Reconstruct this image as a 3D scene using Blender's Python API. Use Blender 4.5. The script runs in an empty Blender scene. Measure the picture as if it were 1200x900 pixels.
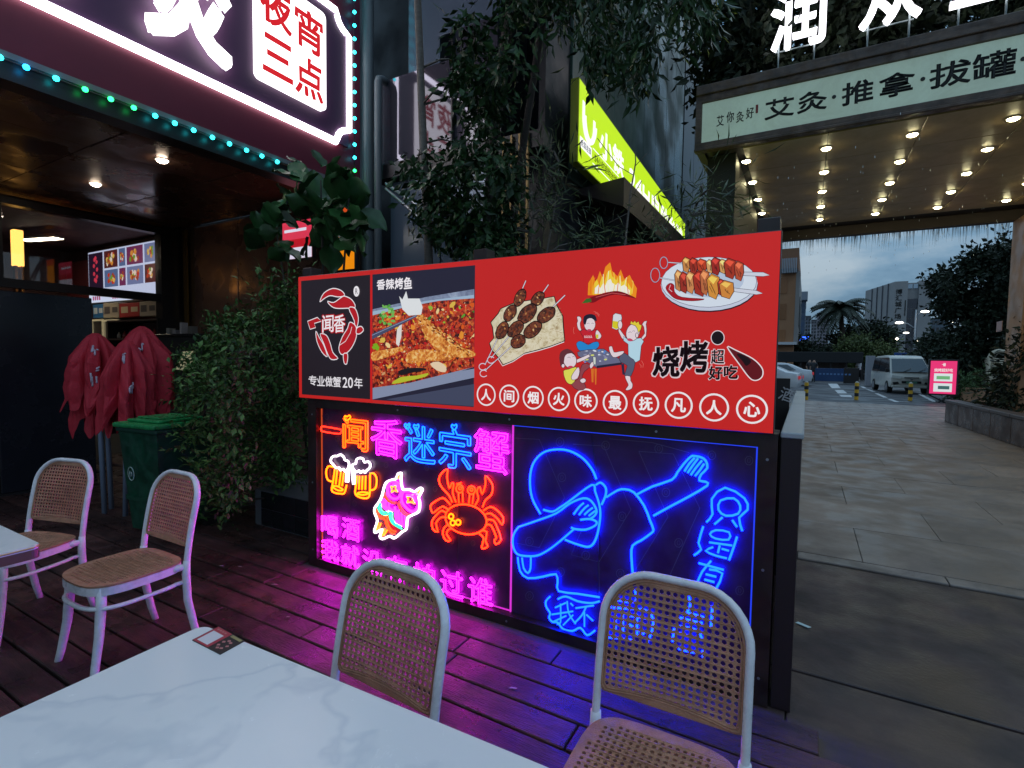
import bpy, bmesh, math, random
from mathutils import Vector, Matrix
from mathutils.geometry import tessellate_polygon
rnd = random.Random(7)
S = bpy.context.scene; C = S.collection; PI = math.pi; rad = math.radians

# ---------------------------------------------------------------- camera
YAW, PITCH, ROLL, F, H = rad(29.63), rad(2.99), rad(.816), 604.7, 1.5
_f = Vector((-math.sin(YAW)*math.cos(PITCH), math.cos(YAW)*math.cos(PITCH), -math.sin(PITCH)))
_r = Vector((math.cos(YAW), math.sin(YAW), 0)); _u = _r.cross(_f)
RT = _r*math.cos(ROLL)+_u*math.sin(ROLL); UP = -_r*math.sin(ROLL)+_u*math.cos(ROLL)
cd = bpy.data.cameras.new('camera'); cam = bpy.data.objects.new('camera', cd); C.objects.link(cam)
cd.sensor_width = 36; cd.lens = F/1200*36; cd.clip_start = .05; cd.clip_end = 2000
M = Matrix((RT, UP, -_f)).transposed().to_4x4(); M.translation = (0, 0, H); cam.matrix_world = M
S.camera = cam
def P(a, b, x=None, y=None, z=None):
    """where the sight line of photo point (a, b) meets the plane x=, y= or z= of the real place"""
    d = RT*(a-600)/F - UP*(b-450)/F + _f
    t = x/d.x if x is not None else y/d.y if y is not None else (z-H)/d.z
    return Vector((0, 0, H))+d*t

# ---------------------------------------------------------------- sky, sun, exposure
W = bpy.data.worlds.new('World'); S.world = W; W.use_nodes = True
nt = W.node_tree; N = nt.nodes; L = nt.links
for n in list(N): N.remove(n)
out = N.new('ShaderNodeOutputWorld'); bg = N.new('ShaderNodeBackground'); L.new(bg.outputs[0], out.inputs[0])
tc = N.new('ShaderNodeTexCoord')
sky = N.new('ShaderNodeTexSky'); sky.sky_type = 'NISHITA'; sky.sun_disc = False
sky.sun_elevation = rad(4); sky.sun_rotation = rad(150); sky.altitude = 50; sky.dust_density = 2.0; sky.ozone_density = 4.0
SKY_STRENGTH = .10
mp = N.new('ShaderNodeMapping'); mp.inputs['Scale'].default_value = (1, 1, 2.4); L.new(tc.outputs['Generated'], mp.inputs[0])
nz = N.new('ShaderNodeTexNoise'); nz.inputs['Scale'].default_value = 3.6; nz.inputs['Detail'].default_value = 7; nz.inputs['Roughness'].default_value = .55
L.new(mp.outputs[0], nz.inputs['Vector'])
cr = N.new('ShaderNodeValToRGB'); cr.color_ramp.elements[0].position = .40; cr.color_ramp.elements[0].color = (.95, 1.95, 3.1, 1)
cr.color_ramp.elements[1].position = .64; cr.color_ramp.elements[1].color = (4.1, 5.1, 5.9, 1)
e = cr.color_ramp.elements.new(.5); e.color = (2.0, 3.3, 4.6, 1)
L.new(nz.outputs['Fac'], cr.inputs[0])
mx = N.new('ShaderNodeMix'); mx.data_type = 'RGBA'; mx.inputs[0].default_value = .9
L.new(sky.outputs[0], mx.inputs[6]); L.new(cr.outputs[0], mx.inputs[7])
# an overcast sky is darker at the horizon than overhead (CIE overcast)
sx = N.new('ShaderNodeSeparateXYZ'); L.new(tc.outputs['Generated'], sx.inputs[0])
mr = N.new('ShaderNodeMapRange'); mr.inputs[1].default_value = 0; mr.inputs[2].default_value = 1; mr.inputs[3].default_value = .82; mr.inputs[4].default_value = 2.5
L.new(sx.outputs['Z'], mr.inputs[0])
ml = N.new('ShaderNodeVectorMath'); ml.operation = 'SCALE'; L.new(mx.outputs[2], ml.inputs[0]); L.new(mr.outputs[0], ml.inputs['Scale'])
L.new(ml.outputs[0], bg.inputs[0]); bg.inputs[1].default_value = SKY_STRENGTH
sd = bpy.data.lights.new('sun', 'SUN'); sd.energy = .08; sd.angle = rad(25); sd.color = (1, .93, .85)
so = bpy.data.objects.new('sun', sd); C.objects.link(so)
so.rotation_euler = (rad(50), 0, rad(150)); so.location = (0, 0, 30)
S.view_settings.view_transform = 'Standard'; S.view_settings.look = 'None'; S.view_settings.gamma = 1; S.view_settings.exposure = 0
S.cycles.max_bounces = 6; S.cycles.use_denoising = True

# ---------------------------------------------------------------- materials
MC = {}
def mat(name, col=(.5, .5, .5), rough=.6, metal=0, emit=None, es=0, var=None, vs=5, bump=0, bs=60, spec=.5, coat=0, alpha=None, trans=0, objvar=0, stretch=None, leaf=False, stain=0, ss=1.3):
    if name in MC: return MC[name]
    m = bpy.data.materials.new(name); m.use_nodes = True; MC[name] = m
    n = m.node_tree.nodes; l = m.node_tree.links; b = n['Principled BSDF']
    b.inputs['Base Color'].default_value = (*col, 1); b.inputs['Roughness'].default_value = rough; b.inputs['Metallic'].default_value = metal
    b.inputs['Specular IOR Level'].default_value = spec; b.inputs['Coat Weight'].default_value = coat
    if trans: b.inputs['Transmission Weight'].default_value = trans
    if emit: b.inputs['Emission Color'].default_value = (*emit, 1); b.inputs['Emission Strength'].default_value = es
    t = None
    if var is not None or bump:
        t = n.new('ShaderNodeTexCoord'); t = t.outputs['Object']
        if stretch:
            mm = n.new('ShaderNodeMapping'); mm.inputs['Scale'].default_value = stretch; l.new(t, mm.inputs[0]); t = mm.outputs[0]
            if objvar:
                oi0 = n.new('ShaderNodeObjectInfo'); vm = n.new('ShaderNodeVectorMath'); vm.operation = 'SCALE'; vm.inputs['Scale'].default_value = 40
                cx = n.new('ShaderNodeCombineXYZ'); l.new(oi0.outputs['Random'], cx.inputs[0]); l.new(oi0.outputs['Random'], cx.inputs[1]); l.new(cx.outputs[0], vm.inputs[0])
                l.new(vm.outputs[0], mm.inputs['Location'])
    src = None
    if var is not None:
        q = n.new('ShaderNodeTexNoise'); q.inputs['Scale'].default_value = vs; q.inputs['Detail'].default_value = 6; q.inputs['Roughness'].default_value = .65
        l.new(t, q.inputs['Vector'])
        k = n.new('ShaderNodeMix'); k.data_type = 'RGBA'; k.inputs[6].default_value = (*col, 1); k.inputs[7].default_value = (*var, 1)
        g = n.new('ShaderNodeMapRange'); g.inputs[1].default_value = .32; g.inputs[2].default_value = .7; l.new(q.outputs['Fac'], g.inputs[0])
        l.new(g.outputs[0], k.inputs[0]); src = k.outputs[2]
        rr = n.new('ShaderNodeMapRange'); rr.inputs[3].default_value = max(.03, rough-.12); rr.inputs[4].default_value = min(1, rough+.15)
        l.new(q.outputs['Fac'], rr.inputs[0]); l.new(rr.outputs[0], b.inputs['Roughness'])
    if leaf:
        at = n.new('ShaderNodeAttribute'); at.attribute_name = 'leafv'
        k = n.new('ShaderNodeMix'); k.data_type = 'RGBA'; k.inputs[6].default_value = (*col, 1); k.inputs[7].default_value = (*(var or col), 1)
        l.new(at.outputs['Fac'], k.inputs[0]); src = k.outputs[2]
    if objvar:
        oi = n.new('ShaderNodeObjectInfo'); hv = n.new('ShaderNodeHueSaturation')
        g = n.new('ShaderNodeMapRange'); g.inputs[3].default_value = 1-objvar; g.inputs[4].default_value = 1+objvar; l.new(oi.outputs['Random'], g.inputs[0])
        l.new(g.outputs[0], hv.inputs['Value'])
        if src: l.new(src, hv.inputs['Color'])
        else: hv.inputs['Color'].default_value = (*col, 1)
        src = hv.outputs[0]
    if stain:
        ge = n.new('ShaderNodeNewGeometry'); q = n.new('ShaderNodeTexNoise'); q.inputs['Scale'].default_value = ss; q.inputs['Detail'].default_value = 8; q.inputs['Roughness'].default_value = .68; q.inputs['Distortion'].default_value = .8
        l.new(ge.outputs['Position'], q.inputs['Vector']); g = n.new('ShaderNodeMapRange'); g.inputs[1].default_value = .38; g.inputs[2].default_value = .62; g.inputs[3].default_value = 1-stain; g.inputs[4].default_value = 1+stain*.35; l.new(q.outputs['Fac'], g.inputs[0])
        hs = n.new('ShaderNodeHueSaturation'); l.new(g.outputs[0], hs.inputs['Value'])
        if src: l.new(src, hs.inputs['Color'])
        else: hs.inputs['Color'].default_value = (*col, 1)
        src = hs.outputs[0]
        q2 = n.new('ShaderNodeTexNoise'); q2.inputs['Scale'].default_value = ss*2.3; q2.inputs['Detail'].default_value = 6; l.new(ge.outputs['Position'], q2.inputs['Vector'])
        g2 = n.new('ShaderNodeMapRange'); g2.inputs[1].default_value = .4; g2.inputs[2].default_value = .62; g2.inputs[3].default_value = max(.08, rough-.16); g2.inputs[4].default_value = min(1, rough+.2); l.new(q2.outputs['Fac'], g2.inputs[0]); l.new(g2.outputs[0], b.inputs['Roughness'])
    if src: l.new(src, b.inputs['Base Color'])
    if bump:
        q = n.new('ShaderNodeTexNoise'); q.inputs['Scale'].default_value = bs; q.inputs['Detail'].default_value = 5; l.new(t, q.inputs['Vector'])
        u = n.new('ShaderNodeBump'); u.inputs['Strength'].default_value = bump; u.inputs['Distance'].default_value = .01
        l.new(q.outputs['Fac'], u.inputs['Height']); l.new(u.outputs[0], b.inputs['Normal'])
    return m
def neon(name, c, s=1): return mat('neon_'+name, (.05, .05, .05), .4, emit=c, es=s)
def glow(name, c=(1, 1, 1), s=1): return mat('glow_'+name, (.02, .02, .02), .5, emit=c, es=s)
def sr(r, g, b):
    f = lambda v: ((v/255+.055)/1.055)**2.4 if v > 10 else v/255/12.92
    return (f(r), f(g), f(b))
PRINT_GAIN = .78
def pr(r, g, b):
    """ink on a backlit film: the lamps in the box make it glow in its own colour"""
    k = 'print_%d_%d_%d' % (r, g, b)
    if k in MC: return MC[k]
    c = sr(r, g, b); return mat(k, tuple(v*.12+.003 for v in c), .35, emit=c, es=PRINT_GAIN, spec=.3)

# ---------------------------------------------------------------- mesh builder
def wloc(o):
    v = Vector((0, 0, 0))
    while o is not None: v += o.location; o = o.parent
    return v
def nrm2(v): return v.normalized() if v.length > 1e-9 else Vector((0, 0, 1))
class MB:
    def __init__(s): s.v = []; s.f = []; s.m = []; s.mats = []; s.cur = 0; s.smooth = set(); s.attr = []
    def use(s, m):
        if m not in s.mats: s.mats.append(m)
        s.cur = s.mats.index(m); return s
    def add(s, vs, fs, smooth=False):
        o = len(s.v); s.v += [Vector(v) for v in vs]
        for f in fs:
            if smooth: s.smooth.add(len(s.f))
            s.f.append([i+o for i in f]); s.m.append(s.cur)
        return s
    def box(s, x0, x1, y0, y1, z0, z1, bev=0, mtx=None):
        if bev:
            bm = bmesh.new(); bmesh.ops.create_cube(bm, size=1)
            for v in bm.verts: v.co = Vector(((x0+x1)/2+v.co.x*(x1-x0), (y0+y1)/2+v.co.y*(y1-y0), (z0+z1)/2+v.co.z*(z1-z0)))
            bmesh.ops.bevel(bm, geom=bm.edges[:], offset=bev, segments=2 if bev > .01 else 1, affect='EDGES', profile=.5)
            bm.verts.index_update(); vs = [v.co.copy() for v in bm.verts]; fs = [[v.index for v in f.verts] for f in bm.faces]; bm.free()
        else:
            vs = [Vector((x, y, z)) for z in (z0, z1) for y in (y0, y1) for x in (x0, x1)]
            fs = [(0, 2, 3, 1), (4, 5, 7, 6), (0, 1, 5, 4), (2, 6, 7, 3), (0, 4, 6, 2), (1, 3, 7, 5)]
        if mtx: vs = [mtx @ v for v in vs]
        return s.add(vs, fs)
    def tube(s, pts, r, n=6, closed=False, cap=True, flat=1, smooth=True):
        pts = [Vector(p) for p in pts]; m = len(pts)
        if m < 2: return s
        rs = r if isinstance(r, (list, tuple)) else [r]*m
        vs = []; up = None
        for i, p in enumerate(pts):
            a = pts[(i-1) % m] if (closed or i > 0) else p; b = pts[(i+1) % m] if (closed or i < m-1) else p
            t = nrm2(b-a)
            if up is None: up = t.cross(Vector((0, 0, 1))) if abs(t.z) < .9 else t.cross(Vector((0, 1, 0))); up = nrm2(up)
            up = nrm2(up-t*up.dot(t)); w = t.cross(up)
            for k in range(n):
                an = 2*PI*k/n; vs.append(p+(up*math.cos(an)+w*math.sin(an)*flat)*rs[i])
        fs = []
        for i in range(m if closed else m-1):
            j = (i+1) % m
            for k in range(n): fs.append((i*n+k, i*n+(k+1) % n, j*n+(k+1) % n, j*n+k))
        if cap and not closed: fs += [tuple(range(n))[::-1], tuple((m-1)*n+k for k in range(n))]
        return s.add(vs, fs, smooth)
    def cyl(s, c, r, h, n=16, r2=None, axis='z'):
        c = Vector(c); r2 = r if r2 is None else r2
        d = {'x': Vector((1, 0, 0)), 'y': Vector((0, 1, 0)), 'z': Vector((0, 0, 1))}[axis]
        return s.tube([c, c+d*h], [r, r2], n, smooth=False)
    def lathe(s, prof, c, n=20, sx=1, sy=1):
        c = Vector(c); vs = [c+Vector((r*math.cos(2*PI*k/n)*sx, r*math.sin(2*PI*k/n)*sy, z)) for r, z in prof for k in range(n)]
        fs = [(i*n+k, i*n+(k+1) % n, (i+1)*n+(k+1) % n, (i+1)*n+k) for i in range(len(prof)-1) for k in range(n)]
        return s.add(vs, fs, True)
    def poly(s, pts, thick=None):
        pts = [Vector(p) for p in pts]
        tr = tessellate_polygon([pts])
        return s.add(pts, [tuple(t) for t in tr])
    def prism(s, pts, d):
        pts = [Vector(p) for p in pts]; d = Vector(d); n = len(pts); tr = tessellate_polygon([pts])
        return s.add(pts+[p+d for p in pts], [tuple(t) for t in tr]+[tuple(i+n for i in t[::-1]) for t in tr]+[(i, (i+1) % n, (i+1) % n+n, i+n) for i in range(n)])
    def mesh(s, name, mats=None, off=Vector((0, 0, 0)), recalc=True):
        me = bpy.data.meshes.new(name); me.from_pydata([tuple(v-off) for v in s.v], [], s.f)
        for m in (s.mats or mats or []): me.materials.append(m)
        if len(s.mats) > 1: me.polygons.foreach_set('material_index', s.m)
        if s.smooth: me.polygons.foreach_set('use_smooth', [i in s.smooth for i in range(len(s.f))])
        if s.attr:
            a = me.attributes.new('leafv', 'FLOAT', 'POINT'); a.data.foreach_set('value', s.attr)
        if recalc and len(s.f) < 60000:
            bm = bmesh.new(); bm.from_mesh(me); bmesh.ops.recalc_face_normals(bm, faces=bm.faces[:]); bm.to_mesh(me); bm.free()
        me.update(); return me
    def build(s, name, m=None, parent=None, label=None, cat=None, group=None, kind=None, recalc=True, local=False):
        me = s.mesh(name, [m] if m else None, Vector((0, 0, 0)) if local else wloc(parent), recalc)
        return link(name, me, parent, label, cat, group, kind)
def tag(o, label=None, cat=None, group=None, kind=None):
    if label: o['label'] = label
    if cat: o['category'] = cat
    if group: o['group'] = group
    if kind: o['kind'] = kind
    return o
def link(name, me, parent=None, label=None, cat=None, group=None, kind=None):
    o = bpy.data.objects.new(name, me); C.objects.link(o)
    if parent is not None: o.parent = parent
    return tag(o, label, cat, group, kind)
def thing(name, loc, label, cat, group=None, rz=0):
    o = bpy.data.objects.new(name, None); C.objects.link(o); o.location = loc; o.rotation_euler.z = rz
    return tag(o, label, cat, group)
def dup(o, loc=None, rz=None, label=None, parent=None):
    c = o.copy(); C.objects.link(c)
    if parent is not None: c.parent = parent
    if loc is not None: c.location = loc
    if rz is not None: c.rotation_euler.z = rz
    if label: c['label'] = label
    for ch in list(o.children): dup(ch, parent=c)
    return c
def share(name, me, parent, loc=(0, 0, 0), rot=(0, 0, 0), sc=(1, 1, 1), kind=None):
    o = bpy.data.objects.new(name, me); C.objects.link(o); o.parent = parent
    o.location = Vector(loc)-(wloc(parent) if parent else Vector((0, 0, 0))); o.rotation_euler = rot; o.scale = sc
    if kind: o['kind'] = kind
    return o

# ---------------------------------------------------------------- lettering
GL = {}
def glyph(s, off=0., res=3, ext=0.):
    """mesh of a word, in its own box: returns verts 0..1, faces and aspect"""
    k = (s, off, res, ext)
    if k in GL: return GL[k]
    cu = bpy.data.curves.new('t', 'FONT'); cu.body = s; cu.size = 1; cu.resolution_u = res; cu.offset = off; cu.extrude = ext
    ob = bpy.data.objects.new('t', cu); me = bpy.data.meshes.new_from_object(ob)
    vs = [v.co.copy() for v in me.vertices]; fs = [list(p.vertices) for p in me.polygons]
    bpy.data.objects.remove(ob); bpy.data.meshes.remove(me); bpy.data.curves.remove(cu)
    x0 = min(v.x for v in vs); x1 = max(v.x for v in vs); y0 = min(v.y for v in vs); y1 = max(v.y for v in vs)
    vs = [Vector(((v.x-x0)/(x1-x0), (v.y-y0)/(y1-y0), v.z)) for v in vs]
    GL[k] = (vs, fs, (x1-x0)/(y1-y0)); return GL[k]
def text(mb, s, o, ux, uy, off=.0, depth=None, keep=False):
    """letters in the parallelogram o, o+ux, o+uy; depth = vector for raised letters; off thickens the strokes"""
    vs, fs, asp = glyph(s, 0., 3, .5 if depth else 0.)
    o = Vector(o); ux = Vector(ux); uy = Vector(uy)
    if off:
        nn_ = nrm2(ux.cross(uy)); w = off*uy.length; dd = Vector(depth) if depth else Vector((0, 0, 0))
        if dd.length: dd = dd if dd.dot(nn_) > 0 else dd*0
        for lp in loops(s):
            q = [o+ux*p.x+uy*p.y+dd for p in lp]; n = len(q); rv = []
            for i in range(n):
                t = nrm2(q[(i+1) % n]-q[i-1]); c = nn_.cross(t)*w; rv += [q[i]-c, q[i]+c]
            mb.add(rv, [(2*i, 2*((i+1) % n), 2*((i+1) % n)+1, 2*i+1) for i in range(n)])
    if keep:
        w = uy.length*asp; ux = ux.normalized()*w
    d = Vector(depth) if depth else Vector((0, 0, 0))
    mb.add([o+ux*v.x+uy*v.y+d*(v.z+.5) for v in vs], fs)
LP = {}
def loops(s, off=0.):
    if s in LP: return LP[s]
    vs, fs, asp = glyph(s, 0., 3, 0.)
    key = {}; idx = []
    for v in vs:
        kk = (round(v.x, 5), round(v.y, 5)); idx.append(key.setdefault(kk, len(key)))
    pts = {i: Vector((k[0], k[1])) for k, i in key.items()}
    ed = {}
    for f in fs:
        for a, b in zip(f, f[1:]+f[:1]):
            a, b = idx[a], idx[b]
            if a == b: continue
            ed[(min(a, b), max(a, b))] = ed.get((min(a, b), max(a, b)), 0)+1
    adj = {}
    for (a, b), c in ed.items():
        if c == 1: adj.setdefault(a, []).append(b); adj.setdefault(b, []).append(a)
    seen = set(); res = []
    for st in adj:
        if st in seen: continue
        lp = [st]; seen.add(st); cur = st
        while True:
            nx = [q for q in adj[cur] if q not in seen]
            if not nx: break
            cur = nx[0]; seen.add(cur); lp.append(cur)
        if len(lp) > 2: res.append([pts[i] for i in lp])
    LP[s] = res
    return res
def resample(pts, step, closed=False):
    pts = [Vector(p) for p in pts]
    if closed: pts = pts+[pts[0]]
    o = [pts[0]]; acc = 0
    for a, b in zip(pts, pts[1:]):
        d = (b-a).length
        if d < 1e-9: continue
        t = step-acc
        while t < d: o.append(a+(b-a)*(t/d)); t += step
        acc = d-(t-step)
    if not closed: o.append(pts[-1])
    return o
def smooth(pts, k=5, closed=False):
    pts = [Vector(p) for p in pts]; n = len(pts); o = []
    if n < 3: return pts
    for i in range(n if closed else n-1):
        g = lambda j: pts[j % n] if closed else pts[max(0, min(n-1, j))]
        a, b, c, d = g(i-1), g(i), g(i+1), g(i+2)
        for q in range(k):
            t = q/k; o.append(.5*((2*b)+(c-a)*t+(2*a-5*b+4*c-d)*t*t+(3*b-a-3*c+d)*t**3))
    if not closed: o.append(pts[-1])
    return o
def circle(cx, cy, rx, ry=None, n=20, rot=0, a0=0, a1=2*PI):
    ry = rx if ry is None else ry; full = abs(a1-a0-2*PI) < 1e-6; o = []
    for i in range(n if full else n+1):
        a = a0+(a1-a0)*i/n; x = rx*math.cos(a); y = ry*math.sin(a)
        o.append((cx+x*math.cos(rot)-y*math.sin(rot), cy+x*math.sin(rot)+y*math.cos(rot)))
    return o
def ribbon(mb, pts, w, closed=False):
    """flat stripe of width w along 3-D points lying in the plane y = const"""
    pts = [Vector(p) for p in pts]; n = len(pts); vs = []
    for i, p in enumerate(pts):
        a = pts[(i-1) % n] if (closed or i) else p; b = pts[(i+1) % n] if (closed or i < n-1) else p
        t = nrm2(b-a); q = Vector((-t.z, 0, t.x))*w/2; vs += [p-q, p+q]
    fs = [(2*i, 2*((i+1) % n), 2*((i+1) % n)+1, 2*i+1) for i in range(n if closed else n-1)]
    mb.add(vs, fs)
def plate(name, outline, holes, th):
    """flat board with real holes, in x/y, thickness th in z"""
    cu = bpy.data.curves.new(name, 'CURVE'); cu.dimensions = '2D'; cu.fill_mode = 'BOTH'; cu.extrude = th/2
    for lp in [outline]+holes:
        sp = cu.splines.new('POLY'); sp.points.add(len(lp)-1); sp.use_cyclic_u = True
        for q, p in zip(sp.points, lp): q.co = (p[0], p[1], 0, 1)
    ob = bpy.data.objects.new(name, cu); me = bpy.data.meshes.new_from_object(ob)
    bpy.data.objects.remove(ob); bpy.data.curves.remove(cu); return me

# ================================================================ THE SETTING
m_ground = mat('ground', (.05, .05, .052), .8, var=(.07, .065, .06), vs=.6)
m_asph = mat('asphalt', (.035, .037, .045), .55, stain=.5, ss=.3, var=(.06, .06, .07), vs=1.2, bump=.4, bs=90)
m_tile = mat('tile', (.27, .205, .175), .5, stain=.28, ss=1.3, var=(.235, .18, .155), vs=2.2, bump=.15, bs=30, objvar=.13)
m_slab = mat('slab', (.088, .052, .048), .55, stain=.5, ss=1.1, var=(.05, .037, .040), vs=3.0, bump=.35, bs=45, objvar=.10)
m_grout = mat('grout', (.06, .048, .043), .9)
m_plank = mat('plank', (.125, .05, .042), .42, stain=.6, ss=2.2, var=(.045, .022, .022), vs=3.2, bump=.8, bs=26, objvar=.28, stretch=(.9, 9, 9))
m_paint = mat('road_paint', (.62, .62, .62), .7, var=(.4, .4, .4), vs=3)
def sheet(name, x0, x1, y0, y1, z, m):
    return MB().add([(x0, y0, z), (x1, y0, z), (x1, y1, z), (x0, y1, z)], [(0, 1, 2, 3)]).build(name, m, kind='structure')
sheet('ground', -700, 700, -300, 1300, -.07, m_ground)
road = sheet('road', -30, 70, 22.9, 900, -.055, m_asph)
plaza = MB().box(-2.4, 9, 4.44, 22.9, -.3, -.018).build('plaza', m_grout, kind='structure')
apron = MB().box(-9, 9, -3, 4.436, -.3, -.024).build('pavement', m_grout, kind='structure')
def piece(name, me, par, loc): return share(name, me, par, loc)
tm = MB().box(-.6125, .6125, -.4485, .4485, -.016, 0, bev=.0025).mesh('paving_tile', [m_tile])
y = 4.62; r_ = 0
while y < 22.4:
    x = -.80-(.61 if r_ % 2 else 0)
    while x < 4.9:
        piece('paving_tile', tm, plaza, (x+.6125, y+.45, rnd.uniform(-.0025, .0015))).rotation_euler = (rnd.uniform(-.002, .002), rnd.uniform(-.002, .002), 0)
        x += 1.229
    y += .9; r_ += 1
bm_ = MB().box(-.45, .45, -.07, .07, -.014, .004, bev=.004).mesh('border_stone', [mat('border', (.27, .22, .20), .5, var=(.2, .16, .145), vs=4, objvar=.2, stain=.4, ss=2)])
for k in range(8): piece('border_stone', bm_, plaza, (.45+k*.905, 4.525, 0))
ms_ = [MB().box(-1.597, 1.597, -h/2, h/2, -.02, 0, bev=.004).mesh('stone_slab', [m_slab]) for h in (1.605, 1.60)]
for k in range(3):
    piece('stone_slab', ms_[0], apron, (-1.62+k*3.2, 3.62, -.003+rnd.uniform(-.001, .001)))
    piece('stone_slab', ms_[1], apron, (-1.62+k*3.2, 2.0, -.004+rnd.uniform(-.001, .001)))
    piece('stone_slab', ms_[1], apron, (-1.62+k*3.2, .392, -.004+rnd.uniform(-.001, .001)))
# timber deck: every board its own piece
deck = MB().box(-7.3, -.2, -2, 2.44, -.022, .002).box(-7.3, -3.05, 2.441, 4.9, -.022, .002).build('deck', m_grout, kind='structure')
pm = {}
for k in range(41):
    y = -1.6+k*.155
    xe = min(.75, -.02+(2.43-y)*.72)+rnd.uniform(-.02, .02) if y < 2.36 else -3.06
    x = -7.2-rnd.random()*1.5
    while x < xe-.05:
        ln = rnd.choice((1.5, 1.9, 2.3)); x1 = min(x+ln, xe)
        if xe-x1 < .35: x1 = xe
        if x1 > -7.2 and not (y < .2 and x1 < -3.5):
            l2 = x1-x-.008
            me = MB().box(-l2/2, l2/2, -.0715, .0715, 0, .026, bev=.004).mesh('deck_board', [m_plank])
            b = share('deck_board', me, deck, ((x+x1)/2, y, rnd.uniform(-.002, .002)))
            b.rotation_euler = (rnd.uniform(-.006, .006), rnd.uniform(-.001, .001), rnd.uniform(-.0015, .0015))
        x = x1
# road markings and bollards
def mark(pts, z=-.051):
    return MB().add([(p[0], p[1], z) for p in pts], [tuple(range(len(pts)))])
mk = MB()
def stripe(a, b, w):
    p = P(*a, z=-.05); q = P(*b, z=-.05); t = (q-p); t.z = 0; n = Vector((-t.y, t.x, 0)).normalized()*w/2
    mk.add([(p-n)[:2]+(-.049,), (q-n)[:2]+(-.049,), (q+n)[:2]+(-.049,), (p+n)[:2]+(-.049,)], [(0, 1, 2, 3)])
for a, b in (((1010, 453), (1014, 455)), ((1016, 456), (1024, 459)), ((1027, 461), (1038, 466)), ((1042, 467.5), (1051, 471)), ((1076, 461), (1096, 471)), ((1052, 470.4), (1066, 471))): stripe(a, b, .16)
for q in (((970, 449.5), (981, 449.5), (985, 455), (975, 455)), ((978, 457), (988, 457), (993, 461), (982, 461)), ((983, 462.5), (997, 463), (999, 465.5), (986, 465))):
    mk.add([Vector((*P(*p, z=-.05)[:2], -.049)) for p in q], [(0, 1, 2, 3)])
mk.build('road_marking', m_paint, kind='structure')

# ---------------------------------------------------------------- restaurant on the left
m_maroon = mat('maroon_board', (.19, .010, .035), .5, var=(.14, .008, .028), vs=.8)
m_plum = mat('plum_board', (.085, .028, .085), .6)
m_dark = mat('dark_metal', (.018, .016, .018), .35)
m_brown = mat('brown_panel', (.22, .11, .075), .3, stain=.3, ss=.8, metal=.35, var=(.24, .125, .085), vs=1.1, objvar=.08)
m_white = glow('white_led', (.93, .9, 1.0), 5.5)
m_teal = glow('teal_led', (.03, 1.0, 1.15), 5); m_green = glow('green_led', (.03, 1.2, .25), 4); m_blue = glow('blue_led', (.02, .55, 1.3), 6)
rest = thing('restaurant', (-5, 4.9, 0), 'brown panelled restaurant front with deep soffit and dark window band beside the deck', 'building')
m_int = mat('interior_wall', (.06, .022, .02), .7)
MB().box(-14.5, -9.4, 5.3, 5.45, 0, 3.75).box(-14.6, -14.5, -3, 5.45, 0, 3.75).box(-14.5, -9.4, -3, 5.3, 3.7, 3.75).build('wall', m_int, rest)
MB().box(-9.46, -5.03, 4.96, 5.04, 0, 3.6).build('wall', mat('return_wall', (.05, .026, .018), .4), rest)
pw = MB().box(-.59, .59, -.012, .012, -.88, .88, bev=.004).mesh('wall_panel', [m_brown])
for i in range(3):
    for j in range(2):
        o = share('wall_panel', pw, rest, (-8.35+i*1.2, 4.945, .9+j*1.79)); o.rotation_euler = (rnd.uniform(-.004, .004), 0, rnd.uniform(-.006, .006))
MB().box(-9.4, -5.08, -3, 4.93, 3.62, 3.7).build('soffit', mat('soffit_back', (.02, .015, .013), .6), rest)
sp_ = MB().box(-.7, .7, -.59, .59, -.012, .012, bev=.004).mesh('soffit_panel', [m_brown])
for i in range(3):
    for j in range(6):
        o = share('soffit_panel', sp_, rest, (-8.6+i*1.415, 4.33-j*1.195, 3.602)); o.rotation_euler = (rnd.uniform(-.008, .008), rnd.uniform(-.008, .008), 0)
# window band: frame, glass, brass strips
MB().box(-9.46, -9.34, -3, 4.62, 2.34, 2.46).box(-9.46, -9.34, -3, 4.62, 3.53, 3.6).box(-9.5, -9.3, 4.6, 4.95, 0, 3.6).box(-9.44, -9.36, 2.62, 2.68, 2.46, 3.53).box(-9.46, -9.3, -3, 4.6, 3.44, 3.52).build('window_frame', m_dark, rest)
m_glass = mat('window_glass', (.9, .9, .95), .02, trans=1, spec=.5)
MB().box(-9.405, -9.395, 2.68, 4.6, 2.46, 3.44).build('pane', m_glass, rest)
MB().box(-9.405, -9.395, -3, 2.62, 2.46, 3.44).build('pane', m_glass, rest)
m_brass = mat('brass', (.55, .28, .07), .25, metal=.9)
MB().box(-9.22, -9.12, 4.90, 4.93, .9, 3.55).build('trim_strip', m_brass, rest)
MB().box(-9.3, -9.27, -3, 4.6, 3.55, 3.59).build('trim_strip', m_brass, rest)
# downlights in the soffit
for (a, b) in ((190, 187), (112, 215)):
    p = P(a, b, z=3.59)
    o = MB().cyl((p.x, p.y, 3.583), .07, .012, 14).build('downlight', mat('lamp_ring', (.3, .3, .3), .4), rest)
    MB().lathe([(0, 3.552), (.03, 3.556), (.05, 3.568), (.055, 3.582)], (p.x, p.y, 0), 12).build('lamp_lens', glow('warm_lens', (1, .82, .62), 26), o)
for yy in (1.2, -.6):
    o = MB().cyl((-6.2, yy, 3.583), .07, .012, 14).build('downlight', mat('lamp_ring'), rest)
    MB().cyl((-6.2, yy, 3.579), .052, .003, 14).build('lamp_lens', glow('warm_lens'), o)
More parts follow.
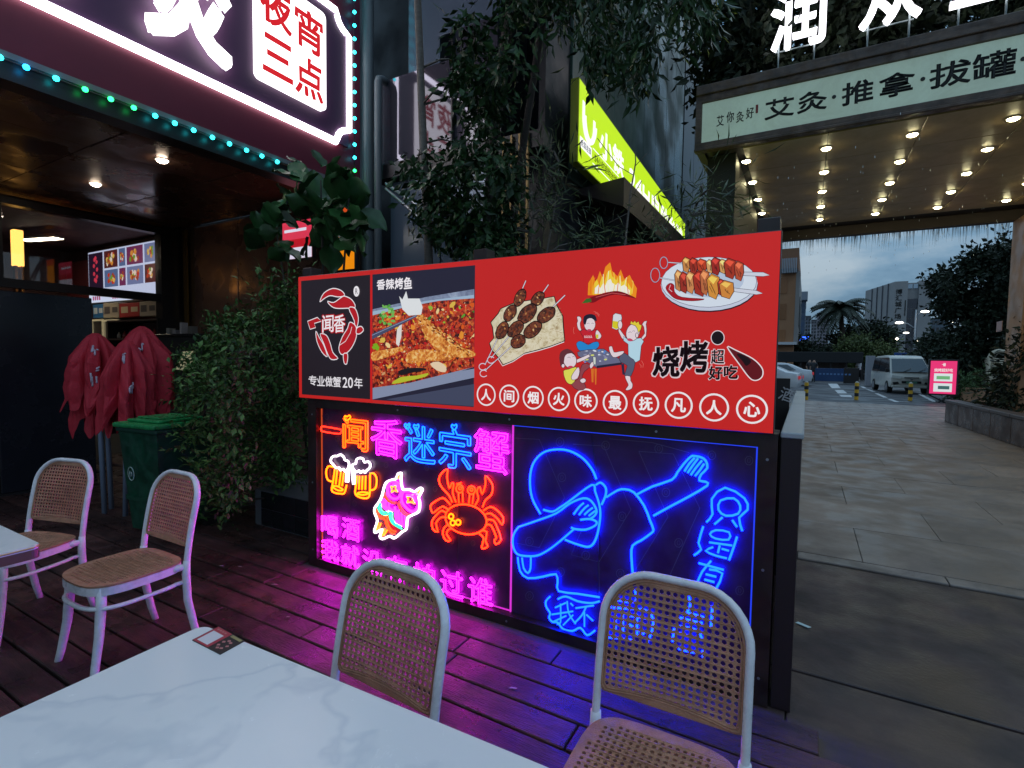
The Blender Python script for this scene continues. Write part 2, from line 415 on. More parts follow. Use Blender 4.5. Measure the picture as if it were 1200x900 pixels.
# dark folding partition in front of the window
pt = thing('partition', (-7, 1, 0), 'tall black partition panel standing left of the folded red parasols', 'partition')
for y0, y1 in ((1.92, 2.72), (1.1, 1.9), (.28, 1.08), (-.54, .26)):
    MB().box(-7.03, -6.97, y0, y1, .05, 2.09, bev=.006).build('panel', mat('black_panel', (.012, .013, .02), .25, var=(.018, .018, .026), vs=2), pt)
MB().box(-7.05, -6.95, -.54, 2.72, 0, .05).build('base', m_dark, pt)
# interior things seen through the window
cl = MB().box(-.45, .45, -.09, .09, -.02, .02, bev=.006).build('ceiling_light', mat('lamp_ring')); p = P(48, 279, z=3.55)
cl.location = (p.x, p.y, 3.55); cl.rotation_euler.z = .25
tag(cl, 'lit rectangular ceiling lamp inside the restaurant window', 'lamp')
share('diffuser', MB().box(-.44, .44, -.08, .08, -.004, .004).mesh('diffuser', [glow('cream_lamp', (1, .86, .6), 30)]), cl).location = (0, 0, -.025)
p = P(21, 312, x=-10.6); q = P(21, 270, x=-10.6)
wl = thing('wall_lamp', (p.x, p.y, p.z-.3), 'yellow glowing upright lamp behind the restaurant window', 'lamp')
MB().box(p.x-.06, p.x+.06, p.y-.06, p.y+.06, p.z, q.z, bev=.008).build('lamp_shade', glow('amber', (1, .50, .10), 2.2), wl)
MB().box(p.x-.05, p.x+.05, p.y-.05, p.y-.02, p.z-.9, p.z).box(p.x-.05, p.x+.05, p.y+.02, p.y+.05, p.z-.9, p.z).build('stem', m_brass, wl)
# menu light box
Ym = 5.18
def PM(x, y): return P(x/4.09, 200+y/4.09, y=Ym-.02)
mb_ = thing('menu_board', (PM(580, 540).x, Ym, 3), 'lit white menu board with dish pictures high inside the restaurant', 'menu board')
a0 = PM(415, 390); a1 = PM(756, 300); zb = PM(412, 640).z; zt = a0.z
MB().box(a0.x, a1.x, Ym, Ym+.09, zb, zt, bev=.01).build('case', mat('lamp_ring'), mb_)
sc_ = MB(); X0, X1 = a0.x+.02, a1.x-.02; hz = (zt-zb); zl = zt-hz*.72
def rect(m, x0, x1, z0, z1, y): m.add([(x0, y, z0), (x1, y, z0), (x1, y, z1), (x0, y, z1)], [(0, 1, 2, 3)])
sc_.use(pr(215, 225, 250)); rect(sc_, X0, X1, zb+.02, zt-.02, Ym-.003)
wd = X1-X0
sc_.use(pr(40, 25, 45)); rect(sc_, X0+.02, X0+wd*.23, zl, zt-.05, Ym-.006)
sc_.use(pr(215, 60, 80))
for t in range(9):
    a = t*.7; cxx = X0+wd*.115+.07*math.cos(a); czz = (zl+zt)/2+.24*math.sin(a)
    sc_.poly([(cxx+.055*math.cos(k), Ym-.008, czz+.05*math.sin(k)) for k in (0, 1.2, 2.4, 3.6, 4.8)])
food = [(200, 60, 35), (225, 150, 60), (120, 160, 50), (230, 190, 90), (170, 70, 40), (240, 220, 200)]
for j in range(2):
    for i, (u0, u1) in enumerate(((.25, .45), (.47, .56), (.58, .8), (.82, .97))):
        z1 = zt-.05-j*(zt-zl)*.49; z0 = z1-(zt-zl)*.44
        sc_.use(pr(*[(90, 40, 40), (90, 110, 150), (120, 50, 90), (120, 130, 170)][(i+j) % 4])); rect(sc_, X0+wd*u0, X0+wd*u1, z0, z1, Ym-.006)
        for q in range(16):
            r = .05*(u1-u0)/.2+.01; cxx = X0+wd*(u0+(u1-u0)*(.25+.5*rnd.random())); czz = z0+(z1-z0)*(.25+.5*rnd.random())
            sc_.use(pr(*rnd.choice(food))); sc_.poly([(cxx+r*rnd.uniform(.6, 1)*math.cos(k), Ym-.009-.0004*q, czz+r*rnd.uniform(.6, 1)*math.sin(k)) for k in (0, 1, 2, 3, 4, 5)])
sc_.use(pr(170, 60, 110))
for i in range(3):
    for q in range(4): rect(sc_, X0+wd*(.06+i*.3)+q*.09, X0+wd*(.06+i*.3)+q*.09+.06, zl-.24, zl-.16, Ym-.006)
sc_.build('screen', None, mb_, recalc=False)
m_redw = mat('interior_red', (.2, .03, .03), .5)
rb = tag(MB().box(a0.x-1.9, a0.x-.05, 5.2, 5.28, zb+.1, zt-.15).build('wall_poster', m_redw), 'dull red poster board beside the lit menu board', 'poster')
# cartons, fridge and shelf under the menu board
def carton(px0, px1, py0, py1, yy, c1, c2, lab):
    A = P(px0, py1, y=yy); B = P(px1, py0, y=yy); t = thing('carton', ((A.x+B.x)/2, yy, A.z), lab, 'carton', 'cartons stacked under the menu board')
    MB().box(A.x, B.x, yy, yy+.4, A.z, B.z, bev=.008).build('box', mat('carton_'+lab[:6], c1, .6), t)
    m = MB().use(mat('carton_print_'+lab[:6], c2, .5)); w = B.x-A.x; h = B.z-A.z
    rect(m, A.x+w*.1, A.x+w*.45, A.z+h*.3, A.z+h*.75, yy-.003); rect(m, A.x+w*.6, A.x+w*.93, A.z+h*.35, A.z+h*.7, yy-.003); m.build('print', None, t, recalc=False)
carton(109, 121, 356, 373, 4.9, (.03, .16, .4), (.6, .65, .7), 'blue and white carton at the left end under the menu board')
carton(121, 139, 354, 373, 4.88, (.5, .42, .32), (.12, .1, .1), 'cream carton between the blue and the red carton')
carton(140, 163, 354, 372, 4.86, (.5, .03, .03), (.75, .6, .4), 'red carton with a cream label under the menu board')
carton(163.5, 183, 352, 371, 4.84, (.6, .5, .33), (.5, .04, .04), 'cream carton with a red label at the right end')
fr = thing('drinks_fridge', (P(125, 400, y=4.9).x, 4.9, 0), 'pale framed drinks fridge below the cartons', 'fridge')
for a, b in ((109, 122), (123, 140)):
    A = P(a, 398, y=4.9); B = P(b, 374, y=4.9); w = .035
    g = MB().box(A.x, B.x, 4.9, 5.25, 0, B.z).build('body', mat('fridge_dark', (.06, .05, .045), .4), fr)
    MB().box(A.x, A.x+w, 4.87, 4.9, .3, B.z).box(B.x-w, B.x, 4.87, 4.9, .3, B.z).box(A.x+w, B.x-w, 4.87, 4.9, B.z-w, B.z).build('door_frame', mat('fridge_frame', (.7, .62, .42), .4, emit=(1, .85, .5), es=.12), g)
sh = thing('shelf_rack', (P(165, 400, y=4.7).x, 4.7, 0), 'dark shelf rack holding small bottles under the cream carton', 'shelf')
A = P(142, 440, y=4.7); B = P(200, 374, y=4.7)
for xx in (A.x, B.x-.04): MB().box(xx, xx+.04, 4.5, 4.9, 0, B.z).build('upright', m_dark, sh)
for zz in (B.z-.03, B.z-.35, B.z-.7, B.z-1.05): MB().box(A.x+.04, B.x-.04, 4.5, 4.9, zz, zz+.03).build('shelf', mat('shelf_wood', (.08, .05, .04), .5), sh)
cols = [(.5, .4, .3), (.3, .05, .04), (.1, .1, .12), (.45, .35, .1), (.3, .3, .3)]
for k in range(14):
    x = A.x+.15+k % 7*(B.x-A.x-.3)/7; zz = (B.z-.32) if k < 7 else (B.z-.67); c = cols[k % 5]; h = .12+.02*(k % 4)
    o = MB().lathe([(0, 0), (.035, 0), (.035, h*.6), (.012, h*.8), (.012, h), (0, h)], (x, 4.62, zz), 8).build('bottle', mat('bottle%d' % (k % 5), c, .25))
    tag(o, 'small bottle in the shelf rack under the menu board', 'bottle', 'bottles in the shelf rack')
ct = thing('counter', (-8.2, 4.3, 0), 'dark counter with small boxes in front of the brown wall panels', 'counter')
A = P(186, 392, y=4.3); B = P(243, 392, y=4.3)
MB().box(A.x, B.x, 4.2, 4.8, A.z-.04, A.z, bev=.006).build('top', m_dark, ct); MB().box(A.x+.05, B.x-.05, 4.25, 4.75, 0, A.z-.041).build('body', mat('counter_body', (.03, .022, .02), .5), ct)
for k, (x, w, h, c) in enumerate(((.12, .08, .1, (.35, .33, .3)), (.28, .1, .07, (.3, .28, .3)), (.5, .05, .18, (.55, .5, .5)), (.72, .09, .12, (.2, .18, .16)))):
    o = MB().box(A.x+x, A.x+x+w, 4.35, 4.45, A.z, A.z+h, bev=.004).build('box', mat('cbox%d' % k, c, .5))
    tag(o, ['squat grey box on the dark counter', 'flat pale box beside the squat grey one on the counter', 'tall slim white box on the dark counter', 'brown box at the right of the dark counter'][k], 'box')
o = MB().add([P(206, 432, y=3.6), P(214, 412, y=3.75), P(229, 411, y=3.75), P(222, 434, y=3.6)], [(0, 1, 2, 3)])
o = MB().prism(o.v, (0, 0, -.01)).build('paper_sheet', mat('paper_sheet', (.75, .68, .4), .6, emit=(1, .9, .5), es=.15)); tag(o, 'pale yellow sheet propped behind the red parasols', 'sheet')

# ---------------------------------------------------------------- big fascia sign over the deck (faces +x)
XF = -5.0
def PF(a, b, dx=0): return P(a, b, x=XF+dx)
ctrl = PF(409, 95)
fs = thing('fascia_sign', (XF, 1, 3.55), 'big maroon shop sign with white light border and red characters on a white card', 'sign')
MB().box(XF-.35, XF, -3.5, 4.83, 3.60, 7.2, bev=.01).box(XF-.6, XF-.36, -8, 4.80, 3.71, 16).build('board', m_maroon, fs)
zb_, yr = PF(390, 165).z, PF(407.5, 100).y
zt_ = PF(395, 25).z; zt2 = zt_+.10
# plum inner field
MB().box(XF+.001, XF+.012, -3.4, yr-.0, zb_, zt2).build('inner_panel', m_plum, fs)
# border tube with a scooped corner top and bottom
nr = .19
def arc(cy, cz, a0, a1): return [Vector((XF+.035, cy+nr*math.cos(a0+(a1-a0)*i/6), cz+nr*math.sin(a0+(a1-a0)*i/6))) for i in range(7)]
bp = [Vector((XF+.035, -3.4, zb_)), Vector((XF+.035, yr-nr, zb_))]+arc(yr, zb_, PI, PI/2)[1:]+arc(yr, zt2, -PI/2, -PI)+[Vector((XF+.035, -3.4, zt2))]
fr_ = MB()
vs = []
for i, p in enumerate(bp):
    a = bp[i-1] if i else p; b = bp[i+1] if i < len(bp)-1 else p; t = nrm2(b-a); q = Vector((0, -t.z, t.y))*.034
    vs += [p-q, p+q, p+q-Vector((.033, 0, 0)), p-q-Vector((.033, 0, 0))]
fr_.add(vs, [(4*i+k, 4*i+(k+1) % 4, 4*i+4+(k+1) % 4, 4*i+4+k) for i in range(len(bp)-1) for k in range(4)])
fr_.build('light_border', m_white, fs)
# white card with the four red characters
c0, c1 = PF(296, 92), PF(378, 132); cz = PF(297, -6).z; yL, yR = c0.y, c1.y; zB = (c0.z+c1.z)/2
def rrect(y0, y1, z0, z1, r, x):
    o = []
    for cy, cz_, a in ((y1-r, z1-r, 0), (y0+r, z1-r, PI/2), (y0+r, z0+r, PI), (y1-r, z0+r, 1.5*PI)):
        o += [Vector((x, cy+r*math.cos(a+t*PI/8), cz_+r*math.sin(a+t*PI/8))) for t in range(5)]
    return o
zT = PF(381, 42).z
zT = max(zT, zB+(yR-yL)*1.25)
cardo = MB().prism(rrect(yL, yR, zB, zT, .06, XF+.013), (.05, 0, 0)).build('white_card', glow('card_white', (1, .98, 1), 2.6), fs)
mr_ = glow('card_red', (.85, .02, .03), .75)
cw, ch = yR-yL, zT-zB
for s, u, v in (('夜', .06, .55), ('宵', .53, .52), ('三', .08, .10), ('点', .53, .06)):
    m = MB(); text(m, s, (XF+.066, yL+cw*u, zB+ch*v), (0, cw*.41, 0), (0, 0, ch*.38 if s != '三' else ch*.34), .03)
    m.build('red_character', mr_, cardo, recalc=False)
# large white channel letter, cut by the frame top
k0 = PF(168, 0); k1 = PF(255, 59)
yA, yB = PF(166, 10).y, PF(262, 10).y
for s, ya in (('煲', yA), ('蟹', yA-1.2), ('香', yA-2.35)):
    m = MB(); text(m, s, (XF+.03, ya, zb_+.17), (0, yB-yA, 0), (0, 0, 1.28), .03, depth=(.06, 0, 0)); m.build('white_character', glow('letter_white', (1, .99, 1), 3.2), fs)
# sill, dark edge band under the board and the strings of coloured lamps
MB().box(XF-.25, XF+.03, -3.5, 4.80, 3.555, 3.598).build('sill', mat('sill_grey', (.2, .2, .2), .5), fs)
MB().box(XF-.22, XF-.02, -3.5, 4.78, 3.42, 3.554).build('skirt', m_dark, fs)
ls = thing('light_string', (XF, 3, 3.5), 'string of teal and green lamps along the bottom and end of the maroon sign', 'string lights')
ball = {k: MB().lathe([(0, -.022), (.016, -.014), (.022, 0), (.016, .014), (0, .022)], (0, 0, 0), 8).mesh('bulb', [m]) for k, m in (('t', m_teal), ('g', m_green), ('b', m_blue))}
px = [(0, 75, 't'), (31, 86, 'b'), (66, 99, 't'), (100, 112, 'g'), (130, 123, 'g'), (157, 133, 'g'), (182, 142, 't'), (205, 150, 't'), (227, 158, 't'), (249, 166, 't'), (269, 174, 't'), (289, 181, 't'), (307, 189, 't'), (325, 196, 't')]
for a, b, k in px:
    q = PF(a, b, .05); share('bulb', ball[k], ls, (XF+.05, q.y, 3.53))
for j in range(1, 8): share('bulb', ball['t'], ls, (XF+.05, PF(0, 75, .05).y-j*.2, 3.53))
yv = PF(415.5, 100, .05).y
for j in range(22): share('bulb', ball['t' if j > 1 else 'g'], ls, (XF+.05, yv, 3.62+j*.158))
MB().tube([(XF+.042, -3, 3.53), (XF+.042, 4.72, 3.53)], .005, 5).tube([(XF+.042, yv, 3.55), (XF+.042, yv, 7.1)], .005, 5).build('wire', mat('wire', (.03, .03, .03), .5), ls)
# glowing posters half hidden behind the fig
def lightbox(px, yy, cfn, label):
    A = P(px[0], px[3], y=yy); B = P(px[1], px[2], y=yy); t = thing('light_box', ((A.x+B.x)/2, yy, A.z), label, 'light box')
    MB().box(A.x, B.x, yy, yy+.06, A.z, B.z, bev=.006).build('case', m_dark, t)
    m = MB(); cfn(m, A.x+.01, B.x-.01, A.z+.01, B.z-.01, yy-.003); m.build('face', None, t, recalc=False)
def f1(m, x0, x1, z0, z1, y):
    m.use(pr(235, 60, 90)); rect(m, x0, x1, z0, z1, y); h = z1-z0; m.use(pr(240, 235, 255)); rect(m, x0, x1, z0, z0+h*.3, y-.002); rect(m, x0+.04, x1-.1, z0+h*.72, z0+h*.8, y-.002)
    m.use(pr(200, 20, 40)); rect(m, x0, x1, z0+h*.3, z0+h*.52, y-.002)
def f2(m, x0, x1, z0, z1, y): m.use(pr(255, 150, 10)); rect(m, x0, x1, z0, z1, y); m.use(pr(220, 80, 30)); rect(m, x0, x1, z1-.12, z1, y-.002)
lightbox((331, 366, 255, 306), 4.6, f1, 'pink and white light box glowing behind the large leaved fig')
lightbox((392, 416, 236, 318), 4.65, f2, 'orange light box glowing between the fig and the grey pipes')
lightbox((315, 341, 190, 214), 4.7, lambda m, x0, x1, z0, z1, y: (m.use(pr(240, 225, 235)), rect(m, x0, x1, z0, z1, y), m.use(pr(225, 60, 50)), rect(m, x0, x1, z0, z0+(z1-z0)*.6, y-.002)), 'small red and white light box above the fig under the maroon sign')

# ---------------------------------------------------------------- dark glass front behind the plants
m_mir = mat('dark_pane', (.10, .095, .12), .06, metal=.55, spec=1)
m_blu = mat('blue_pane', (.16, .2, .26), .2, metal=.4)
gf = thing('glass_shopfront', (-3.8, 5.2, 0), 'dark reflecting glass shopfront behind the tree trunks', 'building')
MB().box(-12.0, -3.25, 5.46, 5.98, 0, 24).box(-2.72, -2.64, 5.3, 6.69, 0, 24).box(-3.24, -2.73, 5.46, 5.5, 0, 3.95).build('wall', mat('dark_wall', (.012, .011, .014), .5, stain=.4, ss=.8), gf)
for (x0, x1, z0, z1, yy, m, ry) in ((-4.9, -3.72, 3.93, 4.98, 5.05, m_mir, .0), (-3.7, -3.12, 3.93, 5.3, 5.06, m_mir, .0), (-4.2, -2.74, 3.7, 7.2, 6.62, m_mir, .0), (-4.55, -4.05, 5.0, 9.5, 5.22, m_blu, 0), (-4.0, -3.14, 5.34, 9.5, 5.2, m_blu, .02),
                               (-4.75, -3.95, 2.0, 3.72, 5.12, m_blu, 0), (-3.93, -3.15, 2.0, 3.72, 5.12, m_blu, 0)):
    o = share('pane', MB().box(x0, x1, -.01, .01, z0, z1, bev=.003).mesh('pane', [m]), gf); o.location = Vector((0, yy, 0))-gf.location; o.rotation_euler.z = ry
MB().box(-4.95, -2.5, 4.99, 5.2, 3.74, 3.92).build('frame', m_dark, gf); MB().box(-3.72, -3.70, 5.0, 5.2, 3.93, 5.3).build('frame', m_dark, gf)
lat = MB()
for k in range(4): lat.box(-2.98+k*.1, -2.96+k*.1, 4.95, 4.98, 2.2, 3.9)
for zz in (2.6, 2.95, 3.3, 3.65): lat.box(-2.98, -2.66, 4.95, 4.98, zz, zz+.02)
lat.build('lattice', mat('gold', (.3, .2, .08), .4, metal=.5), gf)
# pipes
m_pipe = mat('grey_pipe', (.15, .165, .175), .4, var=(.11, .125, .135), vs=2)
pp = P(431, 150, y=4.95)
pi_ = thing('drain_pipe', (pp.x, 4.95, 0), 'tall thick grey drain pipe running up beside the maroon sign', 'pipe')
MB().cyl((pp.x, 4.95, .1), .078, 9, 18).build('pipe', m_pipe, pi_); MB().cyl((pp.x, 4.95, 3.1), .086, .03, 18).cyl((pp.x, 4.95, 6.2), .086, .03, 18).build('clamp', m_dark, pi_)
pp = P(443, 150, y=4.9); zt0 = P(443, 92, y=4.9).z
pi2 = thing('drain_pipe', (pp.x, 4.9, 0), 'thinner grey pipe with a rounded top beside the thick drain pipe', 'pipe')
MB().tube([(pp.x, 4.9, .1), (pp.x, 4.9, zt0-.05), (pp.x, 4.915, zt0), (pp.x, 4.97, zt0+.02), (pp.x, 5.04, zt0+.02)], .048, 14).build('pipe', m_pipe, pi2)
st_ = thing('handrail', (-4.3, 4.75, 2.2), 'sloping thin steel rails below the reflecting panes', 'rail')
for k in range(2):
    a = P(452, 215+k*6, y=4.75); b = P(520, 262+k*18, y=4.75); MB().tube([a, b], .018, 8).build('rail', mat('steel', (.4, .42, .45), .3, metal=.8), st_)

# ---------------------------------------------------------------- clad wall with the yellow-green sign
XW = -2.62
cw_ = thing('clad_wall', (XW, 6, 0), 'tall grey green metal clad wall above the yellow sign', 'building')
MB().box(XW-9, XW-.03, 6.70, 16.5, 0, 24).build('wall', mat('dark_wall'), cw_)
m_clad = mat('cladding', (.06, .10, .072), .42, stain=.2, ss=.5, metal=.1, var=(.045, .072, .055), vs=.7, objvar=.07)
cp = MB().box(-.02, .02, -.385, .385, -2.0, 2.0, bev=.006).mesh('cladding_panel', [m_clad])
for i in range(8):
    for j in range(4): share('cladding_panel', cp, cw_, (XW-.005, 6.35+i*.78, 5.7+j*4.02))
cp2 = MB().box(-.02, .02, -.6, .6, -2.0, 2.0, bev=.006).mesh('cladding_panel', [mat('dark_clad', (.03, .032, .035), .4)])
for i in range(3):
    for j in range(4): share('cladding_panel', cp2, cw_, (XW-.005, 12.9+i*1.22, 5.7+j*4.02))
gs = thing('yellow_sign', (XW, 6, 4.2), 'bright yellow green light box sign with white characters on the clad wall', 'sign')
g0 = P(679, 90, x=-2.35); g1 = P(803, 262, z=g0.z); gb0 = P(678, 190, x=-2.35).z; gz1 = g0.z; gz0 = gb0; gh = gz1-gz0
GD = (g1-g0); GD.z = 0; gl = GD.length; GD = GD.normalized(); GN = Vector((GD.y, -GD.x, 0)); UZ = Vector((0, 0, 1))
def G(u, v, d=0): return Vector((g0.x, g0.y, gz0))+GD*u+UZ*v+GN*d
def gquad(u0, u1, v0, v1, d, name, m): return MB().add([G(u0, v0, d), G(u1, v0, d), G(u1, v1, d), G(u0, v1, d)], [(0, 1, 2, 3)]).build(name, m, gs, recalc=False)
MB().prism([G(0, 0, -.1), G(gl, 0, -.1), G(gl, gh, -.1), G(0, gh, -.1)], GN*.096).build('case', mat('yellow_case', (.3, .35, .02), .4), gs)
gquad(.012, gl-.012, .012, gh-.012, 0, 'face', glow('lime', (.55, .86, .0), .98))
mw = glow('sign_white', (1, 1, .95), 1.1)
m = MB(); m.tube([G(.34+.19*math.cos(a), gh*.60+.22*math.sin(a), .004) for a in [PI+PI*i/12 for i in range(13)]], .036, 6)
for u0, u1, v0, v1 in ((.114, .186, .60, .78), (.494, .566, .60, .70)): m.prism([G(u0, gh*v0, .002), G(u1, gh*v0, .002), G(u1, gh*v1, .002), G(u0, gh*v1, .002)], GN*.006)
m.build('logo', mw, gs)
def gtxt(s, u0, w, v0, h, mm, n='lettering', off=.03):
    m = MB(); text(m, s, G(u0, v0, .006), GD*w, UZ*h, off); m.build(n, mm, gs, recalc=False)
gtxt('小铁', .74, 1.1, gh*.38, gh*.36, mw, off=.05); gtxt('24H自助台球', 2.15, gl-2.5, gh*.34, gh*.4, mw, off=.05)
gquad(.05, .46, gh*.20, gh*.33, .003, 'label_strip', mw)
gtxt('全国连锁', .07, .36, gh*.225, gh*.08, mat('blue_ink', (.02, .1, .35), .5), off=.02)
gtxt('24小时自助台球', .56, .95, gh*.20, gh*.11, mat('black_ink', (.01, .01, .01), .5), off=.02)
gquad(.50, 1.62, gh*.15, gh*.165, .003, 'border_line', mw); gquad(.50, 1.62, gh*.34, gh*.355, .003, 'border_line', mw)
aw = thing('awning', (XW+.4, 7, 3.6), 'dark brown sloping awning box under the yellow sign', 'awning')
A0 = P(740, 216, y=6.5); ax = A0.x; azo = A0.z; zi = P(679, 197, x=-2.35).z-.04
aw_m = MB(); yy0, yy1 = 6.2, 15.5
aw_m.add([(XW, yy0, zi), (XW, yy1, zi), (ax, yy1, azo), (ax, yy0, azo), (XW, yy0, zi-.05), (XW, yy1, zi-.05), (ax, yy1, azo-.35), (ax, yy0, azo-.35)], [(0, 1, 2, 3), (4, 7, 6, 5), (0, 3, 7, 4), (3, 2, 6, 7), (1, 5, 6, 2)])
aw_m.build('canopy', mat('awning_brown', (.045, .028, .026), .5, var=(.035, .02, .02), vs=2), aw)
for dy in (.3, 2.3): MB().box(XW+.01, ax-.05, yy0+dy, yy0+dy+.04, 0, azo-.36).build('side_panel', mat('dark_wall'), aw)
for k in range(2): MB().box(ax-.5, ax-.44, 6.8+k*1.6, 6.86+k*1.6, 0, azo-.36).build('post', mat('steel_dark', (.12, .12, .1), .4), aw)

# ---------------------------------------------------------------- entrance canopy on the right
YC, ZC = 9.2, 5.0
cn = thing('entrance_canopy', (1.5, 12.5, ZC), 'broad brown entrance canopy with rows of downlights and a pale green name board', 'canopy')
m_trim = mat('canopy_trim', (.13, .08, .055), .45, stain=.45, ss=3, var=(.065, .04, .032), vs=4, bump=.3, bs=20, stretch=(1, 6, 6))
XL, XR = -1.76, 7.5; ztp = P(818, 103, y=YC).z
MB().box(XL+.1, XR, YC+.12, 16.1, ZC+.03, ztp-.06).build('roof', mat('canopy_roof', (.04, .03, .028), .7), cn)
MB().box(XL+.3, XR, YC+.12, 16.0, ZC-.0, ZC+.028).build('soffit', mat('soffit_black', (.03, .022, .018), .6), cn)
m_sof = mat('soffit_panel_canopy', (.56, .41, .21), .4, var=(.44, .31, .15), vs=3, objvar=.06)
s2 = MB().box(-.595, .595, -.595, .595, -.012, .012, bev=.003).mesh('soffit_panel', [m_sof])
for i in range(7):
    for j in range(5): share('soffit_panel', s2, cn, (-.44-.6+.6+i*1.2-.0+.0, 10.57+j*1.2-.6, ZC-.013))
MB().box(XL, XR, YC-.06, YC+.12, ztp-.16, ztp, bev=.015).box(XL, XR, YC-.03, YC+.1, ztp-.27, ztp-.161).box(XL, XR, YC-.05, YC+.12, ZC, ZC+.10, bev=.012).box(XL, XL+.09, YC-.03, YC+.1, ZC+.101, ztp-.271).box(XL, XR, YC-.09, YC+.05, ZC-.05, ZC-.001, bev=.01).build('fascia_trim', m_trim, cn)
MB().box(XL, XL+.12, YC+.1, 16.1, ZC, ztp-.3).box(XL, XR, 15.9, 16.12, ZC-.25, ZC+.0).build('edge_beam', mat('beam_dark', (.05, .034, .028), .6), cn)
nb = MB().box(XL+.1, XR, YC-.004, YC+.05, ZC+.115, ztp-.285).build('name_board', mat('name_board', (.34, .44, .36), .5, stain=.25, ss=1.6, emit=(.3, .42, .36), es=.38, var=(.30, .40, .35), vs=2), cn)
m_ink = mat('brush_ink', (.012, .012, .012), .6)
def ctext(s, x0, y0, x1, y1, m=m_ink, n='lettering', off=.02):
    A = P(x0, y1, y=YC-.008); B = P(x1, y0, y=YC-.008); mm = MB(); text(mm, s, (A.x, YC-.008, A.z), (B.x-A.x, 0, 0), (0, 0, B.z-A.z), off); mm.build(n, m, nb, recalc=False)
Zm = (ZC+.115+ztp-.285)/2; hb = ztp-.285-ZC-.115
def cchar(s, px, w, h=.62, m=m_ink):
    xx = P(px, 110, y=YC-.008).x; mm = MB(); text(mm, s, (xx-w/2, YC-.008, Zm-hb*h/2), (w, 0, 0), (0, 0, hb*h), .03); mm.build('lettering', m, nb, recalc=False)
cchar('艾', 914, .40, .46); cchar('灸', 952, .38, .46); cchar('推', 1005, .38, .5); cchar('拿', 1050, .40, .5); cchar('拔', 1112, .43, .5); cchar('罐', 1163, .43, .54)
for px in (978, 1081, 1197):
    xx = P(px, 100, y=YC-.008).x; MB().cyl((xx, YC-.014, Zm), .028, .008, 10, axis='y').build('dot', m_ink, nb)
for k, s in enumerate('艾你灸好'):
    xx = P(844+k*11.5, 132, y=YC-.008).x; mm = MB(); text(mm, s, (xx-.05, YC-.008, Zm-.09+(.02 if k % 2 else -.01)), (.11, 0, 0), (0, 0, .17), .015); mm.build('small_lettering', m_ink, nb, recalc=False)
xx = P(887, 128, y=YC-.008).x; MB().box(xx-.018, xx+.018, YC-.01, YC-.005, Zm-.01, Zm+.12, bev=.004).build('seal', mat('seal_red', (.25, .03, .03), .5), nb)
# downlights
dl = MB().cyl((0, 0, -.016), .085, .014, 14).mesh('downlight', [mat('lamp_ring')]); dlen = MB().lathe([(0, -.045), (.035, -.04), (.06, -.028), (.07, -.0155)], (0, 0, 0), 12).mesh('lamp_lens', [glow('day_lens', (1, .90, .5), 44)])
for xi in (-1.04, .15, 1.27, 2.41, 3.55, 4.7):
    for yi in (9.97, 11.18, 12.42, 13.6, 14.81):
        if xi < -1 and yi > 14: continue
        o = share('downlight', dl, cn, (xi, yi, ZC-.026)); share('lamp_lens', dlen, o, (xi, yi, ZC-.026))
# columns
for (x0, x1, y0, y1, lab) in ((-1.6, -1.15, 9.5, 16, None),):
    MB().box(x0, x1, y0, y1, 0, ZC-.03).build('side_wall', mat('side_wall', (.012, .01, .01), .6), cn)
colm = MB().box(3.97, 5.2, 15.0, 16.0, 0, ZC-.26, bev=.02).build('column', mat('column_tan', (.5, .27, .14), .45, stain=.2, ss=1, var=(.4, .22, .12), vs=2.5), cn)
A = P(1174, 388, x=3.96); B = P(1184, 374, x=3.96)
MB().box(3.955, 3.965, A.y, B.y if B.y > A.y else A.y+.4, A.z, B.z).build('notice', mat('notice', (.5, .32, .3), .6), colm)
# letters standing on the canopy
lt = thing('roof_letters', (1, 9.6, ztp), 'white glowing characters standing on a rail on top of the canopy', 'sign')
m_let = glow('roof_white', (.95, .93, 1), 3.0)
YL_ = 9.55
for s, a in (('润', 934), ('众', 1041), ('堂', 1150)):
    xx = P(a, 30, y=YL_).x; zz = P(934, 57, y=YL_).z; mm = MB(); text(mm, s, (xx-.36, YL_, zz), (.74, 0, 0), (0, 0, .95), .02, depth=(0, -.06, 0))
    c = mm.build('character', m_let, lt)
    fr2 = MB()
    for dx in (-.25, .25): fr2.tube([(xx+dx, YL_+.02, ztp-.02), (xx+dx, YL_+.02, zz+.3)], .014, 6)
    fr2.tube([(xx-.3, YL_+.02, zz+.02), (xx+.3, YL_+.02, zz+.02)], .012, 6); fr2.build('stand', mat('stand', (.35, .42, .42), .4), lt)

# ================================================================ KIOSK WITH BANNER AND NEON
YB = 2.415; YN = 2.461
m_kf = mat('kiosk_frame', (.042, .016, .015), .45, stain=.4, ss=4, var=(.02, .012, .012), vs=3)
kb = thing('bar_kiosk', (-1.5, 2.6, 0), 'long dark brown bar kiosk with two neon panels in its front', 'kiosk')
MB().box(-3.03, -2.945, 2.43, 2.53, 0, 1.165).build('post', m_kf, kb); MB().box(-.165, -.09, 2.43, 2.53, 0, 1.165).build('post', m_kf, kb)
MB().box(-3.03, -.09, 2.432, 2.56, 1.13, 1.19).box(-2.944, -.166, 2.43, 2.53, 0, .062).box(-3.03, -.09, 2.56, 2.60, 0, 1.19).build('frame', m_kf, kb)
MB().box(-.078, -.004, 2.446, 5.9, 0, 1.175).build('side_wall', mat('kiosk_side', (.022, .012, .014), .5), kb)
MB().box(-.082, .004, 2.44, 5.95, 1.176, 1.20, bev=.004).build('counter_top', mat('counter_white', (.42, .45, .48), .35, var=(.36, .39, .42), vs=3), kb)
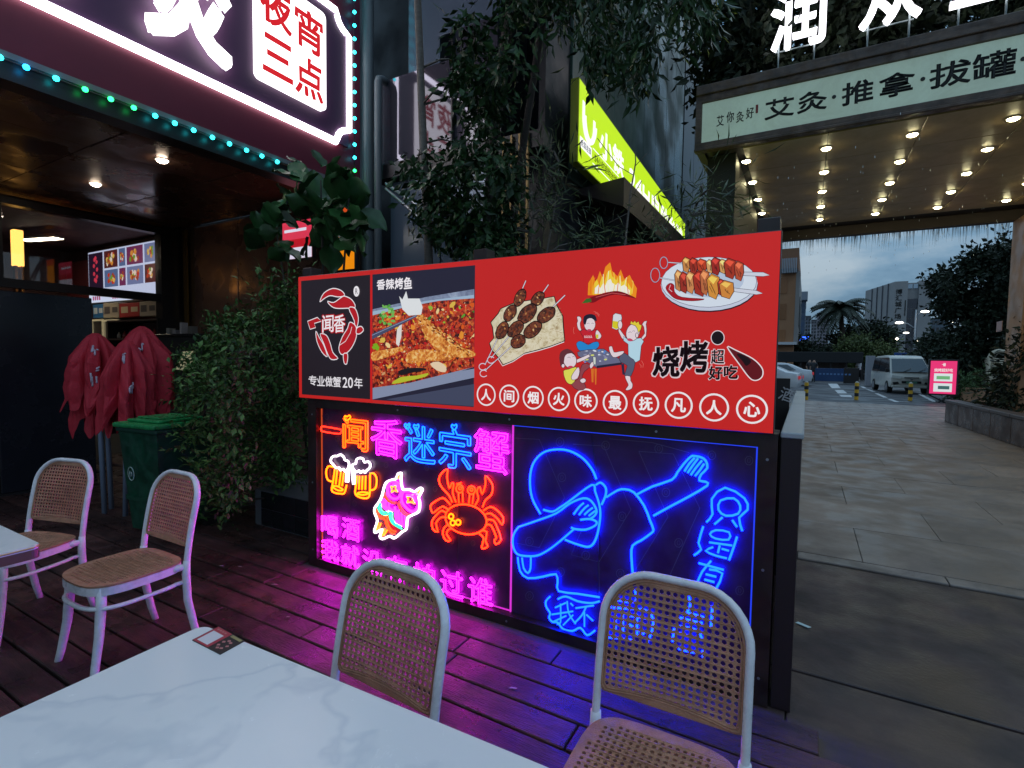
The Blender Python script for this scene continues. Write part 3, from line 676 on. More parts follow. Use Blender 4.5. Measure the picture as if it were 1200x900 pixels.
for a in (-3.07, -1.62, -.16):
    MB().box(a-.045, a+.045, 2.46, 2.55, 1.19, 2.105, bev=.004).build('post', m_kf, kb)
blk = thing('drinks_board', (-.2, 4.6, 0), 'black board with a slanting white character behind the red banner end', 'board')
A = P(902, 500, y=4.0); B = P(937, 444, y=4.0)
MB().box(A.x-.3, -.09, 4.0, 4.04, 0, B.z).build('board', mat('black_board', (.012, .011, .012), .5), blk)
mm = MB(); a = P(913, 470, y=3.99); text(mm, '酒', P(911, 467, y=3.99), (.085, 0, -.03), (.03, 0, .085), .01); mm.build('lettering', mat('chalk', (.5, .5, .52), .7), blk, recalc=False)
# neon boards (dark glossy acrylic)
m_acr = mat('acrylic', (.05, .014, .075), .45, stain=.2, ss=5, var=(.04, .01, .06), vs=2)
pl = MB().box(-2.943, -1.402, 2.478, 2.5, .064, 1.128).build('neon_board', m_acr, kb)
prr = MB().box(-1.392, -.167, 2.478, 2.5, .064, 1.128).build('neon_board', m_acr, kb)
MB().box(-1.4, -1.394, 2.47, 2.5, .064, 1.128).build('divider', mat('neon_divider', (.1, .02, .1), .4, emit=(1, .05, .9), es=.7), kb)
m_eb = mat('edge_blue', (.02, .02, .1), .4, emit=(.02, .06, 1), es=.9)
MB().box(-1.39, -.169, 2.472, 2.477, 1.120, 1.126).box(-.175, -.169, 2.472, 2.477, .07, 1.119).build('lit_edge', m_eb, kb)
MB().box(-2.942, -2.936, 2.47, 2.477, .07, 1.12).build('lit_edge', mat('edge_orange', (.1, .02, .01), .4, emit=(1, .12, .03), es=.5), kb)
MB().box(-2.935, -1.404, 2.47, 2.477, .068, .074).build('lit_edge', mat('edge_magenta', (.1, .01, .1), .4, emit=(1, .04, .9), es=.7), kb)
def N3(pts, y=YN): return [P(a, b, y=y) for a, b in pts]
CL = {'blue': neon('blue', (.02, .40, 36.0)), 'cyan': neon('cyan', (.02, .55, 9)), 'mag': neon('mag', (19, .10, 18)), 'org': neon('org', (15, .16, .01)), 'yel': neon('yel', (8.0, .78, .0)),
      'wht': neon('wht', (3.4, 2.8, 3.2)), 'red': neon('red', (7, .10, .03)), 'grn': neon('grn', (.05, 2.6, .9)), 'amb': neon('amb', (8, .34, .0))}
def tube(name, par, strokes, col, r=.0055, closed=False, sm=3):
    m = MB()
    for s in strokes:
        cl = closed; s = list(s)
        if s[0] == s[-1] and len(s) > 3: s = s[:-1]; cl = True
        q = N3(s)
        if sm > 1 and len(q) > 2: q = smooth(q, sm, cl)
        m.tube(q, r, 6, cl)
    return m.build(name, CL[col], par)
def zf(x0, y0, s): return lambda pts: [(x0+a/s, y0+b/s) for a, b in pts]
z3 = zf(360, 470, 3.6); z4 = zf(590, 490, 3.2156); zd = zf(370, 520, 6.923); zc = zf(690, 670, 6.0)
# outlined characters
def nchar(s, x0, y0, x1, y1, y0r=None, y1r=None, col='mag', r=.0042, off=.0, dbl=False):
    """box: left edge x0 from y0 to y1; right edge x1 from y0r to y1r (perspective)"""
    y0r = y0+(x1-x0)*.2 if y0r is None else y0r; y1r = y1+(x1-x0)*.28 if y1r is None else y1r
    TL, BL, TR, BR = P(x0, y0, y=YN), P(x0, y1, y=YN), P(x1, y0r, y=YN), P(x1, y1r, y=YN)
    m = MB()
    for lp in loops(s, off):
        q = [TL*(1-u.x)*u.y+BL*(1-u.x)*(1-u.y)+TR*u.x*u.y+BR*u.x*(1-u.y) for u in lp]
        m.tube(resample(q, .008, True), r, 5, True)
    return m.build('neon_character', CL[col], pl)
tube('neon_character', pl, [z3([(62, 108), (58, 118), (66, 128), (128, 138), (142, 134), (144, 122), (132, 118), (75, 108), (62, 108)])], 'red', .005)
nchar('闻', 402, 489, 431, 524, 492, 530, 'amb', .005, .012)
tube('neon_heart', pl, [z3([(168, 82), (158, 72), (160, 62), (168, 66), (178, 60), (182, 70), (168, 82)])], 'yel', .0045)
nchar('香', 435, 490, 471, 531, 494, 539, 'mag', .0034, .02); 
nchar('迷', 474, 497, 510, 540, 502, 545, 'cyan', .0042, .02); nchar('宗', 514, 501, 552, 545, 506, 553, 'cyan', .0042, .02)
for c in ((422, 104), (460, 108), (620, 108)):
    tube('neon_heart', pl, [z3([(c[0], c[1]+14), (c[0]-11, c[1]), (c[0]-8, c[1]-9), (c[0], c[1]-4), (c[0]+8, c[1]-10), (c[0]+11, c[1]), (c[0], c[1]+14)])], 'cyan', .0042)
nchar('蟹', 556, 502, 596, 549, 507, 557, 'mag', .0034, .015)
nchar('喝', 377, 603, 396, 626, col='mag', r=.0028, off=.012); nchar('酒', 401, 606, 421, 630, col='mag', r=.0028, off=.012)
for s, x in (('我', 377), ('就', 400), ('没', 425), ('有', 453), ('怕', 484), ('过', 516), ('谁', 549)):
    k = (x-377)/172.; nchar(s, x, 631+k*44, x+20+8*k, 654+k*51, col='mag', r=.0028, off=.012)
# beer mugs
tube('neon_beer_mug', pl, [zd([(155, 205), (142, 300), (130, 375), (155, 398), (200, 405), (232, 400), (250, 335)]), zd([(175, 212), (162, 328)]), zd([(205, 222), (190, 342)]), zd([(228, 236), (214, 342)]), zd([(135, 348), (175, 345), (222, 375), (180, 378), (135, 348)]),
                           zd([(142, 190), (105, 182), (84, 225), (96, 290), (130, 306)])], 'yel', .006)
tube('neon_beer_mug', pl, [zd([(335, 260), (326, 340), (320, 402), (350, 432), (400, 442), (434, 425), (440, 330), (440, 250)]), zd([(355, 262), (350, 370)]), zd([(380, 262), (375, 372)]), zd([(405, 260), (402, 372)]), zd([(335, 405), (375, 392), (430, 402), (385, 416), (335, 405)]),
                           zd([(440, 242), (472, 242), (494, 285), (488, 350), (465, 374), (440, 374)])], 'yel', .006)
tube('neon_foam', pl, [zd([(165, 195), (140, 165), (122, 145), (128, 115), (150, 100), (175, 100), (200, 88), (228, 108), (235, 130), (262, 142), (270, 165), (262, 200), (240, 225), (225, 205), (200, 215), (190, 195), (165, 195)]), zd([(262, 200), (250, 250), (246, 310)]), zd([(272, 170), (268, 250), (262, 312)])], 'wht', .0075)
tube('neon_foam', pl, [zd([(330, 230), (305, 205), (298, 170), (325, 160), (330, 130), (358, 115), (385, 125), (395, 150), (425, 145), (442, 165), (438, 195), (415, 215), (400, 235), (385, 220), (365, 235), (350, 218), (330, 230)]), zd([(295, 195), (298, 260), (305, 330)]), zd([(312, 225), (316, 280), (318, 330)])], 'wht', .0075)
# skewers
tube('neon_outline', pl, [zd([(668, 245), (695, 240), (692, 280), (700, 350), (715, 372), (760, 372), (800, 390), (845, 360), (866, 372), (850, 405), (835, 440), (845, 480), (835, 550), (780, 580), (745, 605), (735, 690), (700, 715), (640, 765), (600, 750), (545, 772), (520, 752), (540, 695), (490, 720), (476, 705), (500, 625), (478, 560), (480, 520), (515, 470), (538, 420), (565, 325), (610, 295), (650, 285), (668, 245)])], 'wht', .008)
tube('neon_skewer', pl, [zd([(585, 335), (612, 308), (655, 310), (690, 345), (690, 400), (668, 440), (625, 445), (590, 410), (585, 335)]), zd([(705, 400), (745, 385), (800, 400), (832, 450), (825, 520), (790, 550), (745, 530), (700, 470), (705, 400)]),
                         zd([(548, 450), (545, 500), (590, 545)]), zd([(570, 460), (568, 510), (610, 540)]), zd([(595, 480), (595, 520), (625, 545)]), zd([(640, 510), (655, 590), (655, 640)]), zd([(668, 540), (675, 600), (680, 650)]), zd([(695, 565), (700, 620), (705, 665)]), zd([(722, 585), (728, 640), (725, 680)]), zd([(625, 330), (665, 330), (675, 380)]), zd([(735, 415), (790, 425), (812, 470)])], 'mag', .0078)
tube('neon_band', pl, [zd([(562, 400), (580, 440), (610, 470), (650, 478)]), zd([(556, 420), (575, 460), (610, 482), (640, 485)]), zd([(678, 465), (700, 530), (745, 575), (765, 572)]), zd([(668, 480), (690, 550), (740, 592)])], 'red', .006)
for _i, st in enumerate([zd([(608, 345), (630, 350), (650, 335), (648, 365), (665, 390), (638, 380), (615, 395), (618, 370), (608, 345)]), zd([(738, 425), (765, 430), (788, 415), (785, 450), (805, 485), (770, 472), (742, 478), (750, 450), (738, 425)]), zd([(672, 255), (665, 285)]), zd([(690, 258), (682, 290)]), zd([(850, 372), (820, 410)]), zd([(862, 382), (835, 420)]), zd([(510, 640), (490, 705)]), zd([(530, 645), (508, 700)]), zd([(560, 690), (535, 752)]), zd([(580, 700), (552, 745)])]): tube('neon_star' if _i < 2 else 'neon_stick', pl, [st], 'yel', .0055)
tube('neon_leaf', pl, [zd([(520, 480), (510, 530), (540, 570), (580, 575), (612, 545), (600, 590), (620, 640), (660, 670), (698, 690)]), zd([(535, 490), (528, 530), (560, 560), (600, 535), (620, 560), (622, 610), (650, 650), (695, 672)])], 'grn', .006)
tube('neon_band', pl, [zd([(492, 535), (505, 580), (545, 600), (575, 590), (585, 650), (615, 700), (650, 712)]), zd([(500, 560), (520, 600), (560, 612), (575, 660), (610, 720), (640, 728)])], 'org', .006)
# crab
tube('neon_crab', pl, [z3(circle(670, 499, 88, 62, 24, .22)+[circle(670, 499, 88, 62, 24, .22)[0]]),
    z3([(612, 428), (598, 398), (565, 360), (556, 328), (570, 302), (592, 288), (590, 322), (600, 368), (610, 346), (618, 352), (614, 388), (628, 428)]),
    z3([(740, 448), (752, 418), (776, 396), (783, 362), (772, 336), (752, 316), (752, 352), (738, 392), (728, 362), (716, 380), (722, 412), (708, 440)]),
    z3(circle(643, 370, 15, 17, 12)+[circle(643, 370, 15, 17, 12)[0]]), z3(circle(693, 376, 16, 17, 12)+[circle(693, 376, 16, 17, 12)[0]]), z3(circle(645, 368, 6, 6, 8)+[circle(645, 368, 6, 6, 8)[0]]), z3(circle(693, 374, 6, 6, 8)+[circle(693, 374, 6, 6, 8)[0]]),
    z3([(638, 388), (640, 430)]), z3([(656, 386), (657, 428)]), z3([(685, 394), (682, 432)]), z3([(702, 392), (697, 434)]), z3([(630, 350), (650, 345)])], 'org', .0052)
tube('neon_crab_leg', pl, [z3([(604, 438), (580, 412), (560, 412), (524, 436), (522, 455), (530, 472), (545, 462), (572, 444), (598, 462)]), z3([(588, 474), (568, 462), (548, 478), (527, 506), (530, 540), (552, 552), (543, 515), (566, 490), (590, 492)]), z3([(596, 520), (578, 535), (572, 560), (585, 588), (605, 588), (588, 562), (596, 542), (612, 538)])], 'org', .0052, sm=2)
tube('neon_crab_leg', pl, [z3([(744, 462), (772, 446), (800, 460), (827, 492), (822, 522), (806, 500), (775, 474), (752, 478)]), z3([(756, 500), (785, 503), (800, 530), (818, 585), (795, 604), (790, 585), (798, 575), (776, 525), (756, 522)]), z3([(736, 546), (758, 552), (752, 590), (762, 612), (745, 622), (736, 616), (745, 578), (726, 560)])], 'org', .0052, sm=2)
tube('neon_dot', pl, [z3(circle(a, b, 10, 11, 10)+[circle(a, b, 10, 11, 10)[0]]) for a, b in ((607, 487), (614, 514), (637, 512))], 'yel', .0052)
# the blue figure
R_ = .0058
tube('neon_figure', prr, [z4([(140, 362), (108, 300), (100, 230), (113, 170), (150, 130), (200, 118), (250, 124), (300, 152), (335, 195), (350, 230)]),
    z4([(348, 252), (366, 243), (385, 262), (385, 290), (370, 326)]), z4([(150, 345), (185, 352), (215, 335), (245, 315), (332, 252), (345, 275)]),
    z4([(345, 275), (362, 330), (364, 380), (350, 450), (325, 484), (280, 476), (232, 458)])], 'blue', R_, sm=4)
tube('neon_arm', prr, [z4([(57, 410), (130, 385), (200, 358), (250, 322), (300, 302), (330, 312), (350, 345), (345, 366), (326, 380)]), z4([(290, 383), (325, 380), (350, 390), (345, 405), (310, 420), (270, 418), (255, 412)]),
    z4([(268, 416), (215, 462), (172, 495), (130, 517), (90, 520), (52, 512), (36, 480), (38, 440), (57, 410)]), z4([(265, 362), (285, 335), (302, 320)]), z4([(285, 364), (305, 340), (320, 328)]), z4([(305, 364), (322, 348), (336, 338)]), z4([(322, 368), (345, 350)])], 'blue', R_)
tube('neon_shirt', prr, [z4([(54, 524), (62, 575), (92, 603), (150, 597), (198, 588), (204, 620), (208, 652), (280, 662), (362, 675)]), z4([(70, 526), (76, 565), (92, 584), (102, 565), (103, 524)]),
    z4([(388, 298), (430, 272), (458, 268), (492, 280), (530, 330), (552, 385), (565, 420), (556, 434), (520, 460), (487, 480), (482, 520), (488, 594)])], 'blue', R_, sm=2)
tube('neon_arm', prr, [z4([(502, 288), (560, 258), (635, 232), (655, 205), (680, 172), (700, 150), (712, 142)]), z4([(712, 142), (728, 144), (745, 148), (762, 160), (768, 188), (745, 212), (738, 235), (762, 240), (768, 254), (700, 295), (630, 332), (565, 368)]),
    z4([(682, 200), (700, 172), (720, 150)]), z4([(694, 206), (712, 180), (733, 152)]), z4([(706, 214), (726, 186), (748, 160)]), z4([(722, 218), (740, 196), (756, 172)])], 'blue', R_, sm=2)
tube('neon_bubble', prr, [z4([(176, 672), (160, 690), (162, 712), (176, 735), (172, 752), (185, 768), (204, 770), (225, 795), (260, 802), (290, 790), (315, 818), (345, 800)]), z4([(205, 682), (235, 672), (280, 690), (330, 697), (362, 690)])], 'blue', .0052)
tube('neon_character', prr, [z4(s) for s in ([(195, 714), (235, 696)], [(182, 740), (262, 728)], [(215, 700), (215, 768), (202, 776)], [(186, 768), (236, 745)], [(240, 690), (246, 735), (272, 776)], [(262, 742), (225, 780)], [(252, 697), (263, 708)])], 'blue', .0045)
tube('neon_character', prr, [z4(s) for s in ([(272, 716), (340, 706)], [(312, 710), (296, 742), (270, 770)], [(305, 732), (305, 786)], [(312, 740), (338, 764)])], 'blue', .0045)
tube('neon_character', prr, [zc(s) for s in ([(160, 190), (320, 215), (325, 130)], [(140, 255), (130, 460)], [(140, 250), (300, 262), (395, 268), (450, 325), (440, 430), (400, 520)], [(240, 300), (242, 420)], [(290, 310), (400, 330)], [(340, 300), (340, 440)], [(130, 460), (300, 478)], [(285, 370), (390, 440)], [(190, 300), (190, 410)])], 'blue', .0052)
tube('neon_character', prr, [zc(s) for s in ([(705, 175), (712, 235), (690, 290)], [(690, 285), (810, 320)], [(868, 240), (858, 400)], [(640, 322), (745, 350), (800, 360)], [(600, 400), (588, 490)], [(640, 382), (760, 410), (800, 480)], [(640, 430), (760, 470)], [(640, 485), (760, 520)], [(630, 540), (700, 560), (760, 570)], [(800, 555), (802, 600)])], 'blue', .0052)
tube('neon_character', prr, [z4([(765, 392), (788, 362), (785, 305), (835, 262), (908, 302), (920, 345), (888, 375), (900, 425)]), z4([(818, 310), (868, 302), (892, 330), (884, 360), (838, 368), (810, 345), (818, 310)]), z4([(825, 374), (795, 400)]), z4([(862, 384), (880, 410)])], 'blue', .0052, sm=2)
tube('neon_character', prr, [z4([(753, 408), (735, 470), (745, 495), (718, 517)]), z4([(880, 447), (868, 485), (850, 535)]), z4([(778, 438), (800, 422), (850, 430), (848, 458), (800, 454), (778, 438)]), z4([(775, 468), (862, 480)]), z4([(815, 480), (808, 508)]), z4([(822, 492), (850, 500)]), z4([(790, 486), (762, 500), (800, 518), (842, 528)])], 'blue', .0048, sm=2)
tube('neon_character', prr, [z4([(735, 546), (830, 572)]), z4([(782, 538), (748, 580), (730, 622)]), z4([(775, 570), (825, 585), (800, 645)]), z4([(762, 588), (802, 598)]), z4([(757, 608), (795, 618)])], 'blue', .0052, sm=2)
# faint drawings on the boards
m_f = mat('faint_line', (.13, .1, .14), .5)
fm = MB()
for ptsz in ([(40, 75), (135, 80), (230, 300), (135, 488), (45, 470)], [(262, 98), (378, 105), (480, 345), (360, 542), (255, 515), (300, 410)], [(510, 125), (640, 135), (740, 340), (625, 596), (498, 570), (620, 372), (510, 125)], [(330, 60), (350, 200), (358, 470), (362, 660)], [(400, 78), (560, 92), (700, 130)]):
    ribbon(fm, [P(a, b, y=2.4755) for a, b in z4(ptsz)], .003)
for c in ((213, 90), (385, 103), (585, 115), (220, 223), (447, 370), (612, 280), (660, 470), (98, 465), (310, 517), (215, 580), (98, 670), (440, 585), (890, 650), (785, 140), (925, 160)):
    ribbon(fm, [P(a, b, y=2.4752) for a, b in z4(circle(c[0], c[1], 15, 17, 9))], .003, True)
    ribbon(fm, [P(a, b, y=2.4752) for a, b in z4(circle(c[0], c[1], 6, 9, 6))], .002, True)
fm.build('drawn_line', m_f, prr, recalc=False)
fm = MB()
for c in ((83, 66), (333, 270), (432, 262), (505, 282), (200, 432), (462, 542), (700, 600), (800, 790), (128, 160), (190, 210), (540, 370), (610, 592), (330, 600)):
    ribbon(fm, [P(a, b, y=2.4752) for a, b in z3(circle(c[0], c[1], 9, 12, 8))], .003, True)
    ribbon(fm, [P(a, b, y=2.4752) for a, b in z3(circle(c[0]+2, c[1]+2, 4, 5, 6))], .002, True)
ribbon(fm, [P(a, b, y=2.4752) for a, b in z3([(180, 215), (182, 330), (180, 470)])], .002); ribbon(fm, [P(a, b, y=2.4752) for a, b in z3([(632, 430), (640, 600), (632, 690), (650, 730)])], .002)
fm.build('drawn_line', m_f, pl, recalc=False)

m_wr = mat('black_wire', (.012, .012, .012), .5); wr = random.Random(4)
for par, pts in ((pl, [(62, 60), (150, 215), (182, 330), (180, 470), (150, 560)]), (pl, [(520, 60), (632, 300), (640, 430), (632, 690), (650, 740)]), (prr, None), (pl, [(300, 230), (430, 255), (560, 300)])):
    q = z3(pts) if pts else z4([(330, 60), (346, 200), (360, 470), (352, 660), (372, 760)])
    MB().tube(smooth([P(a, b, y=2.474) for a, b in q], 5), .0016, 5).build('wire', m_wr, par)
scm = MB().cyl((0, 0, 0), .006, .003, 10, axis='y').mesh('screw', [mat('steel')])
for x in (-2.985, -2.2, -1.396, -.6, -.128):
    for z in ((.03, 1.16) if x not in (-2.985, -.128) else (.12, .6, 1.08)): share('screw', scm, kb, (x, 2.4275 if z in (.03, .12, .6, 1.08) else 2.4295, z))
# ---------------------------------------------------------------- the banner light box
BX0, BX1 = -3.10, -.11; BZ0, BZ1 = 1.195, 2.035
bn = thing('banner', (-1.6, YB, BZ0), 'wide red backlit banner with barbecue pictures on top of the bar kiosk', 'banner')
MB().box(BX0-.004, BX1+.004, YB+.002, YB+.04, BZ0-.004, BZ1+.004, bev=.003).build('case', mat('banner_case', (.05, .05, .055), .35, metal=.5), bn)
RED = (206, 38, 36)
face = MB(); face.use(pr(*RED)); rect(face, BX0, BX1, BZ0, BZ1, YB); fo = face.build('backlit_film', None, bn, recalc=False)
YP = [YB-.0008]
def Z(*a): YP[0] -= ZS[0]; return YP[0]
ZS = [.0002]
zb1 = zf(340, 290, 4); zb2 = zf(540, 270, 3.1579); zk = zf(560, 320, 6.925); zp = zf(640, 350, 7.5); zs = zf(750, 290, 5.2941)
def poly(m, pts, col, outline=None, ow=.004, sm=0):
    y = Z(); q = [P(a, b, y=YB) for a, b in pts]
    if sm: q = smooth(q, sm, True)
    for p in q: p.y = y
    m.use(pr(*col)); m.poly(q)
    if outline is not None:
        m.use(pr(*outline)); y2 = Z(); q2 = [Vector((p.x, y2, p.z)) for p in q]; ribbon(m, q2, ow, True)
def line(m, pts, col, w, closed=False, sm=0):
    y = Z(); q = [P(a, b, y=YB) for a, b in pts]
    if sm: q = smooth(q, sm, closed)
    m.use(pr(*col)); ribbon(m, [Vector((p.x, y, p.z)) for p in q], w, closed)
def btext(m, s, quad, col, off=.02):
    TL, TR, BL = [P(*q, y=YB) for q in quad]; y = Z(); o = Vector((BL.x, y, BL.z)); ux = P(*quad[1], y=YB)-TL; uy = TL-BL; ux.y = uy.y = 0
    m.use(pr(*col)); text(m, s, o, ux, uy, off)
def ink(name, stops, s1, s2, mixf=.5):
    m = mat(name, (.05, .03, .02), .35); n = m.node_tree.nodes; l = m.node_tree.links; b = n['Principled BSDF']
    t = n.new('ShaderNodeTexCoord'); v = n.new('ShaderNodeTexVoronoi'); v.inputs['Scale'].default_value = s1; v.inputs['Randomness'].default_value = 1
    q = n.new('ShaderNodeTexNoise'); q.inputs['Scale'].default_value = s2; q.inputs['Detail'].default_value = 8; q.inputs['Roughness'].default_value = .7; q.inputs['Distortion'].default_value = 1.2
    l.new(t.outputs['Object'], v.inputs['Vector']); l.new(t.outputs['Object'], q.inputs['Vector']); sp = n.new('ShaderNodeSeparateColor'); l.new(v.outputs['Color'], sp.inputs[0])
    k = n.new('ShaderNodeMix'); k.inputs[0].default_value = mixf; l.new(q.outputs['Fac'], k.inputs[2]); l.new(sp.outputs[0], k.inputs[3])
    c = n.new('ShaderNodeValToRGB'); c.color_ramp.elements[0].position = stops[0][0]; c.color_ramp.elements[0].color = (*sr(*stops[0][1]), 1); c.color_ramp.elements[1].position = stops[-1][0]; c.color_ramp.elements[1].color = (*sr(*stops[-1][1]), 1)
    for p_, cc in stops[1:-1]: e = c.color_ramp.elements.new(p_); e.color = (*sr(*cc), 1)
    l.new(k.outputs[0], c.inputs[0]); l.new(c.outputs[0], b.inputs['Emission Color']); b.inputs['Emission Strength'].default_value = PRINT_GAIN; return m
i_sauce = ink('ink_sauce', [(.28, (40, 8, 6)), (.40, (120, 18, 10)), (.48, (185, 32, 18)), (.54, (225, 85, 28)), (.60, (150, 22, 14)), (.72, (225, 120, 50)), (.86, (250, 215, 160))], 60, 26, .4)
i_fish = ink('ink_fish', [(.3, (150, 70, 18)), (.45, (215, 120, 35)), (.55, (245, 175, 80)), (.68, (255, 222, 150)), (.8, (190, 100, 35))], 60, 22, .2)
i_meat = ink('ink_meat', [(.34, (35, 12, 6)), (.48, (88, 36, 18)), (.58, (140, 70, 36)), (.66, (70, 28, 14)), (.8, (215, 160, 100))], 90, 50, .25)
i_bread = ink('ink_bread', [(.32, (165, 140, 100)), (.44, (218, 206, 170)), (.6, (236, 228, 202)), (.75, (200, 180, 135))], 40, 28, .15)
i_tray = ink('ink_tray', [(.3, (88, 98, 130)), (.5, (128, 142, 172)), (.75, (165, 182, 208))], 20, 14, .1)
def polyi(m, pts, im, sm=0):
    y = Z(); q = [P(a, b, y=YB) for a, b in pts]
    if sm: q = smooth(q, sm, True)
    for p in q: p.y = y
    m.use(im); m.poly(q)
# left black panel with the emblem
A = P(355, 331, y=YB); xa, xb = P(355, 400, y=YB).x, P(433, 400, y=YB).x
YP[0] = YB-.0008; m = MB(); m.use(pr(38, 30, 38)); y = Z(); rect(m, BX0+.03, P(434, 400, y=YB).x, BZ0+.022, BZ1-.028, y)
WH = (250, 245, 250); RR = (190, 25, 35)
def logo(pts, sm=3): poly(m, zb1(pts), RR, WH, .0062, sm)
logo([(140, 255), (158, 215), (200, 192), (240, 202), (256, 225), (225, 232), (188, 226), (160, 240)])
logo([(176, 252), (205, 258), (238, 236), (256, 228), (290, 245), (306, 280), (265, 285), (215, 285), (190, 272)])
logo([(276, 285), (305, 285), (321, 330), (315, 372), (302, 388), (302, 345)])
logo([(122, 392), (138, 422), (160, 460), (176, 512), (150, 490), (127, 440)])
logo([(142, 406), (172, 412), (190, 450), (202, 492), (226, 520), (195, 525), (178, 500), (160, 452)])
logo([(282, 350), (310, 370), (312, 420), (290, 470), (262, 498), (240, 500), (230, 470), (246, 420), (270, 380)])
logo([(315, 378), (335, 370), (346, 388), (328, 405), (312, 402)]); logo([(252, 500), (272, 500), (268, 545), (255, 540)])
logo([(84, 346), (130, 328), (150, 346), (116, 356), (122, 376), (96, 384)], 0)
line(m, zb1([(232, 460), (262, 440), (285, 400), (292, 372)]), WH, .004)
for s, a, b in (('闻', 152, 208), ('香', 206, 262)):
    btext(m, s, [zb1([(a, 318)])[0], zb1([(b, 312)])[0], zb1([(a, 402)])[0]], RR, .06); btext(m, s, [zb1([(a+2, 320)])[0], zb1([(b-2, 314)])[0], zb1([(a+2, 400)])[0]], WH, .015)
poly(m, zb1(circle(314, 206, 14, 25, 16)), WH); btext(m, 'R', [zb1([(309, 193)])[0], zb1([(320, 192)])[0], zb1([(309, 219)])[0]], (60, 50, 60), .0)
for i, (s, a, b) in enumerate((('专', 90, 128), ('业', 130, 166), ('做', 168, 203), ('蟹', 205, 241), ('20', 250, 298), ('年', 305, 343))):
    btext(m, s, [zb1([(a, 600+i*2.0)])[0], zb1([(b, 601+i*2.2)])[0], zb1([(a, 645+i*2.8)])[0]], WH, .012)
m.build('printed_emblem', None, bn, recalc=False)
# the dish photograph: still a flat print
YP[0] = YB-.0008; ZS[0] = .000012; m = MB(); xd0, xd1 = P(436.5, 400, y=YB).x, P(556, 400, y=YB).x
m.use(pr(40, 38, 58)); y = Z(); rect(m, xd0, xd1, BZ0+.02, BZ1-.028, y)
clipx = lambda q: [(min(max(a, 436.8), 555.8), b) for a, b in q]
poly(m, clipx(zb1([(385, 290), (640, 232), (865, 195), (866, 560), (385, 708)])), (122, 138, 172)); polyi(m, clipx(zb1([(385, 290), (640, 232), (865, 195), (866, 560), (385, 708)])), i_tray)
poly(m, clipx(zb1([(385, 300), (640, 250), (862, 222), (866, 250), (700, 262), (385, 318)])), (165, 190, 215))
poly(m, clipx(zb1([(385, 652), (866, 568), (866, 610), (385, 712)])), (140, 150, 178))
poly(m, clipx(zb1([(450, 712), (866, 640), (862, 745), (500, 718)])), (70, 75, 100))
polyi(m, clipx(zb1([(385, 318), (560, 275), (700, 250), (866, 238), (866, 560), (700, 600), (560, 635), (385, 658)])), i_sauce)
rp = random.Random(3)
def inb(a, b):
    top = 318-(a-385)*.17; bot = 655-(a-385)*.2
    return top < b < bot
pal = [(170, 25, 20), (205, 45, 25), (150, 15, 20), (225, 95, 30), (240, 150, 50), (110, 25, 12), (230, 190, 80), (95, 40, 15), (245, 215, 150), (200, 30, 40)]
for k in range(330):
    a = rp.uniform(388, 862); b = rp.uniform(240, 655)
    if not inb(a, b): continue
    big = rp.random(); rx = rp.uniform(4, 18)*(.45+big*.9); ry = rp.uniform(3, 12)*(.5+big*.7); rt_ = rp.uniform(0, 3); c = rp.choice(pal)
    if b < 360 and rp.random() < .22: c = rp.choice([(95, 165, 50), (60, 130, 45), (230, 200, 50), (150, 190, 60)])
    if b > 560: c = rp.choice([(90, 20, 12), (140, 40, 18), (70, 18, 14), (190, 90, 40), (215, 160, 110)])
    poly(m, clipx(zb1([(a+rx*rp.uniform(.6, 1.1)*math.cos(t)*math.cos(rt_)-ry*math.sin(t)*math.sin(rt_), b+rx*math.cos(t)*math.sin(rt_)+ry*rp.uniform(.6, 1.1)*math.sin(t)*math.cos(rt_)) for t in (0, 1.1, 2.2, 3.1, 4.2, 5.2)])), c)
poly(m, clipx(zb1([(590, 300), (640, 330), (700, 395), (760, 450), (862, 488), (862, 512), (780, 515), (700, 495), (640, 420), (600, 350)])), (196, 110, 40), sm=3); polyi(m, clipx(zb1([(590, 300), (640, 330), (700, 395), (760, 450), (858, 488), (858, 512), (780, 515), (700, 495), (640, 420), (600, 350)])), i_fish, 3)
polyi(m, clipx(zb1([(560, 490), (640, 478), (760, 505), (745, 530), (640, 534), (550, 542)])), i_fish, 3)
polyi(m, clipx(zb1([(388, 490), (450, 480), (545, 462), (500, 495), (440, 520), (388, 530)])), i_fish, 3)
for k in range(150):
    t = rp.random(); a = 606+t*240; b = 330+t*175-50*math.sin(t*PI)*.1+rp.uniform(-26, 22)*(1-.6*t)
    poly(m, clipx(zb1(circle(a, b, rp.uniform(3, 8), rp.uniform(2, 4), 6, .6))), rp.choice([(225, 150, 70), (160, 75, 25), (245, 185, 100), (120, 50, 20)]))
for k in range(160):
    a = rp.uniform(395, 855); b = rp.uniform(260, 640)
    if inb(a, b): poly(m, clipx(zb1(circle(a, b, rp.uniform(1.2, 3), rp.uniform(1, 2.2), 5))), rp.choice([(255, 225, 190), (250, 200, 150), (255, 240, 230)]))
poly(m, clipx(zb1([(515, 228), (530, 245), (548, 205), (556, 240), (610, 240), (625, 280), (618, 315), (560, 320), (530, 290)])), (235, 238, 240)); poly(m, clipx(zb1([(505, 385), (528, 350), (525, 420), (512, 465), (500, 450)])), (235, 230, 225))
for k in range(26): poly(m, clipx(zb1(circle(rp.uniform(430, 490), rp.uniform(270, 360), rp.uniform(6, 12), rp.uniform(4, 9), 7, rp.random()*3))), rp.choice([(120, 190, 90), (80, 160, 60), (160, 215, 130)]))
for k in range(12): poly(m, clipx(zb1(circle(rp.uniform(390, 420), rp.uniform(450, 480), 8, 6, 7))), (130, 180, 30))
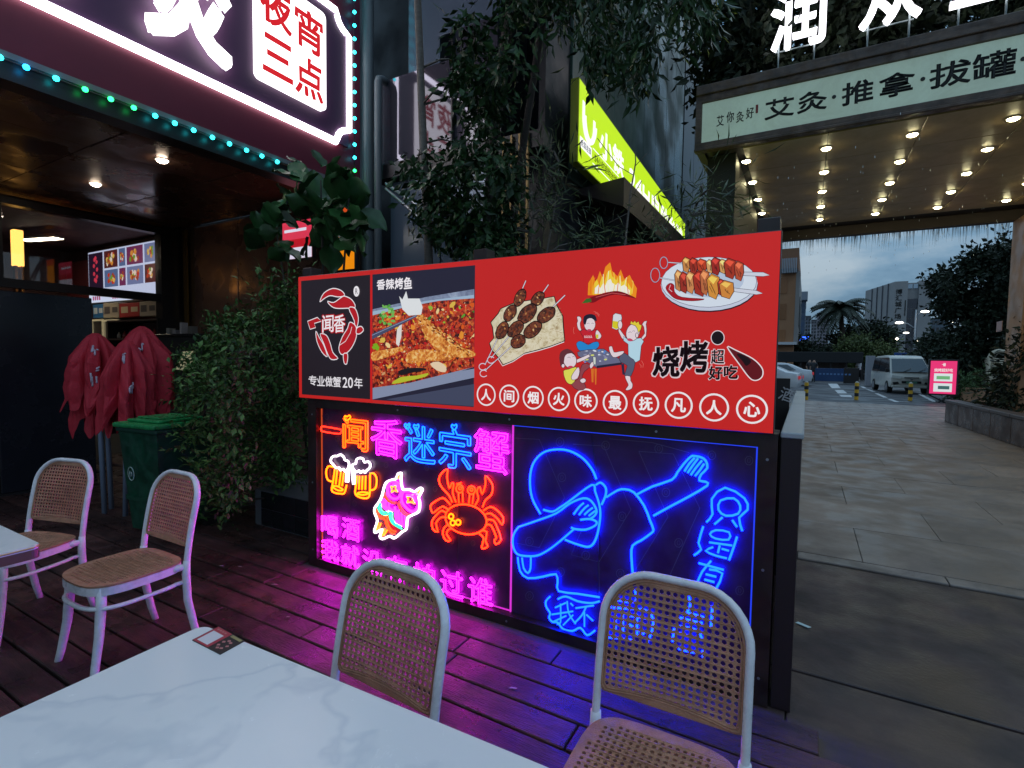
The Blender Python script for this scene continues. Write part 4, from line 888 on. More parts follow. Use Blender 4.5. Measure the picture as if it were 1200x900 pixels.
poly(m, clipx(zb1([(388, 405), (595, 316), (600, 324), (388, 432)])), (75, 80, 110)); line(m, clipx(zb1([(388, 412), (595, 320)])), (150, 160, 190), .004)
poly(m, clipx(zb1([(510, 580), (560, 565), (630, 565), (640, 575), (560, 590), (525, 600)])), (30, 25, 30), sm=2); poly(m, clipx(zb1([(480, 640), (520, 608), (600, 600), (650, 588), (640, 605), (560, 625)])), (190, 200, 50), sm=2)
poly(m, clipx(zb1([(660, 545), (700, 535), (735, 560), (730, 585), (690, 575)])), (240, 215, 180), sm=2)
for i, s in enumerate('香辣烤鱼'): btext(m, s, [zb1([(411+i*42, 154-i*4.0)])[0], zb1([(449+i*42, 150-i*4.0)])[0], zb1([(411+i*42, 200-i*1.6)])[0]], WH, .03)
m.build('printed_dish_photo', None, bn, recalc=False)
# skewers on flat bread
ZS[0] = .00004; YP[0] = YB-.0008; m = MB()
brd = [(105, 400), (165, 330), (185, 290), (300, 240), (430, 220), (540, 205), (620, 190), (640, 260), (690, 350), (695, 440), (705, 550), (600, 590), (500, 620), (380, 650), (290, 710), (205, 745), (170, 690), (110, 620), (95, 570), (130, 530), (120, 440)]
poly(m, zk(brd), (225, 215, 185), (20, 12, 12), .006); polyi(m, zk([(a*.985+6, b*.985+6) for a, b in brd]), i_bread); line(m, [(a-.6, b+1.2) for a, b in zk(brd[10:17])], (245, 240, 240), .004)
for k in range(40): line(m, zk([(x, y_), (x+rp.uniform(10, 40), y_-rp.uniform(-12, 18))]), rp.choice([(190, 175, 130), (205, 190, 150), (170, 130, 90)]), .002) if (x := rp.uniform(480, 670)) and (y_ := rp.uniform(300, 560)) else None
for k in range(14): line(m, zk([(x, y_), (x+22, y_+rp.uniform(-10, 10))]), (175, 150, 110), .002) if (x := rp.uniform(140, 330)) and (y_ := rp.uniform(560, 680)) else None
for a, b, r1 in (((60, 745), (165, 525), 1), ((110, 690), (262, 505), 1), ((62, 790), (280, 590), 1)):
    line(m, zk([a, b]), (20, 12, 20), .008); line(m, zk([a, b]), (225, 220, 235), .0045)
for a, b in (((365, 125), (392, 62)), ((530, 160), (575, 95)), ((612, 275), (710, 180))): line(m, zk([a, b]), (20, 12, 20), .008); line(m, zk([a, b]), (225, 220, 235), .005)
for c in ((42, 760), (50, 815), (110, 705)): line(m, zk(circle(c[0], c[1], 30, 27, 14, a0=.6, a1=5.6)), (225, 220, 235), .0045)
for c in ((345, 200, 44, 72, .45), (265, 325, 48, 70, .5), (200, 465, 50, 72, .45), (490, 210, 48, 62, .7), (405, 330, 62, 92, .75), (310, 455, 55, 75, .75), (560, 340, 55, 80, .9), (450, 460, 58, 82, .85), (332, 555, 56, 62, .9)):
    pts = [(c[0]+(a-c[0])*rp.uniform(.97, 1.06), c[1]+(b-c[1])*rp.uniform(.97, 1.06)) for a, b in circle(c[0], c[1], c[2]*.88, c[3]*1.04, 20, c[4])]; poly(m, zk(pts), (72, 30, 16), (22, 8, 8), .006); polyi(m, zk([(c[0]+(a-c[0])*.95, c[1]+(b-c[1])*.95) for a, b in pts]), i_meat)
    for k in range(7):
        a, r = rp.uniform(0, 6.28), rp.uniform(0, .72); xx, yy = c[0]+c[2]*r*math.cos(a), c[1]+c[3]*r*math.sin(a)
        poly(m, zk(circle(xx, yy, rp.uniform(6, 14), rp.uniform(4, 8), 6, rp.uniform(0, 3))), rp.choice([(150, 80, 40), (190, 130, 75), (110, 45, 22), (225, 180, 120), (130, 55, 30)]))
m.build('printed_skewers', None, bn, recalc=False)
# flame over chilli
YP[0] = YB-.0008
m = MB()
fl = [(470, 240), (472, 195), (490, 165), (500, 195), (515, 150), (525, 175), (535, 135), (553, 118), (560, 150), (580, 170), (592, 145), (605, 180), (625, 165), (640, 195), (652, 215), (648, 250), (600, 232), (540, 225), (500, 240)]
poly(m, zb2(fl), (250, 150, 25)); cfx, cfy = 560, 215
poly(m, zb2([(cfx+(a-cfx)*.8, cfy+(b-cfy)*.75+3) for a, b in fl]), (252, 215, 60)); poly(m, zb2([(cfx+(a-cfx)*.72, cfy+(b-cfy)*.45+8) for a, b in fl]), (255, 250, 235))
for k in range(12): a = 480+k*14; line(m, zb2([(a, 235), (a+rp.uniform(-6, 6), 195), (a+rp.uniform(-4, 10), 150+abs(k-5)*6)]), rp.choice([(255, 225, 90), (240, 110, 20), (255, 250, 200)]), .0035, sm=3)
poly(m, zb2([(468, 262), (480, 248), (520, 236), (570, 224), (610, 232), (650, 252), (610, 244), (570, 238), (525, 250), (490, 268)]), (130, 12, 22), sm=3); line(m, zb2([(500, 248), (560, 232), (610, 238)]), (230, 110, 110), .002); poly(m, zb2([(448, 270), (466, 252), (482, 252), (484, 264), (470, 268)]), (60, 110, 40))
m.build('printed_flame', None, bn, recalc=False)
# plate of kebabs
YP[0] = YB-.0008
m = MB()
poly(m, zs(circle(432, 236, 300, 165, 28, -.02)), (40, 15, 30)); poly(m, zs(circle(430, 228, 300, 165, 28, -.02)), (205, 212, 232)); poly(m, zs(circle(428, 215, 296, 156, 28, -.02)), (222, 232, 245)); poly(m, zs(circle(430, 205, 215, 105, 24, -.02)), (190, 205, 228))
line(m, zs(circle(428, 215, 296, 156, 28, -.02)), (60, 45, 80), .0018, True)
poly(m, zs([(160, 250), (185, 222), (212, 235), (215, 275), (260, 308), (400, 320), (330, 332), (230, 322), (185, 290)]), (176, 22, 34), (90, 8, 20), .002, sm=3); line(m, zs([(190, 232), (180, 258), (200, 275)]), (240, 200, 210), .003)
for a, b in (((120, 188), (215, 205)), ((170, 92), (270, 100))): line(m, zs([a, b]), (60, 40, 70), .006); line(m, zs([a, b]), (215, 220, 235), .0035)
for c in ((95, 172, 28, 44), (148, 95, 24, 36)): line(m, zs(circle(*c, 18)), (60, 40, 70), .0055, True); line(m, zs(circle(*c, 18)), (190, 180, 205), .0032, True)
for a, b in (((570, 250), (762, 285)), ((620, 152), (805, 172))):
    poly(m, zs([(a[0], a[1]), (b[0]-40, b[1]-18), b, (b[0]-40, b[1]+8), (a[0], a[1]+22)]), (215, 220, 235), (50, 35, 60), .0018)
def chunk(x, y_, w, h, c1, tilt=0):
    q = [(x, y_+h*.15), (x+w*.35, y_-h*.1), (x+w*.95, y_+h*.05), (x+w, y_+h*.55), (x+w*.7, y_+h), (x+w*.15, y_+h*.85)]
    poly(m, zs(q), c1, (40, 10, 16), .003)
    poly(m, zs([(x+w*.12, y_+h*.12), (x+w*.38, y_), (x+w*.8, y_+h*.1), (x+w*.5, y_+h*.35)]), tuple(min(255, int(v*1.35+18)) for v in c1))
    for k in range(3): line(m, zs([(x+w*rp.uniform(.2, .6), y_+h*rp.uniform(.3, .5)), (x+w*rp.uniform(.4, .8), y_+h*rp.uniform(.6, .8))]), tuple(int(v*.6) for v in c1), .0028)
rw = [(262, 68, 50, 90, (210, 140, 75)), (305, 72, 55, 95, (165, 50, 32)), (352, 78, 62, 90, (190, 65, 35)), (410, 82, 50, 80, (225, 170, 110)), (440, 70, 62, 105, (160, 42, 32)), (490, 80, 50, 85, (222, 165, 95)), (520, 78, 80, 120, (170, 55, 34)), (585, 95, 60, 115, (190, 80, 50))]
for q in rw: chunk(*q)
rw = [(215, 150, 48, 125, (205, 135, 80)), (245, 162, 58, 125, (160, 50, 34)), (285, 160, 58, 130, (215, 140, 85)), (328, 158, 90, 148, (168, 48, 32)), (372, 150, 60, 150, (196, 110, 65)), (415, 178, 82, 145, (222, 150, 60)), (482, 205, 50, 100, (180, 55, 36)), (492, 215, 92, 105, (218, 140, 60))]
for q in rw: chunk(*q)
m.build('printed_kebab_plate', None, bn, recalc=False)
# three cartoon guests round a low table (plain generic figures)
YP[0] = YB-.0008
m = MB(); SK = (240, 222, 228); OL = (60, 25, 45); w_ = .0024
poly(m, zp([(275, 470), (345, 445), (505, 440), (660, 540), (665, 572), (445, 605), (340, 545), (280, 500)]), (110, 112, 142), OL, w_); poly(m, zp([(445, 590), (665, 560), (668, 580), (445, 612)]), (40, 38, 60))
for q in ((395, 615, 420, 735), (425, 615, 445, 755)): poly(m, zp([(q[0], q[1]), (q[2], q[1]), (q[2]-4, q[3]), (q[0]+6, q[3])]), (226, 120, 40))
poly(m, zp([(660, 575), (685, 572), (692, 668), (672, 668)]), (45, 40, 70))
for k in range(26): poly(m, zp(circle(rp.uniform(330, 560), rp.uniform(455, 565), rp.uniform(8, 20), rp.uniform(4, 9), 8, rp.uniform(-.4, .4))), rp.choice([(225, 230, 240), (200, 205, 225), (220, 225, 120), (90, 140, 210), (150, 150, 180)])) if True else 0
# top guest
poly(m, zp([(272, 155 + 5), (300, 158), (312, 185), (300, 215), (305, 255), (312, 275), (295, 282), (278, 255), (272, 215), (280, 195)]), SK, OL, w_, sm=2)
poly(m, zp([(330, 265), (380, 290), (440, 270), (458, 300), (470, 345), (440, 355), (435, 392), (335, 392), (328, 340), (300, 290)]), (205, 35, 50), OL, w_)
poly(m, zp([(268, 390), (300, 372), (340, 388), (372, 405), (410, 385), (455, 378), (468, 408), (440, 445), (372, 448), (300, 458), (275, 430)]), (40, 140, 215), OL, w_, sm=2)
poly(m, zp(circle(385, 225, 50, 62, 16)), SK, OL, w_); poly(m, zp([(328, 205), (335, 155), (380, 135), (430, 145), (446, 185), (440, 200), (400, 172), (362, 182), (350, 225), (335, 225)]), (35, 30, 50), sm=2)
poly(m, zp(circle(380, 278, 20, 11, 10)), (205, 60, 90)); line(m, zp([(362, 220), (372, 214), (382, 220)]), OL, .0015); line(m, zp([(400, 220), (410, 214), (420, 220)]), OL, .0015)
poly(m, zp([(435, 300), (450, 275), (475, 300), (488, 330), (470, 355), (440, 350)]), SK, OL, w_, sm=2); poly(m, zp([(438, 315), (462, 315), (460, 350), (440, 348)]), (220, 210, 60))
for i in range(4): line(m, zp([(338+i*18, 345), (342+i*18, 322), (350+i*18, 345)]), WH, .0025)
# right guest
poly(m, zp([(640, 255), (672, 300), (705, 345), (700, 378), (665, 345), (638, 290)]), SK, OL, w_); poly(m, zp([(838, 345), (868, 305), (860, 250), (845, 225), (862, 200), (888, 195), (880, 225), (885, 270), (880, 330), (850, 362)]), SK, OL, w_)
poly(m, zp([(680, 330), (722, 360), (835, 345), (860, 375), (838, 415), (825, 540), (790, 560), (725, 520), (722, 400), (682, 370)]), (190, 225, 240), OL, w_)
poly(m, zp(circle(765, 295, 58, 80, 18, .35)), SK, OL, w_); poly(m, zp([(740, 222), (750, 195), (765, 212), (780, 195), (795, 212), (815, 200), (822, 225), (842, 235), (835, 270), (812, 300), (802, 262), (785, 238)]), (238, 215, 60), OL, w_)
poly(m, zp(circle(738, 362, 26, 13, 10, .2)), (205, 70, 100)); poly(m, zp(circle(800, 322, 14, 22, 10)), SK, OL, w_); line(m, zp([(725, 300), (740, 290), (752, 298)]), OL, .0015); line(m, zp([(760, 288), (772, 280), (782, 290)]), OL, .0015)
poly(m, zp([(590, 145), (612, 128), (662, 140), (668, 170), (648, 262), (618, 275), (580, 258)]), (225, 228, 235), OL, w_); poly(m, zp([(588, 195), (655, 205), (645, 258), (615, 268), (584, 250)]), (225, 210, 40)); poly(m, zp(circle(652, 230, 20, 38, 12)), SK, OL, w_)
poly(m, zp([(645, 515), (690, 478), (745, 520), (785, 560), (748, 680), (690, 672), (715, 590), (660, 560)]), (92, 96, 120), OL, w_, sm=2)
poly(m, zp([(555, 425), (582, 420), (598, 470), (640, 465), (685, 460), (678, 485), (632, 510), (590, 515), (562, 470)]), SK, OL, w_, sm=2); poly(m, zp([(695, 680), (740, 682), (745, 720), (762, 750), (755, 790), (715, 806), (700, 796), (725, 760), (712, 730)]), SK, OL, w_, sm=2)
# left guest
poly(m, zp([(120, 500), (140, 460), (190, 440), (235, 465), (262, 505), (240, 500), (200, 478), (165, 510), (155, 560), (130, 595)]), (95, 45, 50), sm=2)
poly(m, zp(circle(212, 542, 58, 68, 18, -.2)), SK, OL, w_); poly(m, zp([(118, 520), (140, 460), (190, 442), (230, 462), (238, 478), (190, 485), (165, 515), (158, 570), (135, 590)]), (105, 48, 55), sm=2); poly(m, zp(circle(152, 590, 15, 18, 10)), SK, OL, w_)
poly(m, zp(circle(218, 602, 24, 13, 10)), (210, 60, 90)); line(m, zp([(190, 520), (205, 512), (218, 522)]), OL, .0015); line(m, zp([(232, 512), (245, 506), (255, 514)]), OL, .0015)
poly(m, zp([(155, 635), (200, 620), (262, 600), (280, 630), (262, 700), (245, 745), (205, 750), (172, 715)]), (232, 228, 90), OL, w_, sm=2); poly(m, zp([(272, 535), (330, 510), (378, 488), (388, 510), (335, 542), (275, 565)]), SK, OL, w_)
poly(m, zp([(225, 755), (290, 700), (300, 640), (320, 580), (365, 570), (388, 600), (340, 640), (318, 700), (355, 780), (290, 806)]), (150, 72, 80), OL, w_, sm=2); poly(m, zp([(300, 715), (330, 698), (352, 712), (345, 735), (315, 740)]), SK, OL, w_, sm=2); poly(m, zp([(385, 590), (400, 560), (425, 555), (420, 590), (395, 615)]), SK, OL, w_, sm=2)
poly(m, zp([(225, 685), (250, 640), (285, 600), (298, 640), (280, 700), (235, 715)]), SK, OL, w_, sm=2); poly(m, zp([(415, 510), (440, 515), (440, 580), (418, 575)]), (215, 225, 215), OL, w_)
for q in ([(420, 112), (450, 122), (472, 145)], [(432, 125), (455, 135), (468, 158)], [(840, 545), (858, 575), (852, 605)], [(822, 570), (838, 590), (835, 608)], [(248, 250), (242, 285), (250, 310)]): line(m, zp(q), (235, 120, 110), .002)
m.build('printed_cartoon', None, bn, recalc=False)
# slogan
YP[0] = YB-.0008
m = MB()
def slog(s, x0, x1, y0, y1, skew=-.1, o1=.065, o2=.034):
    btext(m, s, [zs([(x0-3, y0-3)])[0], zs([(x1+3, y0+skew*0-3)])[0], zs([(x0-3, y1+3)])[0]], (235, 215, 220), o1); btext(m, s, [zs([(x0, y0)])[0], zs([(x1, y0)])[0], zs([(x0, y1)])[0]], (24, 12, 18), o2)
slog('烧', 82, 242, 618, 796); slog('烤', 252, 420, 580, 768); slog('超', 442, 522, 634, 720, o1=.05, o2=.02); slog('好', 428, 512, 738, 818, o1=.05); slog('吃', 522, 605, 732, 812, o1=.05)
poly(m, zs(circle(482, 560, 43, 46, 24)), (235, 225, 230)); poly(m, zs(circle(482, 560, 38, 41, 24)), (24, 14, 20))
dr = [(542, 618), (600, 640), (700, 690), (755, 745), (762, 790), (740, 818), (705, 824), (672, 800), (620, 730)]
poly(m, zs(dr), (100, 20, 28), (245, 235, 238), .0045, sm=4); poly(m, zs([(600, 660), (650, 672), (690, 705), (660, 735), (635, 705)]), (28, 10, 16), sm=3)
m.build('printed_slogan', None, bn, recalc=False)
m = MB()
for s, c in zip('人间烟火味最抚凡人心', ((94, 608), (179, 613), (268, 619), (363, 624), (463, 631), (571, 638), (685, 641), (806, 647), (937, 655), (1077, 662))):
    p = P(*zb2([c])[0], y=YB); y = Z(); R1 = .058; m.use(pr(250, 244, 246))
    ribbon(m, [Vector((p.x+R1*math.cos(2*PI*k/32), y, p.z+R1*math.sin(2*PI*k/32))) for k in range(32)], .0085, True)
    text(m, s, (p.x-.031, y, p.z-.031), (.062, 0, 0), (0, 0, .062), .035)
m.build('printed_lettering', None, bn, recalc=False)
line_ = MB(); line_.use(pr(210, 30, 30)); rect(line_, P(434.2, 400, y=YB).x, P(436, 400, y=YB).x, BZ0, BZ1, YB-.003); line_.build('printed_line', None, bn, recalc=False)

# ================================================================ CHAIRS AND TABLES
m_cane = mat('cane', (.54, .27, .165), .5, stain=.22, ss=12, var=(.45, .21, .125), vs=30, bump=.5, bs=260)
m_cf = mat('chair_frame', (.80, .78, .82), .38, stain=.14, ss=14)
def back_pt(x, z, dy=0):
    """the chair back leans and is bowed"""
    t = max(0, z-.44); return Vector((x, .185+.10*t+.22*t*t-.55*(.2**2-x*x)*min(1, t*5)*-.35+dy, z))
def hexh(x, y, r): return [(x+r*math.cos(PI/6+k*PI/3), y+r*math.sin(PI/6+k*PI/3)) for k in range(6)]
def outl(w, zb, zt, rt, rbm=.02, n=8):
    o = []
    for cx, cy, r, a in ((w-rt, zt-rt, rt, 0), (-w+rt, zt-rt, rt, PI/2), (-w+rbm, zb+rbm, rbm, PI), (w-rbm, zb+rbm, rbm, 1.5*PI)):
        o += [(cx+r*math.cos(a+i*PI/2/n), cy+r*math.sin(a+i*PI/2/n)) for i in range(n+1)]
    return o
def inside(x, y, w, zb, zt, rt, mg, rbm=.02):
    w -= mg; zb += mg; zt -= mg; rt = max(.01, rt-mg)
    if abs(x) > w or y < zb or y > zt: return False
    if y > zt-rt and abs(x) > w-rt: return (abs(x)-(w-rt))**2+(y-(zt-rt))**2 < rt*rt
    return True
def dens(o, step=.02):
    return [tuple(p) for p in resample([Vector((a, b)) for a, b in o], step, True)]
def cane_back():
    w, zb0, zt0, rt = .197, .530, .876, .130
    hs = []; st = .0196; j = 0; y = zb0+.026
    while y < zt0:
        for i in range(-11, 12):
            x = i*st
            if inside(x, y, w, zb0, zt0, rt, .015): hs.append(hexh(x, y, .0072))
        y += st*.93; j += 1
    me = plate('back_panel', dens(outl(w, zb0, zt0, rt)), hs, .0035)
    for v in me.vertices:
        x, z, d = v.co.x, v.co.y, v.co.z
        z += .018*(1-(x/w)**2)*max(0, 1-(z-zb0)/.06)-.0
        v.co = back_pt(x, z, d)
    me.materials.append(m_cane); return me
def cane_rim():
    o = dens(outl(.197, .530, .876, .130)); q = [(a, b+.018*(1-(a/.197)**2)*max(0, 1-(b-.53)/.06)) for a, b in o]
    return MB().tube([back_pt(a*.965, .70+(b-.70)*.965, -.003) for a, b in q], .0034, 5, True).tube([back_pt(a*.925, .70+(b-.70)*.925, -.003) for a, b in q], .0022, 5, True)
def cane_seat():
    # outline in x / y: rounded front, slightly narrower back
    def seat_r(a):
        c, s = math.cos(a), math.sin(a); e = 2.0/3.0 if s < 0 else 2.0/4.2
        return (.205*math.copysign(abs(c)**e, c), -.005+.208*math.copysign(abs(s)**e, s))
    o = [seat_r(2*PI*i/56) for i in range(56)]
    hs = []; st = .0196
    for i in range(-10, 11):
        for j in range(-10, 10):
            x, y = i*st, j*st
            n = 3.0 if y < 0 else 4.2
            if (abs(x)/.178)**n+(abs(y+.005)/.178)**n < 1: hs.append(hexh(x, y, .0062))
    me = plate('seat_panel', o, hs, .008)
    for v in me.vertices:
        r2 = (v.co.x/.2)**2+(v.co.y/.2)**2; v.co.z += .462-.008*max(0, 1-r2)
    me.materials.append(m_cane); return me, o
def make_chair(label):
    t = thing('chair', (0, 0, 0), label, 'chair', 'white framed chairs with woven cane seats and backs')
    share('back_panel', cane_back(), t); cane_rim().build('panel_rim', m_cane, t)
    sm_, so_ = cane_seat(); share('seat_panel', sm_, t)
    # back frame: an arch
    arch = [(p[0], p[1]) for p in outl(.203, .40, .886, .136)[:18]]
    pts = [back_pt(-.203, z) for z in (.42, .48, .54, .6, .66, .72)]+[back_pt(x, z) for x, z in arch[::-1]]+[back_pt(.203, z) for z in (.72, .66, .6, .54, .48, .42)]
    MB().tube(pts, .0118, 10, flat=1.35).build('back_frame', m_cf, t)
    # seat ring and stretcher ring
    ring = MB(); n = len(so_)
    vs = []
    for (x, y) in so_:
        for k, dz in ((1.0, .456), (1.0, .418), (.90, .418), (.90, .456)): vs.append((x*k, y*k, dz))
    ring.add(vs, [(4*i+k, 4*i+(k+1) % 4, 4*((i+1) % n)+(k+1) % 4, 4*((i+1) % n)+k) for i in range(n) for k in range(4)]); ring.build('seat_frame', m_cf, t)
    so2 = [(x*.965, y*.965, .355) for x, y in so_ if y < .16]
    k0 = max(range(len(so2)), key=lambda i: (Vector(so2[i][:2])-Vector(so2[i-1][:2])).length); so2 = so2[k0:]+so2[:k0]; so2 = [(math.copysign(.196, so2[0][0]), .186, .358)]+so2+[(math.copysign(.196, so2[-1][0]), .186, .358)]
    MB().tube(so2, .0125, 8, flat=.8).build('stretcher', m_cf, t)
    for sx in (-1, 1):
        MB().tube([(sx*.148, -.155, .452), (sx*.150, -.160, .36), (sx*.153, -.172, .22), (sx*.163, -.195, .08), (sx*.172, -.212, 0)], [.0215, .021, .019, .0165, .0145], 10).build('leg', m_cf, t)
        b = back_pt(.203, .46)
        MB().tube([(sx*.203, b.y, .47), (sx*.202, b.y-.004, .40), (sx*.20, b.y+.002, .26), (sx*.203, b.y+.03, .11), (sx*.206, b.y+.058, 0)], [.016, .019, .0185, .017, .0145], 10).build('leg', m_cf, t)
        MB().tube([(sx*.198, b.y, .436), (sx*.178, .12, .436)], [.016, .02], 8).build('bracket', m_cf, t)
    return t
chA = make_chair('cane backed chair nearest the right end of the marble table, before the blue neon figure')
chB = dup(chA, (-1.052, .89, 0), rad(-3), 'cane backed chair in the middle, before the magenta neon writing')
chA.location = (-.298, 1.235, 0); chA.rotation_euler.z = rad(1)
chC = dup(chA, (-2.87, 1.22, 0), rad(1), 'cane chair with its whole seat in view, between the two tables and the green bin')
chD = dup(chA, (-3.66, 1.06, 0), rad(16), 'leftmost cane chair, pushed in behind the corner of the second table')
for c_ in (chA, chB, chC, chD): c_.scale = (1, 1, .968)
m_marble = mat('marble', (.84, .85, .86), .2)
nn = m_marble.node_tree; q = nn.nodes
tcn = q.new('ShaderNodeTexCoord'); w1 = q.new('ShaderNodeTexNoise'); w1.inputs['Scale'].default_value = 1.7; w1.inputs['Detail'].default_value = 5
vm = q.new('ShaderNodeVectorMath'); vm.operation = 'MULTIPLY_ADD'; vm.inputs[1].default_value = (1.1, 1.1, 1.1); nn.links.new(tcn.outputs['Object'], w1.inputs['Vector']); nn.links.new(w1.outputs['Color'], vm.inputs[0]); nn.links.new(tcn.outputs['Object'], vm.inputs[2])
w2 = q.new('ShaderNodeTexNoise'); w2.inputs['Scale'].default_value = 2.2; w2.inputs['Detail'].default_value = 3; nn.links.new(vm.outputs[0], w2.inputs['Vector'])
mt = q.new('ShaderNodeMath'); mt.operation = 'SUBTRACT'; mt.inputs[1].default_value = .5; nn.links.new(w2.outputs['Fac'], mt.inputs[0]); ma = q.new('ShaderNodeMath'); ma.operation = 'ABSOLUTE'; nn.links.new(mt.outputs[0], ma.inputs[0])
rp_ = q.new('ShaderNodeValToRGB'); rp_.color_ramp.elements[0].color = (.74, .765, .79, 1); rp_.color_ramp.elements[1].position = .04; rp_.color_ramp.elements[1].color = (.86, .87, .87, 1); nn.links.new(ma.outputs[0], rp_.inputs[0]); nn.links.new(rp_.outputs[0], q['Principled BSDF'].inputs['Base Color'])
sm1 = q.new('ShaderNodeTexNoise'); sm1.inputs['Scale'].default_value = 9; sm1.inputs['Detail'].default_value = 9; sm1.inputs['Roughness'].default_value = .75; sm1.inputs['Distortion'].default_value = 1.5; nn.links.new(tcn.outputs['Object'], sm1.inputs['Vector'])
sm2 = q.new('ShaderNodeMapRange'); sm2.inputs[1].default_value = .35; sm2.inputs[2].default_value = .7; sm2.inputs[3].default_value = .16; sm2.inputs[4].default_value = .30; nn.links.new(sm1.outputs['Fac'], sm2.inputs[0]); nn.links.new(sm2.outputs[0], q['Principled BSDF'].inputs['Roughness'])
def table(x0, x1, y0, y1, label):
    t = thing('marble_table', ((x0+x1)/2, (y0+y1)/2, 0), label, 'table', 'white marble topped tables')
    def rr(r, z, e=0):
        o = []
        for cx, cy, a in ((x1-r, y1-r, 0), (x0+r, y1-r, PI/2), (x0+r, y0+r, PI), (x1-r, y0+r, 1.5*PI)): o += [Vector((cx+(r+e)*math.cos(a+i*PI/12), cy+(r+e)*math.sin(a+i*PI/12), z)) for i in range(7)]
        return o
    MB().prism(rr(.03, .735, 0), (0, 0, .015)).build('table_top', m_marble, t)
    MB().prism(rr(.03, .7345, .0015), (0, 0, -.035)).build('underside', mat('table_under', (.16, .085, .07), .4), t)
    MB().tube(rr(.03, .7435, .0012), .0032, 5, True).build('edge_trim', mat('edge_gold', (.75, .5, .25), .35, metal=.7), t)
    cx, cy = (x0+x1)/2, (y0+y1)/2
    for sx in (-1, 1):
        g = MB().box(cx+sx*.38-.03, cx+sx*.38+.03, cy-.03, cy+.03, .03, .699).build('leg', m_dark, t)
        MB().box(cx+sx*.38-.035, cx+sx*.38+.035, cy-.27, cy+.27, .004, .03, bev=.004).build('foot', m_dark, g)
    return t
t1_ = table(-1.405, -.20, .091, .811, 'large white marble table in the foreground with a small card on its corner')
t1_.rotation_euler.z = rad(2.1)
table(-3.75, -2.55, .09, .81, 'second marble table, only its corner showing at the left edge')
# order card: a flat print without its code
cdm = thing('table_card', (-1.305, .765, .7505), 'small red and black card lying on the corner of the marble table', 'card')
A = [P(a, b, z=.7515) for a, b in ((225, 750), (256, 734), (287, 751), (258, 767))]
o4 = [A[1], A[2], A[3], A[0]]
def cq(u, v, z): p = o4[3]*(1-u)*(1-v)+o4[2]*u*(1-v)+o4[1]*u*v+o4[0]*(1-u)*v; return Vector((p.x, p.y, z))
m = MB(); m.prism([cq(0, 0, .7505), cq(1, 0, .7505), cq(1, 1, .7505), cq(0, 1, .7505)], (0, 0, .0012)); m.build('card', mat('card_black', (.02, .015, .02), .3), cdm)
m = MB()
def cr_(u0, u1, v0, v1, z, c): m.use(mat('cardink_%d' % int(c[0]*999), c, .4)); m.add([cq(u0, v0, z), cq(u1, v0, z), cq(u1, v1, z), cq(u0, v1, z)], [(0, 1, 2, 3)])
cr_(.02, .55, .02, .98, .7521, (.45, .03, .06)); cr_(.08, .46, .1, .74, .7524, (.75, .72, .75)); cr_(.6, .95, .84, .96, .7522, (.35, .3, .12))
m.use(mat('card_pink', (.55, .2, .2), .4))
for k in range(7): m.poly([cq(.76+.11*math.cos(k*.9)+.05*math.cos(a), .42+.24*math.sin(k*.9)+.07*math.sin(a), .7523+k*.00005) for a in (0, 1.5, 3, 4.5)])
for k in range(4): m.add([cq(.1+k*.09, .84, .7525), cq(.16+k*.09, .84, .7525), cq(.16+k*.09, .91, .7525), cq(.1+k*.09, .91, .7525)], [(0, 1, 2, 3)])
m.build('print', None, cdm, recalc=False)
# litter
p = P(940, 733, z=0)
o = MB().prism([(p.x-.035, p.y+.01, .002), (p.x-.02, p.y+.03, .002), (p.x+.045, p.y-.005, .004), (p.x+.03, p.y-.02, .003)], (0, 0, .002)).build('paper_scrap', mat('scrap', (.6, .75, .78), .6))
tag(o, 'pale blue paper scrap lying on the dark paving beside the kiosk', 'litter')
for k, (a, b, s) in enumerate(((257, 664, .022), (279, 665, .02), (318, 686, .03), (335, 724, .018), (596, 808, .03), (360, 693, .018))):
    p = P(a, b, z=.026); o = MB().prism([(p.x, p.y, .03), (p.x+s, p.y+s*.3, .032), (p.x+s*1.1, p.y+s*.7, .03), (p.x+s*.2, p.y+s*.5, .03)], (0, 0, .003)).build('litter_scrap', mat('scrap2', (.35, .28, .26), .7))
    tag(o, 'tiny pale litter scrap on the dark deck boards', 'litter', 'litter scraps on the deck')

# ---------------------------------------------------------------- wheeled bin
gb = thing('wheelie_bin', (-4.60, 2.30, 0), 'dark green wheeled bin with a lighter green lid beside the folded red parasols', 'bin', rz=rad(8))
def local(mb, name, m, par): return mb.build(name, m, par, local=True)
bz = .86
def taper(z0, z1, w0, w1, d0, d1): 
    vs = []
    for z, w, d in ((z0, w0, d0), (z1, w1, d1)): vs += [(-w, -d, z), (w, -d, z), (w, d, z), (-w, d, z)]
    return vs, [(0, 3, 2, 1), (4, 5, 6, 7), (0, 1, 5, 4), (1, 2, 6, 5), (2, 3, 7, 6), (3, 0, 4, 7)]
m_bin = mat('bin_green', (.008, .07, .035), .45, stain=.45, ss=6, var=(.006, .05, .028), vs=3); m_lid = mat('lid_green', (.02, .28, .08), .42, stain=.4, ss=9)
bd = local(MB().add(*taper(.06, bz, .20, .265, .22, .285)).add(*taper(.3, .34, .232, .235, .252, .255)), 'body', m_bin, gb)
local(MB().box(-.285, .285, -.305, .30, bz, bz+.035, bev=.012), 'rim', mat('rim_green', (.008, .05, .03), .45), gb)
ld = MB().box(-.29, .29, -.33, .31, bz+.036, bz+.075, bev=.015).box(-.22, .22, -.24, .22, bz+.076, bz+.1, bev=.012).box(-.17, .17, -.18, .16, bz+.10, bz+.115, bev=.008)
